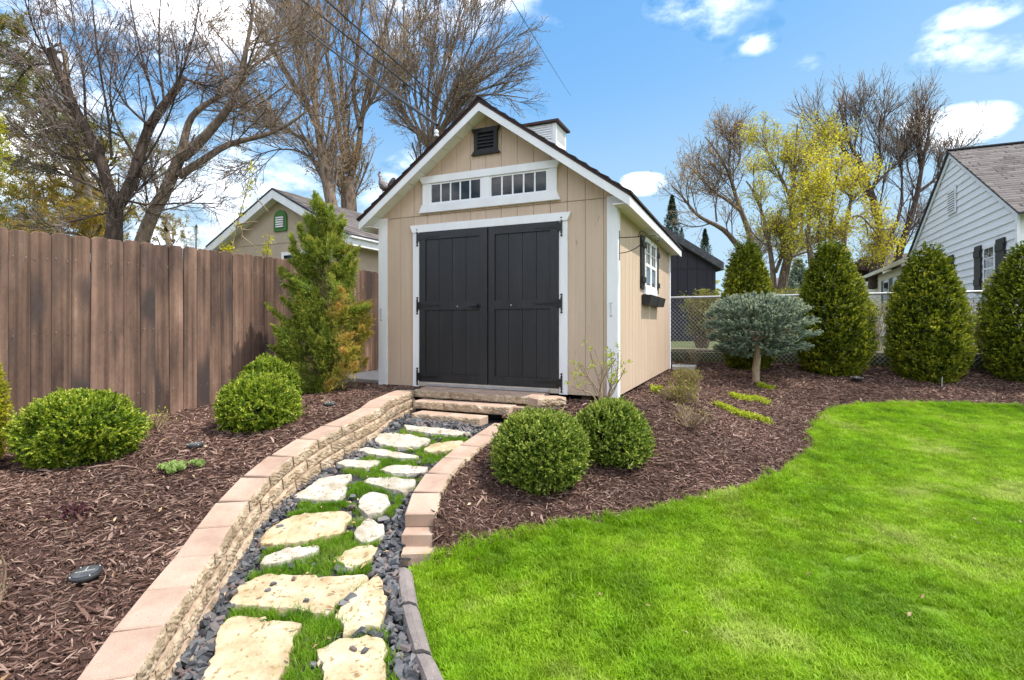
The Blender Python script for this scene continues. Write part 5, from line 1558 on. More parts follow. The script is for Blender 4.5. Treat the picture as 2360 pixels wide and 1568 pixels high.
# rear wing with its eave towards us, a small dormer and two shuttered windows
WZ = 3.72
n0w = .25
wing = hg(hprism([(hw_ - .05, .6), (hw_ - .05, WZ), (12.6, WZ), (12.6, .6)], n0w, 5.0), 'wing_wall', MAT['house_cream'])
z = .95
for k in range(14):
    g = G(); g.add([(n0w - .022, hw_ - .05, z), (n0w - .022, 12.6, z), (n0w - .004, 12.6, z + .195), (n0w - .004, hw_ - .05, z + .195), (n0w - .002, hw_ - .05, z), (n0w - .002, 12.6, z)], [(0, 1, 2, 3), (0, 4, 5, 1)])
    hg(g, 'clapboard', MAT['house_cream'], wing); z += .195
g = G(); rise = 1.9
g.add([(n0w - .35, hw_ - .2, WZ - .02), (n0w - .35, 12.9, WZ - .02), (n0w + 3.4, 12.9, WZ + rise), (n0w + 3.4, hw_ - .2, WZ + rise), (n0w - .35, hw_ - .2, WZ + .10), (n0w - .35, 12.9, WZ + .10), (n0w + 3.4, 12.9, WZ + rise + .12), (n0w + 3.4, hw_ - .2, WZ + rise + .12)],
      [(3, 2, 1, 0), (4, 5, 6, 7), (0, 1, 5, 4), (1, 2, 6, 5), (3, 7, 6, 2)])
hg(g, 'wing_roof', MAT['shingle'])
g = G(); g.box(n0w - .42, n0w - .352, hw_ - .2, 12.9, WZ - .06, WZ + .08); hg(g, 'gutter', MAT['house_cream'])
ds = plane_house(*q3((505, 1075)), n=1.2)[0]
dz0, dzp = WZ + .35, plane_house(*q3((512, 1070)), n=1.2)[1]
g = hprism([(ds - .9, dz0), (ds + .9, dz0), (ds + .9, dzp - .75), (ds, dzp), (ds - .9, dzp - .75)], 1.2, 3.4); hg(g, 'dormer', MAT['house_cream'])
for sgn in (1, -1):
    pts = [(ds, dzp + .02), (ds + sgn * 1.0, dzp - .82), (ds + sgn * 1.0, dzp - .74), (ds, dzp + .10)]
    hg(hprism(pts if sgn > 0 else pts[::-1], 1.1, 3.6), 'dormer_roof', MAT['shingle'])
for vx0, vx1 in ((545, 590), (628, 668)):
    a, zt = plane_house(*q3((vx0, 1300)), n=n0w); b, _ = plane_house(*q3((vx1, 1280)), n=n0w)
    s0, s1 = sorted((a, b)); zt = 3.35; zb = 2.0
    g = G(); g.box(n0w - .06, n0w - .024, s0, s1, zb, zt); w = hg(g, 'window', MAT['white'])
    for i in range(2):
        for j in range(3):
            g = G(); g.box(n0w - .064, n0w - .061, s0 + .06 + i * (s1 - s0 - .12) / 2 + .015, s0 + .06 + (i + 1) * (s1 - s0 - .12) / 2 - .015, zb + .06 + j * .41, zb + .06 + (j + 1) * .41 - .03); hg(g, 'pane', MAT['glass'], w)
    for q in (s0 - .5, s1 + .02):
        g = G(); g.box(n0w - .055, n0w - .024, q, q + .48, zb - .03, zt + .03); hg(g, 'shutter', MAT['shutter'])
# far roofs
far1 = thing('far_house', 'distant brown roofed house between the bare trees and the white wing', 'house', (20, 40, .93))
def box_house(root, x0, x1, y0, y1, ze, zr, mw, mr, along_x=True):
    g = G(); g.box(x0 + .3, x1 - .3, y0 + .3, y1 - .3, .9, ze); obj('wall', g, mw, root)
    ym = (y0 + y1) / 2
    for sgn, ya in ((1, y0), (-1, y1)):
        g = G(); g.add([(x0, ya, ze - .05), (x1, ya, ze - .05), (x1, ym, zr), (x0, ym, zr), (x0, ya, ze + .1), (x1, ya, ze + .1), (x1, ym, zr + .15), (x0, ym, zr + .15)], [(0, 3, 2, 1), (4, 5, 6, 7), (0, 1, 5, 4), (1, 2, 6, 5), (3, 0, 4, 7)]); obj('roof', g, mr, root)
a = at(1985, 650, 44); b = at(2040, 628, 44)
box_house(far1, a[0], b[0] + 6, 40, 48, a[2], a[2] + 1.9, MAT['house_cream'], MAT['roof_brown'])
far2 = thing('far_house', 'distant grey roofed garage seen low between two rounded evergreens', 'garage', (15, 50, .93))
a = at(1812, 668, 52); b = at(1870, 652, 52)
box_house(far2, a[0] - 3, b[0] + 4, 50, 58, a[2] + .1, b[2] + .5, MAT['house_white'], MAT['shingle'])

# ------------------------------------------------------------------ power lines
def cable(name, label, pts, r):
    P3 = [at(x, y, Y) for x, y, Y in pts]
    a, b = P3[0], P3[-1]
    n = 24; L = []
    for i in range(n + 1):
        f = i / n; p = a * (1 - f) + b * f
        L.append((p[0], p[1], p[2] - .05 * 4 * f * (1 - f)))
    g = G(); g.tube(L, r, 6)
    o = obj(name, g, MAT['wire'], None, loc=L[0])
    props(o, label, 'power line', 'overhead power lines')
cable('power_line', 'lower left overhead cable of the pair ending at the white insulator', [(596, -14, 13), (1006, 288, 6.5)], .017)
cable('power_line', 'thin overhead cable running just above the lowest one', [(611, -14, 13), (1009, 288, 6.5)], .011)
cable('power_line', 'thick middle overhead cable dropping behind the shed roof', [(678, -14, 15), (1075, 300, 24)], .022)
cable('power_line', 'upper thick overhead cable dropping behind the shed ridge', [(735, -14, 15), (1085, 290, 24)], .022)
cable('power_line', 'faint thin overhead wire through the tall bush-like maple', [(860, -14, 10), (1075, 210, 34)], .009)
cable('power_line', 'lone thin wire in the open blue sky right of the shed ridge', [(1172, -12, 12), (1316, 222, 40)], .010)

# ------------------------------------------------------------------ shrubs with small leaves
def lumpy(D, rng, n=9, amp=.08, k=5.0):
    """smooth uneven radius over directions D"""
    c = unit(rng.normal(size=(n, 3))); a = rng.normal(size=n) * amp
    return 1 + (np.exp(-k * (1 - D @ c.T)) * a).sum(1)
def occluder(c, rad, parent, mat, rng, squash=1.0, name='inner_foliage', zmin=None):
    nu, nv = 20, 12
    th = np.linspace(0, 2 * np.pi, nu, endpoint=False); ph = np.linspace(-.48 * np.pi, .48 * np.pi, nv)
    D = np.stack([np.cos(ph)[:, None] * np.cos(th), np.cos(ph)[:, None] * np.sin(th), np.sin(ph)[:, None] + 0 * th], -1).reshape(-1, 3)
    r = 1 + rng.normal(size=len(D)) * .03
    V = c + D * r[:, None] * np.asarray(rad)
    if zmin is not None: V[:, 2] = np.maximum(V[:, 2], zmin)
    i = np.arange(nv - 1)[:, None] * nu; k = np.arange(nu)[None]
    F = np.stack([i + k, i + (k + 1) % nu, i + nu + (k + 1) % nu, i + nu + k], -1).reshape(-1, 4)
    return obj_np(name, V, F, mat, parent, tint=np.zeros(len(F)) + .05)
def boxwood(label, c, rad, n, seed, mat, leaf=.020, zg=None, group='clipped boxwood bushes', amp=.10):
    rng = np.random.default_rng(seed)
    c = np.asarray(c, float); rad = np.asarray(rad, float)
    zg = c[2] - rad[2] * .9 if zg is None else zg
    root = thing('boxwood', label, 'bush', (c[0], c[1], zg), group)
    ns = n // 11
    D = unit(rng.normal(size=(ns, 3))); D[:, 2] = np.where(D[:, 2] < -.8, -D[:, 2], D[:, 2])
    r = lumpy(D, np.random.default_rng(seed + 1), 30, amp, 16) * (1 - .15 * rng.uniform(size=ns) ** 1.3)
    r *= np.where(rng.uniform(size=ns) < .06, rng.uniform(1.03, 1.12, ns), 1)
    P = c + D * rad * r[:, None]
    ok = P[:, 2] > zg - .01
    P, D = P[ok], D[ok]
    d = unit(D * .8 + rng.normal(size=D.shape) * .38 + np.array([0, 0, .40]))
    Ls = .055 * rng.uniform(.7, 1.25, len(P))
    V, F, f = sprays(P - d * (Ls * .8)[:, None], d, Ls, 11, leaf, .55, rng, flat=False, fan=1.0)
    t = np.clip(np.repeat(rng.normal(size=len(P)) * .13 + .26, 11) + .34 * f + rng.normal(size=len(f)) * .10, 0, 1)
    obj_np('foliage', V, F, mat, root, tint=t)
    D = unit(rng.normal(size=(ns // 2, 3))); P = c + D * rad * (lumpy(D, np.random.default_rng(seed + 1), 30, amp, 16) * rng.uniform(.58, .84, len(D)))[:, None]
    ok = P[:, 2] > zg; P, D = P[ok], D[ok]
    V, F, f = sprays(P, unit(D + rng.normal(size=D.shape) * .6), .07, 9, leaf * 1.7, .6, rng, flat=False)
    obj_np('inner_foliage', V, F, mat, root, tint=np.clip(.08 + .15 * f + rng.normal(size=len(f)) * .08, 0, 1))  # inner leaves older and darker; the crown's inner shade is also painted into this tint
    # twigs inside, down to the ground
    m = 14
    Pt = np.empty((m, 6, 3)); ang = rng.uniform(0, 6.28, m)
    for k in range(6):
        f = k / 5; Pt[:, k] = np.c_[c[0] + np.cos(ang) * rad[0] * .75 * f, c[1] + np.sin(ang) * rad[1] * .75 * f, np.full(m, zg - .02 + (c[2] + .1 - zg) * f)]
    V, F = tubes(Pt, np.full((m, 6), .006), 4); obj_np('stems', V, F, MAT['twig_grey'], root)
    return root
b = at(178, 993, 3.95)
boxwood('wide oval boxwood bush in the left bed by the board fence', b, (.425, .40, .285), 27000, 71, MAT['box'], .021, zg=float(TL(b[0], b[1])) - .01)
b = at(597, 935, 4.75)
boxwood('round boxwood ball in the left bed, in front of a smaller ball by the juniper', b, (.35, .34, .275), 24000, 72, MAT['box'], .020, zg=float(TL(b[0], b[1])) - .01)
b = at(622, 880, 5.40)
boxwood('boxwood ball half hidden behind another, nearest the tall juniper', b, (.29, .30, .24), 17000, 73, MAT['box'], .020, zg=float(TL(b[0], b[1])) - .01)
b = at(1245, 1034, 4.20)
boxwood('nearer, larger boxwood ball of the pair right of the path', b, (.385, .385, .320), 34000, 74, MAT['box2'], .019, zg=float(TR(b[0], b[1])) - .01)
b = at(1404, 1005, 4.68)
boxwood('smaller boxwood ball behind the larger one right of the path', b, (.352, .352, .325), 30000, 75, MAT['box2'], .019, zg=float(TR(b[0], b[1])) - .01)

def cone_shrub(name, label, base, h, r0, seed, mat, n, cat_='evergreen', group=None, leaf=.055, top=.0, prof=None, lean=0.0):
    """dense upright evergreen: fans of scale leaves over a rounded cone, with gaps and lumps"""
    rng = np.random.default_rng(seed)
    base = np.asarray(base, float)
    root = thing(name, label, cat_, base, group)
    u_ = np.linspace(0, 1, 60)
    pr = prof if prof is not None else np.interp(u_, [0, .06, .22, .45, .65, .8, .9, .96, 1], [.62, .82, 1.0, .98, .84, .62, .42, .24, .04])
    w = pr / pr.sum()
    f = np.interp(rng.uniform(size=n), np.cumsum(w), u_)
    th = rng.uniform(0, 2 * np.pi, n)
    D = np.c_[np.cos(th), np.sin(th), np.zeros(n)]
    # vertical fissures and lumps
    lump = np.zeros(n)
    for k in range(90):
        t0, f0 = rng.uniform(0, 6.28), rng.uniform(0, 1)
        dth = np.angle(np.exp(1j * (th - t0)))
        lump += rng.normal() * .075 * np.exp(-(dth / .22) ** 2 - ((f - f0) / .055) ** 2)
    for k in range(12):
        t0, f0 = rng.uniform(0, 6.28), rng.uniform(0, 1)
        lump += rng.normal() * .05 * np.exp(-(np.angle(np.exp(1j * (th - t0))) / .7) ** 2 - ((f - f0) / .18) ** 2)
    rr = r0 * np.interp(f, u_, pr) * (1 + lump) * np.where(rng.uniform(size=n) < .05, rng.uniform(1.0, 1.09, n), 1) * (1 - .30 * rng.uniform(size=n) ** 1.3)
    P = base + D * rr[:, None] + np.c_[np.zeros((n, 2)), f * h]
    P[:, 0] += lean * f
    d = unit(D * .75 + np.array([0, 0, .50]) + rng.normal(size=(n, 3)) * .36)
    L = leaf * rng.uniform(.65, 1.25, n)
    V, F, fl = sprays(P - d * (L * .8)[:, None], d, L, 8, leaf * .48, .42, rng, flat=True, fan=1.1)
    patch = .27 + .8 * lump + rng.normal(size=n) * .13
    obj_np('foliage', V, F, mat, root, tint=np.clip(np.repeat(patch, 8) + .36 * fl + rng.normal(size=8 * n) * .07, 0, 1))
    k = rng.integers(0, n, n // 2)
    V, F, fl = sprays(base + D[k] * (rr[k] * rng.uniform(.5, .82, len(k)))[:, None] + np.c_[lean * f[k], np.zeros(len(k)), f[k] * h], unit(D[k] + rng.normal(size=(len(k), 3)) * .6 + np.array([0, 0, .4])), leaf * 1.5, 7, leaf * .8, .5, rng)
    obj_np('inner_foliage', V, F, mat, root, tint=np.clip(.10 + .15 * fl + rng.normal(size=len(fl)) * .08, 0, 1))  # inner sprays tinted darker, painting shade inside the crown into the colour
    g = G(); g.tube([base + np.array([0, 0, -.05]), base + np.array([0, 0, h * .3])], [.05, .03], 8); obj('trunk', g, MAT['bark_mid'], root)
    return root
ARB = 'rounded evergreens in front of the chain link fence'
def arb(vx, vtop, vbase, Y, wv, seed, label, **k):
    p = at(vx, vbase, Y); zg = float(TR(p[0], p[1])); p[2] = zg - .02
    top = at(vx, vtop, Y)[2]
    cone_shrub('arborvitae', label, p, top - p[2], wv / FV * Y / 2 * .90, seed, MAT['arb'], 5400, 'evergreen', ARB, **k)
arb(1722, 556, 850, 9.15, 136, 81, 'rounded evergreen half hidden behind the blue spruce', leaf=.078)
arb(1922, 558, 862, 8.55, 182, 82, 'tall rounded evergreen just right of the blue spruce', leaf=.078, lean=-.06)
arb(2138, 570, 868, 8.05, 186, 83, 'rounded evergreen in front of the white house, second from the right edge', leaf=.076)
arb(2372, 560, 872, 7.75, 214, 84, 'rounded evergreen cut off by the right edge of the picture', leaf=.074)
# golden evergreen at the left edge
p = at(-112, 950, 3.75); p[2] = float(TL(p[0], p[1])) - .02
cone_shrub('golden_arborvitae', 'golden yellow evergreen at the left edge in front of the board fence', p, 1.10, .315, 85, MAT['arb_gold'], 3600, 'evergreen', None, leaf=.045)
p = at(-172, 760, 5.6)
p[2] = .5
cone_shrub('tall_arborvitae', 'tall bright green evergreen whose edge pokes in at the upper left over the fence', p, 3.75, .66, 86, MAT['arb_gold'], 6000, 'evergreen', None, leaf=.06, prof=np.interp(np.linspace(0, 1, 60), [0, .3, .5, .62, .75, .88, .96, 1], [.3, .35, .5, .8, 1, .9, .55, .05]))

# ------------------------------------------------------------------ tall juniper by the fence
def juniper():
    rng = np.random.default_rng(91)
    base = at(742, 893, 6.45); base[2] = float(TL(base[0], base[1])) - .03
    root = thing('juniper', 'tall ragged juniper with yellowing side growth between the fence and the shed', 'evergreen', base)
    px = 6.45 / FV
    # tufts traced over the plant: (x, y, size) in the photo, depth jitter added
    tufts = []
    core = [(742, 480, 32), (725, 520, 38), (765, 530, 38), (710, 570, 36), (760, 575, 48), (785, 590, 30), (700, 610, 34), (740, 620, 48), (790, 620, 34), (715, 660, 48), (765, 670, 52), (700, 700, 42),
            (740, 710, 52), (795, 700, 46), (690, 745, 40), (735, 760, 56), (790, 755, 50), (825, 735, 30), (680, 790, 44), (725, 800, 56), (780, 800, 52), (815, 785, 34), (690, 835, 44), (735, 845, 54), (785, 840, 46), (815, 830, 28), (715, 875, 38), (755, 878, 36),
            (650, 800, 22), (655, 830, 18), (842, 715, 20), (830, 760, 22)]
    arms = [((690, 770), (618, 706)), ((700, 730), (652, 690)), ((700, 650), (650, 632)), ((800, 720), (850, 706)), ((790, 620), (822, 575)), ((800, 650), (815, 612)), ((690, 610), (672, 545)), ((750, 500), (738, 462)), ((775, 540), (792, 512)), ((705, 560), (690, 520)), ((790, 830), (822, 855)), ((680, 830), (640, 800))]
    P, D, T = [], [], []
    def tuft(vx, vy, sz, dens, dep, yel, ax=None):
        c = at(vx, vy, 6.45 + dep)
        m = int(dens * .16)
        out = np.array([(vx - 742) / 95, -.35, .95]) if ax is None else np.array(ax, float)
        a_ = unit(out + rng.normal(size=3) * .35)
        L = sz * px * 1.9
        f = rng.uniform(0, 1, m)
        off = rng.normal(size=(m, 3)) * (sz * px * .42 * (1.05 - f))[:, None]
        P.append(c + a_ * ((f - .5) * L)[:, None] + off); D.append(unit(a_[None] * 1.0 + off / (sz * px) * 1.3 + rng.normal(size=(m, 3)) * .28)); T.append(yel + .16 * (f - .5) + rng.normal(size=m) * .04)
    for vx, vy, sz in core:
        yel = .0
        right = (vx - 742) / 90
        low = (vy - 640) / 240
        yel = np.clip(.22 * right + .18 * max(low, 0) * max(right + .3, 0) * 1.4, 0, .42)
        for k in range(7):
            tuft(vx + rng.normal() * sz * .42, vy + rng.normal() * sz * .42, sz * .55, 26 * sz * .62, rng.normal() * sz * px * .6 - .05, yel + rng.normal() * .05)
    for (x0, y0), (x1, y1) in arms:
        for k in range(9):
            f = k / 8
            tuft(x0 + (x1 - x0) * f, y0 + (y1 - y0) * f, 15 * (1 - .6 * f), 330 * (1 - .5 * f), -.15 + rng.normal() * .03, .04, ((x1 - x0) / 60, -.1, (y0 - y1) / 60 + .15))
    # yellowed, half dead patches on the lower right
    for vx, vy, sz in [(800, 815, 30), (780, 860, 28), (808, 850, 24), (775, 720, 26), (790, 680, 24), (760, 890, 22), (795, 780, 26)]:
        tuft(vx, vy, sz, 26 * sz, -.30, .50)
    P, D, T = np.concatenate(P), np.concatenate(D), np.concatenate(T)
    n = len(P)
    L = .060 * rng.uniform(.6, 1.3, n)
    V, F, f = sprays(P - D * (L * .5)[:, None], D, L, 7, .032, .26, rng, flat=False, fan=.8)
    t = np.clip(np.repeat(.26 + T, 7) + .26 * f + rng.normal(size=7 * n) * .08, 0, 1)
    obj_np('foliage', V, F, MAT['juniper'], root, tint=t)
    g = G()
    for dx, rr in ((0, .045), (.07, .03), (-.06, .03)):
        g.tube([base + np.array([dx, 0, 0]), base + np.array([dx * 2.2, 0, .6]), base + np.array([dx * 1.5, .02, 1.4]), base + np.array([dx * .4, 0, 2.15])], [rr, rr * .8, rr * .6, .006], 7)
    for k in range(26):
        z = rng.uniform(.1, 1.7); a = rng.uniform(0, 6.28); l = rng.uniform(.2, .48) * (1 - z / 2.6)
        p = base + np.array([0, 0, z]); q = p + np.array([math.cos(a) * l, math.sin(a) * l * .8, l * .55])
        g.tube([p, (p + q) / 2 + np.array([0, 0, -.02]), q], [.014, .009, .004], 5)
    obj('trunk', g, MAT['bark_mid'], root)
juniper()

# ------------------------------------------------------------------ globe blue spruce on a stem
def spruce():
    rng = np.random.default_rng(95)
    base = at(1741, 872, 8.05); base[2] = float(TR(base[0], base[1])) - .03
    root = thing('globe_spruce', 'flat-topped globe blue spruce grafted on a bare trunk in the right bed', 'spruce', base)
    px = 8.05 / FV
    c = at(1746, 752, 8.05)
    RX, RZ = 124 * px, 76 * px
    P0, D0 = [], []
    n = 1700
    D = unit(rng.normal(size=(n * 2, 3)) * np.array([1, 1, .9]))
    D = D[D[:, 2] > -.9][:n]
    # tiers: dark slots between layered branches
    z = D[:, 2]
    full = np.where(z < 0, np.clip(1 - np.abs(z) ** 2.8, .02, 1) ** (1 / 2.8) / np.sqrt(np.clip(1 - z ** 2, .04, 1)), 1)[:, None] * np.array([1, 1, 0]) + np.array([0, 0, 1])
    tier = .5 + .5 * np.sin(z * 17 + 1.5 * np.sin(np.arctan2(D[:, 1], D[:, 0]) * 3) + .8 * np.sin(np.arctan2(D[:, 1], D[:, 0]) * 7))
    rl = lumpy(D, rng, 20, .05, 14) * (1 - .08 * rng.uniform(size=len(D)))
    r = (1 - .50 * (1 - tier) ** 1.5 * (z < .5)) * lumpy(D, rng, 20, .06, 14) * (1 - .10 * rng.uniform(size=len(D)))
    sq = np.where(z < 0, 1.02, 1.0)
    P = c + D * full * np.c_[RX * r * np.where(z < 0, 1 + .10 * z, 1), RX * .92 * r * np.where(z < 0, 1 + .10 * z, 1), RZ * sq * rl]
    A = unit(D * np.array([1, 1, .35]) + np.array([0, 0, .42]) + rng.normal(size=D.shape) * .25)
    L = rng.uniform(.075, .135, len(P))
    k_ = rng.integers(0, len(P), 900)   # inner shoots
    P = np.r_[P, c + (P[k_] - c) * rng.uniform(.5, .85, (900, 1))]; A = np.r_[A, A[k_]]; L = np.r_[L, L[k_]]; z = np.r_[z, z[k_]]
    # bottle-brush shoots: ring upon ring of needles round a thin core
    m = 40
    f = np.tile(np.linspace(.02, 1, m), (len(P), 1)); an = rng.uniform(0, 6.28, (len(P), m))
    ref = unit(np.cross(A, rng.normal(size=A.shape))); bi = np.cross(A, ref)
    rad = ref[:, None] * np.cos(an)[..., None] + bi[:, None] * np.sin(an)[..., None]
    Pn = (P - A * L[:, None] * .6)[:, None] + A[:, None] * (L[:, None] * f)[..., None]
    Dn = unit(A[:, None] * .62 + rad)
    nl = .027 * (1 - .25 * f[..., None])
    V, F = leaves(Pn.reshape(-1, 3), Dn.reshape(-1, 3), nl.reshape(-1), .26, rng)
    t = np.repeat(np.clip(.48 + rng.normal(size=len(P)) * .14 + .10 * z, 0, 1), m) + (np.tile(np.linspace(-.20, .26, m), len(P)))  # tint also rises with height, painting the crown's top as lit
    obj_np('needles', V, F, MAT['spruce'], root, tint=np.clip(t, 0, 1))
    # core of shoots
    Pc = np.stack([P - A * L[:, None] * .6, P - A * L[:, None] * .1, P + A * L[:, None] * .36], 1)
    V, F = tubes(Pc, np.tile(np.array([[.009, .010, .004]]), (len(P), 1)), 4)
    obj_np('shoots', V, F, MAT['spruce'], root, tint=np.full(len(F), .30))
    g = G(); g.tube([base, base + np.array([.012, 0, .1]), base + np.array([.005, 0, .22]), base + np.array([.03, .0, .38]), np.array([c[0] - .02, c[1], c[2] - RZ * .2])], [.064, .052, .057, .050, .04], 10)
    for k in range(14):
        a = rng.uniform(0, 6.28); q = c + np.array([math.cos(a) * RX * .7, math.sin(a) * RX * .6, rng.uniform(-.4, .1) * RZ])
        p = np.array([c[0], c[1], c[2] - RZ * rng.uniform(.2, .8)])
        g.tube([p, (p + q) / 2 + np.array([0, 0, .03]), q], [.02, .014, .006], 5)
    obj('trunk', g, MAT['bark_pale'], root)
spruce()

# ------------------------------------------------------------------ small plants in the beds
def twiggy(name, label, base, height, spread, n, seed, mat, r0=.006, leafmat_=None, leafn=0, leaf=.02, cat_='shrub', group=None, br=3, up=.12, tintm=.5):
    rng = np.random.default_rng(seed)
    base = np.asarray(base, float)
    root = thing(name, label, cat_, base, group)
    P = np.empty((n, 8, 3)); a = rng.uniform(0, 6.28, n); q = rng.uniform(.15, 1, n)
    d = unit(np.c_[np.cos(a) * q * spread, np.sin(a) * q * spread, np.full(n, height)])
    P[:, 0] = base + np.c_[np.cos(a) * .025, np.sin(a) * .025, np.zeros(n) - .02]
    ln = height * rng.uniform(.65, 1.1, n) / 7
    for k in range(1, 8):
        d = unit(d + rng.normal(size=d.shape) * .14 + np.array([0, 0, up * .3]))
        P[:, k] = P[:, k - 1] + d * ln[:, None]
    R = r0 * np.linspace(1, .5, 8)[None] * rng.uniform(.7, 1.1, (n, 1))
    sets = [(P, R, 5)]
    if br:
        P2, R2 = grow(P, R, br, .35, .95, .5, 38, 5, .16, up, .7, rng); sets.append((P2, R2, 4))
        tips = P2
    else: tips = P
    V, F = cat(*[tubes(a_, b_, c_) for a_, b_, c_ in sets]); obj_np('stems', V, F, mat, root)
    if leafn:
        i = rng.integers(0, len(tips), leafn); k = tips.shape[1] - 1 - (rng.uniform(size=leafn) ** 2 * 2.4).astype(int)
        pp = tips[i, k] + rng.normal(size=(leafn, 3)) * .006
        dd = unit(rng.normal(size=(leafn, 3)) * .7 + np.array([0, 0, .8]))
        V, F = leaves(pp, dd, leaf * rng.uniform(.6, 1.3, leafn), .42, rng)
        obj_np('leaves', V, F, leafmat_, root, tint=np.clip(tintm + rng.normal(size=leafn) * .2, 0, 1))
    return root
def gr(vx, vy): return ground_at(vx, vy, TR, 2, 13)
def gl(vx, vy): return ground_at(vx, vy, TL, 1, 10)
p = gr(1385, 930); p = S(.10, -.62, 0); p[2] = float(TR(p[0], p[1]))
twiggy('hydrangea', 'budding twiggy shrub at the front right corner of the shed', at(1388, 928, 5.05), .50, .46, 12, 101, MAT['twig_tan'], .0085, MAT['sprout'], 520, .028, br=3, up=.05, tintm=.4)
SP = 'dry tan spirea clumps beside the shed'
for vx, vy, h, sp, n, sd, lb in [(1580, 893, .27, .36, 120, 102, 'dry tan spirea clump farthest back beside the shed wall'), (1570, 930, .25, .38, 130, 103, 'dry pinkish tan spirea clump with yellow shoots, the middle of three'), (1592, 985, .28, .40, 34, 104, 'sparse nearly leafless spirea clump in front of the two fuller ones')]:
    twiggy('spirea', lb, gr(vx, vy), h, sp, n, sd, MAT['twig_tan'], .0048, MAT['hedge'], 1300 if n > 40 else 110, .024, 'shrub', SP, br=3, tintm=.55)
twiggy('spirea', 'dry orange tan clump by the oval boxwood at the fence', gl(352, 993), .20, .28, 70, 105, MAT['twig_tan'], .0045, MAT['sprout'], 160, .024, 'shrub', None, br=2, tintm=.8)
twiggy('sprout', 'bright yellow-green sprout beside the shed wall', gr(1512, 912), .13, .05, 9, 106, MAT['sprout'], .004, MAT['sprout'], 110, .04, 'plant', br=0)
twiggy('bare_bush', 'thick orange-brown bare stems at the lower left edge', gl(8, 1400), .26, .12, 4, 107, MAT['twig_tan'], .011, None, 0, cat_='shrub', br=2, up=.03)
twiggy('bare_shrub', 'grey bare-stemmed shrub by the back corner of the shed', gr(1598, 842), .42, .22, 16, 108, MAT['twig_tan'], .005, None, 0, cat_='shrub', br=3)
def mat_plant(name, label, line, w, n, seed, mat, leaf, hgt, cat_, zf, tm=.5):
    rng = np.random.default_rng(seed)
    L = np.array(line); c = L.mean(0)
    root = thing(name, label, cat_, (c[0], c[1], float(zf(c[0], c[1]))))
    f = rng.uniform(0, len(L) - 1, n); i = f.astype(int).clip(0, len(L) - 2); q = (f - i)[:, None]
    p = L[i, :2] * (1 - q) + L[i + 1, :2] * q + rng.normal(size=(n, 2)) * w * (0.5 + .5 * np.sin(f * 5 + seed)[:, None] ** 2)
    z = zf(p[:, 0], p[:, 1])
    P = np.c_[p, z + rng.uniform(0, hgt, n)]
    V, F = leaves(P, unit(rng.normal(size=(n, 3)) + np.array([0, 0, .9])), leaf * rng.uniform(.6, 1.2, n), .6, rng)
    obj_np('leaves', V, F, mat, root, tint=np.clip(tm + rng.normal(size=n) * .2, 0, 1))
    return root
def q9(p): return ((1640 + .3125 * p[0]) / 1.08475, (900 + .3125 * p[1]) / 1.08475)
mat_plant('groundcover', 'longest, nearest strip of lime green groundcover in the right bed', [gr(*q9(a)) for a in [(480, 378), (560, 400), (640, 445), (720, 470), (800, 480), (915, 520)]], .035, 1500, 111, MAT['sprout'], .030, .06, 'groundcover', TR)
mat_plant('groundcover', 'middle strip of lime green groundcover in the right bed', [gr(*q9(a)) for a in [(605, 300), (660, 320), (740, 330), (820, 330), (890, 365)]], .035, 1100, 112, MAT['sprout'], .030, .06, 'groundcover', TR)
mat_plant('groundcover', 'small patch of green groundcover just below the spruce trunk', [gr(*q9(a)) for a in [(820, 205), (870, 235), (935, 240)]], .035, 600, 113, MAT['sprout'], .030, .05, 'groundcover', TR, .3)
def sedum(label, vx, vy, R, n, seed):
    rng = np.random.default_rng(seed); p = gl(vx, vy)
    root = thing('sedum', label, 'plant', p)
    P, D, T = [], [], []
    for k in range(n):
        a, q = rng.uniform(0, 6.28), R * math.sqrt(rng.uniform())
        x, y = p[0] + q * math.cos(a) * 1.15, p[1] + q * math.sin(a); z = float(TL(x, y)) + .025 + .03 * (1 - q / R)
        for j in range(16):
            aa = j * 2.4; e = .25 + j * .075
            P.append((x, y, z)); D.append((math.cos(aa) * (1.25 - e * .7), math.sin(aa) * (1.25 - e * .7), e)); T.append(np.clip(.35 + .04 * j + rng.normal() * .1, 0, 1))
    V, F = leaves(np.array(P), np.array(D), .036, .75, rng)
    obj_np('leaves', V, F, MAT['sedum'], root, tint=np.array(T))
sedum('pale green rosettes of a sedum in the left bed by the wall', 400, 1090, .085, 20, 121)
sedum('few tiny pale rosettes just right of the larger sedum', 452, 1080, .035, 4, 122)
rngh = np.random.default_rng(123)
p = gl(172, 1190)
root = thing('heuchera', 'tiny maroon-leaved plant coming up in the left bed', 'plant', p)
P = p + np.c_[rngh.normal(size=(70, 2)) * .05, rngh.uniform(.01, .05, 70)]
V, F = leaves(P, rngh.normal(size=(70, 3)) + np.array([0, 0, .5]), .034, .7, rngh); obj_np('leaves', V, F, MAT['heuchera'], root, tint=rngh.uniform(size=70))

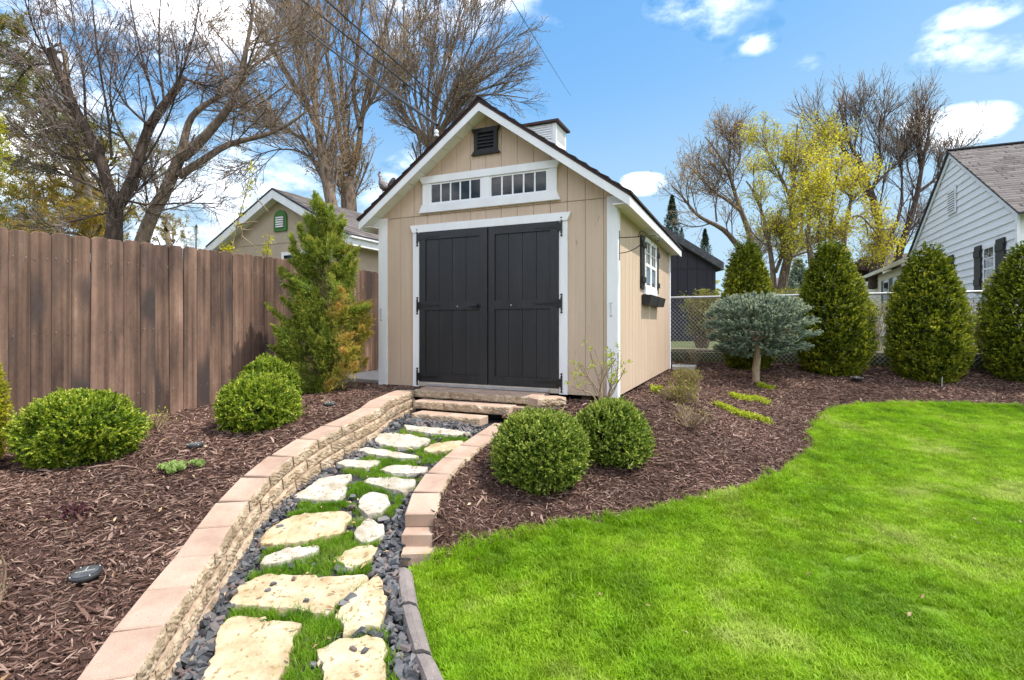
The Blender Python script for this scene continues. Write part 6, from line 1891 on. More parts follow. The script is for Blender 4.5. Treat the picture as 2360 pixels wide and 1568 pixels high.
# ------------------------------------------------------------------ round lamps set into the beds
LG = 'round solar lamps in the mulch'
def lamp(label, vx, vy, R, zf, tilt=(0, 0), up=.03):
    p = ground_at(vx, vy, zf, 1, 12); p[2] += up
    root = thing('solar_lamp', label, 'solar lamp', p, LG)
    g = G(); g.lathe([(R * .3, -.05), (R * .9, -.012), (R, -.004), (R, .004), (R * .97, .008)], p, 28); obj('rim', g, MAT['lamp_dark'], root)
    g = G(); g.lathe([(R * .80, .0085), (R * .80, .011), (R * .55, .013)], p, 28); obj('lens', g, MAT['lamp_lens'], root)
    for k in range(4):
        a = .6 + k * 1.5708; g = G(); q = (p[0] + R * .89 * math.cos(a), p[1] + R * .89 * math.sin(a), p[2] + .008); g.lathe([(R * .055, 0), (R * .055, .004), (R * .02, .006)], q, 8); obj('screw', g, MAT['lamp_metal'], root)
    g = G(); g.box(p[0] - R * .60, p[0] + R * .60, p[1] - .0025, p[1] + .0025, p[2] + .0132, p[2] + .0145); g.box(p[0] - .0025, p[0] + .0025, p[1] + .0026, p[1] + R * .60, p[2] + .0132, p[2] + .0145); obj('seam', g, MAT['lamp_metal'], root)
    root.rotation_euler = (tilt[0], tilt[1], .35)
lamp('round dark solar lamp with four screws at the lower left of the left bed', 197, 1337, .066, TL, (.10, -.08))
lamp('grey solar lamp disc in the left bed between the sedum and the boxwood balls', 450, 1034, .060, TL, (.06, 0))
lamp('solar lamp disc in the left bed near the steps', 760, 938, .060, TL, (.06, 0))
lamp('dark raised solar lamp in the right bed below the evergreens', 1975, 882, .085, TR, (.05, 0), .07)
p = gr(2170, 893)
g = G(); g.tube([p + np.array([0, 0, -.05]), p + np.array([.01, 0, .15])], .006, 6); props(obj('garden_stake', g, MAT['steel'], loc=p), 'thin grey metal stake in the mulch below the evergreens', 'stake')

# ------------------------------------------------------------------ trees
def limb(pts, r0, r1, Y, K=14, dy=0.0):
    """a limb traced over the photo at depth Y (drifting by dy) -> polyline, radii"""
    P = np.array([at(x, y, Y + dy * i / max(1, len(pts) - 1)) for i, (x, y) in enumerate(pts)])
    P = resample(P, K)
    return P, np.linspace(r0, r1, K) if r1 < r0 * .5 else np.linspace(r0, r1, K)
def tree(name, label, base_xy, limbs, trunk_mat, twig_mat, seed, levels, bud=None, group=None, cat_='tree', leafsets=None, extra=None, zb=.9):
    rng = np.random.default_rng(seed)
    root = thing(name, label, cat_, (base_xy[0], base_xy[1], zb), group)
    P = np.stack([l[0] for l in limbs]); R = np.stack([l[1] for l in limbs])
    V, F = tubes(P, R, 9)
    # closed, cut-off ends
    obj_np('trunk', V, F, trunk_mat, root, smooth=True)
    sets = []; cur = (P, R)
    allp = []
    for li, lv in enumerate(levels):
        src = cur if lv.get('from', 'last') == 'last' else (P, R)
        C = grow(src[0], src[1], lv['m'], lv.get('t0', .25), lv.get('t1', .98), lv['lr'], lv['ang'], lv['K'], lv['wander'], lv['up'], lv.get('rr', .55), rng, lv.get('tip', .4), lv.get('lmin', .15), lv.get('lmax', 9))
        C = (C[0], np.clip(C[1], lv.get('rmin', .003), lv.get('rmax', 9)))
        sets.append((C[0], C[1], lv.get('n', 4))); cur = C; allp.append(C)
    nb_ = lv.get('split', 1)
    V, F = cat(*[tubes(*s) for s in sets[:max(1, len(sets) - 1)]])
    obj_np('branches', V, F, trunk_mat if len(sets) > 2 else twig_mat, root, kind='stuff')
    if len(sets) > 1:
        V, F = tubes(*sets[-1]); obj_np('twigs', V, F, twig_mat, root, kind='stuff')
    if bud:
        mat, n, size, tm, cond = bud
        tips = cur[0]
        i = rng.integers(0, len(tips), n); k = rng.integers(1, tips.shape[1], n)
        pp = tips[i, k] + rng.normal(size=(n, 3)) * size * (1.1 if mat is MAT['yleaf'] else .5)
        if cond is not None: w = cond(pp); pp = pp[rng.uniform(size=n) < w]
        dd = unit(rng.normal(size=pp.shape) + np.array([0, 0, .4]))
        V, F = leaves(pp, dd, size * rng.uniform(.6, 1.3, len(pp)), .5, rng)
        obj_np('leaves', V, F, mat, root, tint=np.clip(tm + rng.normal(size=len(pp)) * .2, 0, 1))
    return root
def z1(p): return (p[0] * .39062, p[1] * .39062)            # tracing of the upper left quarter
def zt(p): return (p[0] * .65848, p[1] * .65848)            # tracing of the left edge
def zc(p): return ((500 + p[0] * .66716) / 1.08475, p[1] * .66716 / 1.08475)
def zr(p): return ((1600 + .40816 * p[0]) / 1.08475, (200 + .40816 * p[1]) / 1.08475)

# pruned old tree close behind the fence
Y = 7.6
T1 = [limb([zt(p) for p in [(398, 900), (400, 800), (405, 720)]], .115, .095, Y),
      limb([zt(p) for p in [(405, 730), (388, 690), (365, 600), (330, 500), (290, 430), (255, 380), (222, 290), (190, 240), (178, 172)]], .080, .050, Y, dy=-.3),
      limb([zt(p) for p in [(408, 730), (440, 690), (468, 620), (490, 540), (520, 440), (560, 385), (600, 340), (645, 268)]], .082, .052, Y, dy=.2)]
shoots = [[(390, 560), (385, 440), (350, 250), (330, 90), (318, -60)], [(300, 420), (292, 230), (262, 110), (238, -60)], [(545, 370), (500, 210), (470, 90), (446, -60)], [(575, 360), (558, 220), (556, 80), (566, -60)],
          [(262, 390), (200, 200), (150, 90), (125, -60)], [(205, 270), (120, 110), (75, -40)], [(185, 225), (110, 225), (55, 290), (40, 330)], [(370, 610), (330, 560), (250, 500), (120, 390), (40, 330)],
          [(350, 560), (250, 560), (130, 510), (40, 440)], [(480, 560), (400, 430), (380, 330), (395, 200), (430, 60)], [(470, 620), (560, 480), (610, 360), (640, 200)], [(330, 500), (250, 330), (215, 180), (190, -40)],
          [(395, 690), (290, 640), (180, 590), (60, 560)], [(430, 700), (520, 720), (640, 710), (780, 715)], [(520, 440), (430, 360), (380, 240), (290, 100)], [(600, 335), (640, 250), (680, 120), (700, 0)],
          [(380, 660), (300, 590), (200, 420), (100, 180)], [(640, 275), (720, 300), (790, 310)], [(400, 740), (310, 760), (170, 800), (60, 790)], [(430, 720), (500, 650), (590, 560), (700, 500)]]
T1 += [limb([zt(p) for p in s], .018, .006, Y, dy=[-.5, .4, .1, -.2, .6][i % 5]) for i, s in enumerate(shoots)]
tree('pruned_tree', 'dark tree with two sawn-off limbs and a thicket of bare shoots behind the fence', at(262, 560, Y)[:2], T1, MAT['bark_dark'], MAT['twig_red'], 201,
     [dict(m=10, t0=0.1, t1=0.95, lr=0.5, ang=34, K=8, wander=0.07, up=0.07, n=4, rmin=0.004, rmax=0.008, lmin=0.5, lmax=1.9), dict(m=7, t0=0.05, t1=0.92, lr=0.5, ang=44, K=6, wander=0.1, up=0.05, n=3, rmin=0.003, rmax=0.0045, lmin=0.25, lmax=0.95), dict(m=5, t0=0.1, t1=0.95, lr=0.5, ang=46, K=4, wander=0.12, up=0.04, n=3, rmin=0.0022, rmax=0.003, lmin=0.1, lmax=0.42)],
     bud=(MAT['bud'], 5000, .016, .3, None))
# leaning tree with three bent limbs
Y = 9.6
T2 = [limb([z1(p) for p in [(780, 1580), (840, 1420), (900, 1250), (960, 1170), (1020, 1020), (1060, 930)]], .125, .095, Y),
      limb([z1(p) for p in [(1055, 940), (1090, 830), (1110, 700), (1170, 640), (1300, 565), (1400, 520), (1470, 430)]], .075, .025, Y, dy=.4),
      limb([z1(p) for p in [(1075, 930), (1180, 850), (1270, 730), (1370, 630), (1400, 540), (1440, 350), (1480, 160), (1500, -20)]], .095, .018, Y, dy=-.3),
      limb([z1(p) for p in [(1050, 1040), (1180, 960), (1290, 880), (1350, 840), (1500, 820), (1650, 770), (1760, 700), (1850, 620)]], .075, .018, Y, dy=.8),
      limb([z1(p) for p in [(1400, 560), (1300, 430), (1200, 250), (1120, 100)]], .03, .008, Y), limb([z1(p) for p in [(1420, 450), (1560, 340), (1680, 280), (1800, 200)]], .03, .008, Y, dy=1)]
tree('leaning_tree', 'bare leaning tree with three bent sunlit limbs left of the tan garage', at(340, 550, Y)[:2], T2, MAT['bark_mid'], MAT['twig_grey'], 202,
     [dict(m=9, t0=0.25, t1=0.95, lr=0.5, ang=40, K=8, wander=0.09, up=0.05, n=4, rmin=0.007, rmax=0.014, lmin=0.9, lmax=3), dict(m=7, t0=0.08, t1=0.9, lr=0.55, ang=42, K=6, wander=0.11, up=0.05, n=3, rmin=0.0045, rmax=0.006, lmin=0.5, lmax=1.6), dict(m=6, t0=0.1, t1=0.95, lr=0.5, ang=44, K=4, wander=0.13, up=0.04, n=3, rmin=0.0034, rmax=0.0044, lmin=0.25, lmax=0.7)],
     bud=(MAT['bud'], 9000, .028, .25, None))

def needle_tufts(centres, n_per, L, rng, spread):
    P, D, T = [], [], []
    for (c, sz, tn) in centres:
        m = n_per
        cc = c + rng.normal(size=(int(m / 30) + 1, 3)) * sz * np.array([1, 1, .55])
        idx = rng.integers(0, len(cc), m)
        P.append(cc[idx]); D.append(unit(rng.normal(size=(m, 3)) + np.array([0, 0, .35]))); T.append(np.clip(tn + rng.normal(size=m) * .15, 0, 1))
    return np.concatenate(P), np.concatenate(D), np.concatenate(T)
# pines behind
def pine(label, Y, trunks, tufts, seed, n_per=420):
    rng = np.random.default_rng(seed)
    limbs = [limb(t, r0, r1, Y) for t, r0, r1 in trunks]
    root = thing('pine_tree', label, 'pine tree', (*limbs[0][0][0][:2], .9), 'pines beyond the board fence')
    V, F = tubes(np.stack([l[0] for l in limbs]), np.stack([l[1] for l in limbs]), 9); obj_np('trunk', V, F, MAT['bark_pale'], root, smooth=True)
    cs, br = [], []
    for (x, y, sz, tn) in tufts:
        c = at(x, y, Y + rng.normal() * .8); cs.append((c, sz / FV * Y, tn))
        tp = limbs[0][0]; q = tp[min(len(tp) - 1, int(np.argmin(np.abs(tp[:, 2] - c[2] + .4))))]
        br.append(np.linspace(q, c, 6) + np.r_[np.zeros((1, 3)), rng.normal(size=(4, 3)) * .12, np.zeros((1, 3))])
    V, F = tubes(np.stack(br), np.tile(np.linspace(.045, .012, 6), (len(br), 1)), 4); obj_np('branches', V, F, MAT['bark_mid'], root, kind='stuff')
    P, D, T = needle_tufts(cs, n_per, .15, rng, 1)
    V, F = leaves(P, D, .17 * rng.uniform(.6, 1.2, len(P)), .12, rng); obj_np('needles', V, F, MAT['pine'], root, tint=T)
rng = np.random.default_rng(77)
tf = []
for x, y, sz, tn in [(15, 110, 26, .3), (50, 150, 30, .35), (20, 60, 22, .4), (80, 190, 28, .35), (15, 200, 26, .3), (60, 250, 34, .4), (110, 240, 26, .45), (20, 300, 30, .4), (140, 300, 26, .45), (90, 320, 32, .4), (40, 370, 32, .35), (110, 380, 30, .5), (165, 290, 22, .3), (180, 360, 24, .5),
                      (20, 440, 36, .45), (75, 440, 34, .55), (130, 440, 30, .6), (30, 500, 38, .45), (90, 500, 36, .55), (150, 500, 30, .55), (60, 540, 40, .5), (120, 550, 34, .6), (200, 440, 24, .6), (190, 500, 26, .6), (230, 540, 28, .55), (15, 540, 40, .35), (260, 480, 24, .5), (205, 330, 22, .4)]:
    tf.append((x, y, sz, tn))
pine('orange-tinged pine with a pale trunk filling the far left behind the pruned tree', 13.5, [([(212, 580), (205, 520), (190, 430), (172, 330), (158, 240), (150, 120)], .23, .05), ([(200, 470), (165, 410), (120, 360)], .09, .03)], tf, 301, 1500)
pine('pine with flat dark green sprays seen through the bare shoots behind the garage side', 16.5, [([(232, 560), (235, 480), (232, 400), (225, 330)], .10, .03)], [(350, 345, 22, .35), (385, 350, 20, .35), (310, 335, 18, .3), (280, 325, 18, .35), (340, 408, 14, .2), (355, 400, 12, .25), (300, 380, 14, .5), (260, 350, 20, .4), (245, 290, 16, .3), (240, 430, 20, .55), (275, 500, 26, .5)], 302, 330)
pine('low tan-green pine crown showing just above the fence by the leaning tree', 22, [([(390, 570), (385, 530), (382, 495)], .12, .04)], [(385, 505, 14, .55), (400, 525, 18, .5), (370, 525, 18, .55), (415, 545, 18, .5), (385, 545, 22, .5), (355, 545, 18, .55)], 303, 420)

# tall maples behind the garage
Y = 21.0
TA = [limb([(805, 520), (804, 470), (800, 410)], .33, .27, Y),
      limb([zc(p) for p in [(555, 650), (535, 580), (515, 450), (490, 300), (470, 180), (452, 60), (440, -40)]], .12, .03, Y, dy=-.8), limb([zc(p) for p in [(565, 660), (598, 580), (602, 440), (640, 280), (680, 150), (720, 40), (740, -40)]], .13, .03, Y, dy=.8),
      limb([zc(p) for p in [(560, 640), (548, 520), (532, 380), (528, 220), (545, 80), (555, -40)]], .105, .028, Y), limb([zc(p) for p in [(600, 480), (570, 360), (585, 240), (600, 90), (610, -40)]], .09, .03, Y, dy=1), limb([zc(p) for p in [(605, 440), (660, 350), (720, 240), (770, 130)]], .07, .02, Y)]
tree('maple_tree', 'tall bare maple with an orange glow of buds, its trunk nearest the rooster', at(800, 480, Y)[:2], TA, MAT['bark_mid'], MAT['twig_grey'], 203,
     [dict(m=11, t0=0.08, t1=0.9, lr=0.42, ang=26, K=8, wander=0.06, up=0.07, n=4, rmin=0.014, rmax=0.032, lmin=2, lmax=5.5), dict(m=7, t0=0.1, t1=0.9, lr=0.5, ang=30, K=6, wander=0.08, up=0.06, n=3, rmin=0.009, rmax=0.015, lmin=1, lmax=2.8), dict(m=5, t0=0.1, t1=0.95, lr=0.5, ang=36, K=4, wander=0.1, up=0.05, n=3, rmin=0.007, rmax=0.009, lmin=0.5, lmax=1.3)],
     bud=(MAT['bud'], 15000, .085, .55, lambda p: np.clip(1.1 - np.abs(p[:, 2] - 6.5) / 5.5, .22, 1)), group='tall maples behind the garage')
Y = 19.0
TB = [limb([zc(p) for p in [(498, 790), (478, 690), (455, 560)]], .21, .17, Y),
      limb([zc(p) for p in [(455, 570), (435, 450), (428, 330), (440, 200), (442, 60), (440, -40)]], .125, .035, Y), limb([zc(p) for p in [(440, 480), (395, 380), (370, 260), (352, 120), (330, -30)]], .10, .03, Y, dy=-.6), limb([zc(p) for p in [(430, 430), (350, 320), (290, 220), (230, 100), (200, 0)]], .08, .02, Y, dy=.8),
      limb([zc(p) for p in [(460, 580), (380, 510), (300, 480), (220, 440), (160, 380)]], .06, .015, Y, dy=-1), limb([zc(p) for p in [(440, 300), (380, 180), (330, 60), (300, -30)]], .06, .02, Y), limb([zc(p) for p in [(470, 640), (370, 560), (280, 560), (190, 590)]], .045, .012, Y)]
tree('maple_tree', 'bare maple with a slanting dark trunk left of the taller maple', at(770, 480, Y)[:2], TB, MAT['bark_mid'], MAT['twig_grey'], 204,
     [dict(m=11, t0=0.08, t1=0.9, lr=0.42, ang=28, K=8, wander=0.07, up=0.06, n=4, rmin=0.016, rmax=0.035, lmin=1.8, lmax=5), dict(m=7, t0=0.1, t1=0.9, lr=0.5, ang=32, K=6, wander=0.09, up=0.05, n=3, rmin=0.01, rmax=0.017, lmin=0.9, lmax=2.5), dict(m=5, t0=0.1, t1=0.95, lr=0.5, ang=38, K=4, wander=0.11, up=0.04, n=3, rmin=0.0062, rmax=0.008, lmin=0.45, lmax=1.2)],
     bud=(MAT['bud'], 12000, .07, .35, None), group='tall maples behind the garage')
Y = 27.0
TCc = [limb([(985, 560), (985, 460), (980, 380)], .36, .30, Y)]
for tx, ty, bx in [(830, 20, 800), (900, -30, 850), (980, 10, 880), (760, -20, 760), (1060, 60, 930), (1130, 130, 960), (1190, 210, 980), (1250, 290, 990), (700, 90, 720), (1230, 370, 985), (1010, -30, 890), (720, 260, 730)]:
    TCc.append(limb([zc(p) for p in [(860, 560), ((860 + bx) / 2, 470), (bx, 360), ((bx + tx) / 2 + 8, (360 + ty) / 2 - 12), (tx, ty)]], .095, .018, Y, dy=RNG.uniform(-2, 2)))
tree('maple_tree', 'broad bare maple with a wide fan of fine twigs behind the ridge of the shed', at(985, 480, Y)[:2], TCc, MAT['bark_mid'], MAT['twig_grey'], 205,
     [dict(m=11, t0=0.12, t1=0.92, lr=0.38, ang=24, K=8, wander=0.06, up=0.05, n=4, rmin=0.02, rmax=0.042, lmin=2, lmax=5.5), dict(m=7, t0=0.1, t1=0.9, lr=0.5, ang=30, K=6, wander=0.08, up=0.05, n=3, rmin=0.013, rmax=0.021, lmin=1.2, lmax=3), dict(m=5, t0=0.1, t1=0.95, lr=0.5, ang=36, K=4, wander=0.1, up=0.03, n=3, rmin=0.008, rmax=0.010, lmin=0.6, lmax=1.5)],
     bud=(MAT['bud'], 14000, .085, .2, None), group='tall maples behind the garage')

# trees on the right
Y = 27.0
T7 = [limb([zr(p) for p in [(700, 1290), (690, 1180), (690, 1080)]], .30, .26, Y),
      limb([zr(p) for p in [(690, 1090), (600, 1030), (560, 960), (520, 915), (440, 875), (350, 845), (300, 770), (255, 700), (195, 650)]], .17, .03, Y, dy=-1), limb([zr(p) for p in [(695, 1080), (680, 960), (640, 850), (590, 740), (560, 600), (520, 520), (460, 420), (400, 350)]], .17, .03, Y, dy=.6),
      limb([zr(p) for p in [(610, 800), (540, 740), (440, 680), (370, 600), (290, 520)]], .09, .025, Y), limb([zr(p) for p in [(565, 640), (540, 500), (560, 400), (550, 310)]], .07, .02, Y), limb([zr(p) for p in [(470, 870), (460, 780), (480, 680), (470, 560)]], .05, .02, Y), limb([zr(p) for p in [(560, 590), (620, 480), (600, 380)]], .05, .02, Y)]
tree('bare_tree', 'bare spreading tree with arching limbs and few leaves right of the navy outbuilding', at(1720, 640, Y)[:2], T7, MAT['bark_mid'], MAT['twig_grey'], 206,
     [dict(m=10, t0=0.2, t1=0.92, lr=0.34, ang=34, K=8, wander=0.09, up=0.06, n=4, rmin=0.016, rmax=0.03, lmin=1.2, lmax=3.2), dict(m=6, t0=0.1, t1=0.9, lr=0.5, ang=36, K=6, wander=0.11, up=0.05, n=3, rmin=0.010, rmax=0.014, lmin=1.0, lmax=2.3), dict(m=4, t0=0.1, t1=0.9, lr=0.5, ang=38, K=4, wander=0.11, up=0.03, n=3, rmin=0.0075, rmax=0.0095, lmin=0.6, lmax=1.4)],
     bud=(MAT['bud'], 4200, .09, .7, None))
Y = 23.0
T8 = [limb([zr(p) for p in [(866, 1320), (880, 1200), (905, 1100), (925, 980)]], .21, .16, Y),
      limb([zr(p) for p in [(925, 990), (930, 800), (940, 620), (955, 450), (965, 270)]], .13, .03, Y), limb([zr(p) for p in [(905, 1090), (980, 1000), (1000, 900), (985, 800), (1010, 650), (1050, 480), (1060, 330)]], .10, .025, Y, dy=.8),
      limb([zr(p) for p in [(820, 1300), (815, 1160), (795, 1030), (770, 900), (735, 760), (690, 660), (650, 620)]], .13, .03, Y, dy=-.6), limb([zr(p) for p in [(830, 1180), (880, 1050), (890, 920)]], .08, .05, Y), limb([zr(p) for p in [(935, 760), (870, 600), (800, 480), (760, 380)]], .07, .02, Y), limb([zr(p) for p in [(940, 700), (1000, 560), (1100, 430), (1150, 360)]], .07, .02, Y)]
tree('maple_tree', 'slender maple with a cloud of yellow-green young leaves above the evergreens', at(1800, 660, Y)[:2], T8, MAT['bark_mid'], MAT['twig_grey'], 207,
     [dict(m=12, t0=0.15, t1=0.92, lr=0.34, ang=34, K=8, wander=0.08, up=0.06, n=4, rmin=0.013, rmax=0.026, lmin=1.1, lmax=3), dict(m=6, t0=0.1, t1=0.9, lr=0.5, ang=36, K=6, wander=0.1, up=0.05, n=3, rmin=0.009, rmax=0.013, lmin=0.6, lmax=1.8), dict(m=6, t0=0.1, t1=0.95, lr=0.5, ang=40, K=4, wander=0.13, up=0.03, n=3, rmin=0.007, rmax=0.0095, lmin=0.35, lmax=0.95)],
     bud=(MAT['yleaf'], 19000, .088, .42, lambda p: np.clip((p[:, 2] - 2.5) / 4, .15, 1)))
Y = 20.5
T8b = [limb([zr(p) for p in [(1060, 1200), (1045, 1080), (1030, 960), (1035, 840), (1070, 720)]], .13, .04, Y), limb([zr(p) for p in [(1170, 1200), (1172, 1000), (1168, 820), (1195, 640), (1210, 480)]], .11, .03, Y, dy=.5), limb([zr(p) for p in [(1235, 1200), (1245, 1010), (1270, 850), (1300, 700), (1310, 560)]], .13, .03, Y),
       limb([zr(p) for p in [(1100, 1100), (1098, 900), (1080, 720), (1090, 560)]], .06, .02, Y), limb([zr(p) for p in [(1270, 860), (1340, 820), (1400, 880), (1480, 980)]], .05, .015, Y), limb([zr(p) for p in [(930, 1080), (1040, 1050), (1150, 1010), (1260, 960)]], .04, .02, Y)]
tree('maple_tree', 'several thin trunks under the brightest yellow leaves behind the second rounded evergreen', at(1915, 640, Y)[:2], T8b, MAT['bark_mid'], MAT['twig_grey'], 208,
     [dict(m=11, t0=0.25, t1=0.92, lr=0.34, ang=42, K=7, wander=0.1, up=0.03, n=4, rmin=0.011, rmax=0.02, lmin=0.8, lmax=2.2), dict(m=6, t0=0.1, t1=0.92, lr=0.5, ang=42, K=6, wander=0.12, up=0.02, n=3, rmin=0.008, rmax=0.012, lmin=0.5, lmax=1.4), dict(m=5, t0=0.1, t1=0.95, lr=0.5, ang=42, K=4, wander=0.14, up=0.01, n=3, rmin=0.0065, rmax=0.0085, lmin=0.3, lmax=0.8)],
     bud=(MAT['yleaf'], 13000, .095, .66, None))
Y = 25.0
T9 = [limb([zr(p) for p in [(1440, 1280), (1445, 1150), (1480, 1060)]], .30, .24, Y),
      limb([zr(p) for p in [(1480, 1070), (1475, 920), (1455, 800), (1415, 680), (1365, 560), (1310, 440), (1255, 320), (1230, 210), (1215, 110)]], .20, .025, Y), limb([zr(p) for p in [(1480, 1060), (1560, 920), (1600, 800), (1610, 640), (1590, 460), (1570, 300)]], .10, .02, Y, dy=1),
      limb([zr(p) for p in [(1560, 1240), (1580, 1060), (1650, 880), (1700, 720), (1720, 560), (1750, 400), (1790, 300), (1775, 170)]], .19, .025, Y, dy=-1), limb([zr(p) for p in [(1700, 690), (1800, 620), (1900, 480), (1990, 420)]], .08, .015, Y), limb([zr(p) for p in [(1415, 690), (1470, 560), (1470, 400), (1460, 260), (1500, 180)]], .09, .02, Y),
      limb([zr(p) for p in [(1380, 720), (1440, 640), (1560, 520), (1660, 380)]], .07, .015, Y), limb([zr(p) for p in [(1380, 590), (1240, 420), (1120, 300), (1040, 180)]], .07, .015, Y, dy=1), limb([zr(p) for p in [(1720, 560), (1700, 420), (1690, 180)]], .06, .015, Y), limb([zr(p) for p in [(1600, 960), (1700, 880), (1780, 840)]], .06, .02, Y), limb([zr(p) for p in [(1310, 440), (1330, 320), (1370, 190)]], .05, .015, Y)]
tree('bare_tree', 'dark leafless tree with many upright limbs left of the white house', at(2020, 640, Y)[:2], T9, MAT['bark_dark'], MAT['twig_grey'], 209,
     [dict(m=12, t0=0.15, t1=0.92, lr=0.32, ang=28, K=8, wander=0.07, up=0.07, n=4, rmin=0.016, rmax=0.034, lmin=1.3, lmax=3.6), dict(m=7, t0=0.1, t1=0.9, lr=0.5, ang=32, K=6, wander=0.1, up=0.06, n=3, rmin=0.010, rmax=0.014, lmin=1.1, lmax=2.6), dict(m=4, t0=0.1, t1=0.9, lr=0.5, ang=36, K=4, wander=0.10, up=0.04, n=3, rmin=0.0075, rmax=0.0095, lmin=0.6, lmax=1.4)],
     bud=(MAT['bud'], 2500, .06, .2, None))

# conifers far off
def conifer(name, label, vx, vtop, vbase, wv, Y, seed, mat, n=9000, sparse=.5, group='small dark conifers far behind'):
    rng = np.random.default_rng(seed)
    top = at(vx, vtop, Y); base = at(vx, vbase, Y); base[2] = .9
    root = thing(name, label, 'conifer', base, group)
    h = top[2] - base[2]; r0 = wv / FV * Y / 2
    hb = at(vx, vbase, Y)[2]
    g = G(); g.tube([base, (base + top) / 2, top], [h * .018, h * .011, .01], 7); obj('trunk', g, MAT['bark_mid'], root)
    f = rng.uniform(0, 1, n) ** .8
    nt = int(14 + h); lay = np.floor(f * nt)
    th = rng.integers(0, 9, n) * .7 + lay * 1.3 + rng.normal(size=n) * .10
    rr = r0 * (1.03 - f) * rng.uniform(.05, 1, n) ** .6 * (1 + .35 * np.sin(lay * 7.3 + np.round(th / .7) * 2.1))
    zl = (lay + .5) / nt * (top[2] - hb) + hb
    P = np.c_[base[0] + rr * np.cos(th), base[1] + rr * np.sin(th), zl - rr * .18 + rng.normal(size=n) * h * .004]
    D = unit(np.c_[np.cos(th), np.sin(th), np.full(n, .1)] + rng.normal(size=(n, 3)) * .6)
    V, F = leaves(P, D, r0 * .18 * rng.uniform(.6, 1.3, n), .4, rng); obj_np('needles', V, F, mat, root, tint=np.clip(.45 + rng.normal(size=n) * .2, 0, 1))
conifer('spruce_tree', 'pointed dark spruce rising behind the navy outbuilding roof', 1549, 452, 560, 48, 38, 401, MAT['conifer'], 5000)
conifer('spruce_tree', 'shorter dark spruce tip just right of the pointed one behind the navy roof', 1571, 525, 575, 22, 38, 402, MAT['conifer'], 1800)
conifer('spruce_tree', 'narrow dark conifer between the navy roof and the first rounded evergreen', 1625, 528, 600, 34, 40, 403, MAT['conifer'], 4500)
conifer('spruce_tree', 'slim blue-green conifer tip above the fence left of the garage', 452, 518, 580, 26, 12.5, 404, MAT['spruce'], 900)
conifer('spruce_tree', 'grey-green spruce low between the trunks of the yellow maple', 1840, 600, 700, 90, 44, 405, MAT['spruce'], 4500)
# evergreens across the garden, mirrored in the shed's panes
for k, (x, y, h, r, lb) in enumerate([(-11.5, -9.5, 12, 3.2, 'dark evergreen across the garden, mirrored in the right hand transom panes'), (-6.5, -15, 13, 3.4, 'evergreen across the garden, standing to the right of its darker mirrored twin')]):
    rng = np.random.default_rng(420 + k); n = 7000
    root = thing('evergreen_tree', lb, 'evergreen', (x, y, -.1))
    g = G(); g.tube([(x, y, -.2), (x, y, h * .5), (x, y, h)], [.25, .16, .02], 8); obj('trunk', g, MAT['bark_dark'], root)
    f = rng.uniform(.06, 1, n); th = rng.uniform(0, 6.28, n); rr = r * (1.02 - f) * rng.uniform(.1, 1, n) ** .5 * (1 + .2 * np.sin(th * 5 + f * 40))
    P = np.c_[x + rr * np.cos(th), y + rr * np.sin(th), f * h - rr * .2]
    V, F = leaves(P, np.c_[np.cos(th), np.sin(th), 0 * th] + rng.normal(size=(n, 3)) * .5, .55 * rng.uniform(.6, 1.3, n), .5, rng); obj_np('foliage', V, F, MAT['conifer'], root, tint=rng.uniform(size=n))
# yellow-leaved saplings rising over the fence in front of the garage
def sapling(label, stems, tufts, seed, Y=9.0):
    rng = np.random.default_rng(seed)
    root = thing('sapling', label, 'sapling', (*at(*stems[0][0], Y)[:2], .6), 'thin yellow-leaved saplings over the fence')
    limbs = [limb(s, .012, .005, Y, K=10) for s in stems]
    V, F = tubes(np.stack([l[0] for l in limbs]), np.stack([l[1] for l in limbs]), 5); obj_np('stems', V, F, MAT['twig_tan'], root)
    P, D = [], []
    for x, y, sz, n in tufts:
        c = at(x, y, Y); P.append(c + rng.normal(size=(n, 3)) * sz / FV * Y * .5); D.append(rng.normal(size=(n, 3)) + np.array([0, 0, .3]))
    P = np.concatenate(P); D = np.concatenate(D)
    V, F = leaves(P, D, .055 * rng.uniform(.6, 1.3, len(P)), .38, rng); obj_np('leaves', V, F, MAT['yleaf'], root, tint=rng.uniform(.2, .9, len(P)))
def zg(p): return ((480 + .20339 * p[0]) / 1.08475, (440 + .20339 * p[1]) / 1.08475)
sapling('taller thin sapling with yellow leaf tufts in front of the garage gable', [[zg(p) for p in [(470, 1060), (490, 870), (540, 650), (580, 480), (640, 300), (690, 140), (720, -60), (735, -180)]], [zg(p) for p in [(545, 620), (640, 575), (810, 562)]], [zg(p) for p in [(570, 600), (620, 660), (615, 740), (590, 850)]], [zg(p) for p in [(615, 740), (680, 800), (750, 850)]], [zg(p) for p in [(620, 655), (680, 670), (745, 650)]], [zg(p) for p in [(800, 280), (880, 370), (940, 440)]]],
        [(*zg((420, 895)), 14, 70), (*zg((480, 890)), 10, 40), (*zg((555, 590)), 8, 26), (*zg((605, 490)), 8, 22), (*zg((625, 390)), 8, 22), (*zg((660, 240)), 9, 24), (*zg((700, 150)), 8, 24), (*zg((722, 80)), 8, 26), (*zg((730, -60)), 9, 22), (*zg((735, -150)), 7, 14), (*zg((490, 700)), 5, 8)], 501)
sapling('shorter sapling with two yellow leaf tufts near the garage window', [[zg(p) for p in [(900, 1060), (930, 940), (945, 850), (955, 720)]], [zg(p) for p in [(905, 1040), (880, 960), (870, 930)]]],
        [(*zg((955, 770)), 12, 46), (*zg((930, 890)), 9, 30), (*zg((890, 940)), 12, 40), (*zg((950, 960)), 8, 16)], 502)

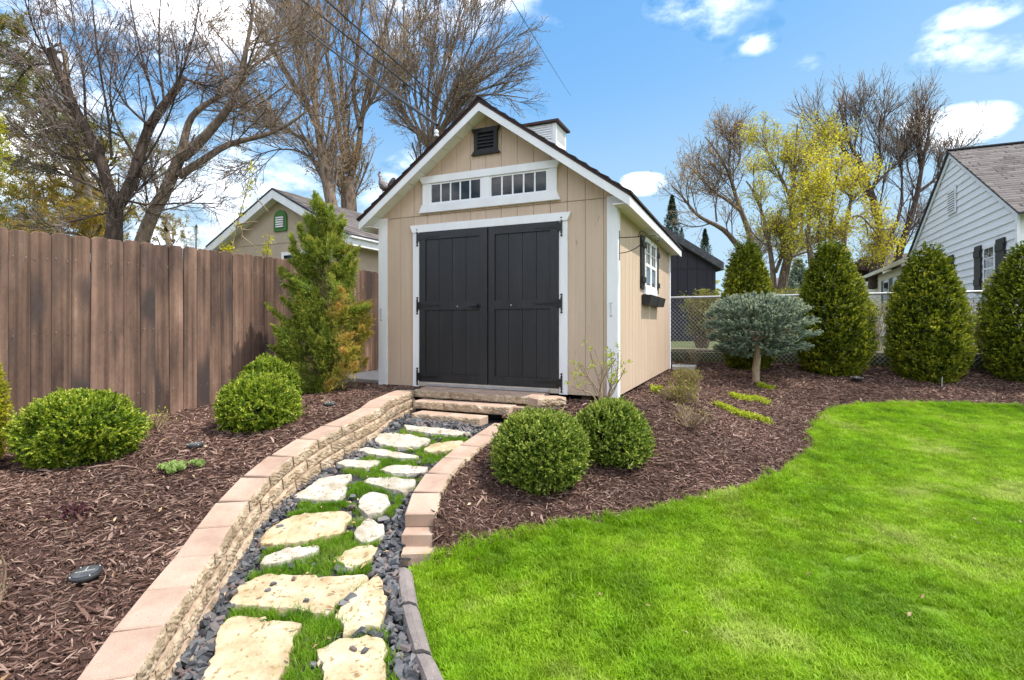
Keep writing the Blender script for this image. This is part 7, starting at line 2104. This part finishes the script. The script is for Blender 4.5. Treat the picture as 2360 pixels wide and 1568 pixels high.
# hedge shrubs behind the chain link fence
def hedge_shrub(label, vx, vtop, wv, Y, seed, n, mat, tm=.5, dense=True, zb=.93):
    rng = np.random.default_rng(seed)
    base = at(vx, 800, Y); base[2] = zb; top = at(vx, vtop, Y)[2]; h = top - zb; r = wv / FV * Y / 2
    root = thing('hedge_shrub', label, 'shrub', base, 'yellowish shrubs behind the chain link fence')
    m = 40 if dense else 16
    P = np.empty((m, 7, 3)); a = rng.uniform(0, 6.28, m); q = np.sqrt(rng.uniform(size=m))
    for k in range(7):
        f = k / 6; P[:, k] = np.c_[base[0] + np.cos(a) * q * r * (.25 + .75 * f), base[1] + np.sin(a) * q * r * (.25 + .75 * f), np.full(m, zb) + h * f * (1 - .15 * q)]
    P[:, 1:-1] += rng.normal(size=P[:, 1:-1].shape) * .02
    R = np.tile(np.linspace(.011, .004, 7), (m, 1))
    C = grow(P, R, 7, .2, .98, .32, 36, 5, .15, .1, .7, rng, .5, .1, .6)
    V, F = cat(tubes(P, R, 5), tubes(*C, 3)); obj_np('stems', V, F, MAT['twig_tan'], root)
    i = rng.integers(0, len(C[0]), n); k = rng.integers(1, 5, n)
    pp = C[0][i, k] + rng.normal(size=(n, 3)) * .03
    pp[:, 2] = np.minimum(pp[:, 2], top)
    V, F = leaves(pp, unit(rng.normal(size=(n, 3)) + np.array([0, 0, .5])), .045 * rng.uniform(.6, 1.2, n), .42, rng); obj_np('leaves', V, F, mat, root, tint=np.clip(tm + rng.normal(size=n) * .2, 0, 1))
hedge_shrub('flat-topped yellow shrub behind the chain link fence next to the shed', 1618, 670, 92, 11.2, 601, 7000, MAT['hedge'], .55)
hedge_shrub('yellow shrub behind the spruce between two rounded evergreens', 1815, 668, 110, 11.0, 602, 6000, MAT['hedge'], .5)
hedge_shrub('sparse yellow-leaved shrub behind the fence by the cream wing of the house', 2020, 690, 80, 10.2, 603, 900, MAT['hedge'], .6, False)
hedge_shrub('thin shrub behind the fence between the two rightmost evergreens', 2250, 690, 60, 9.6, 604, 250, MAT['hedge'], .6, False)

# far-off wood that reads as one mass
rng = np.random.default_rng(701)
n = 16000
x = rng.uniform(-120, 140, n); y = 95 + rng.uniform(0, 30, n)
hh = 4.0 + 2.5 * np.sin(x * .21) + 1.5 * np.sin(x * .53 + 2) + rng.uniform(0, 1.6, n)
P = np.c_[x, y, .9 + hh * rng.uniform(0, 1, n) ** .7]
V, F = leaves(P, rng.normal(size=(n, 3)), rng.uniform(1.0, 2.2, n), .7, rng)
o = obj_np('distant_trees', V, F, MAT['hedge'], None, loc=(0, 100, .9), tint=rng.uniform(0, .6, n), kind='stuff')
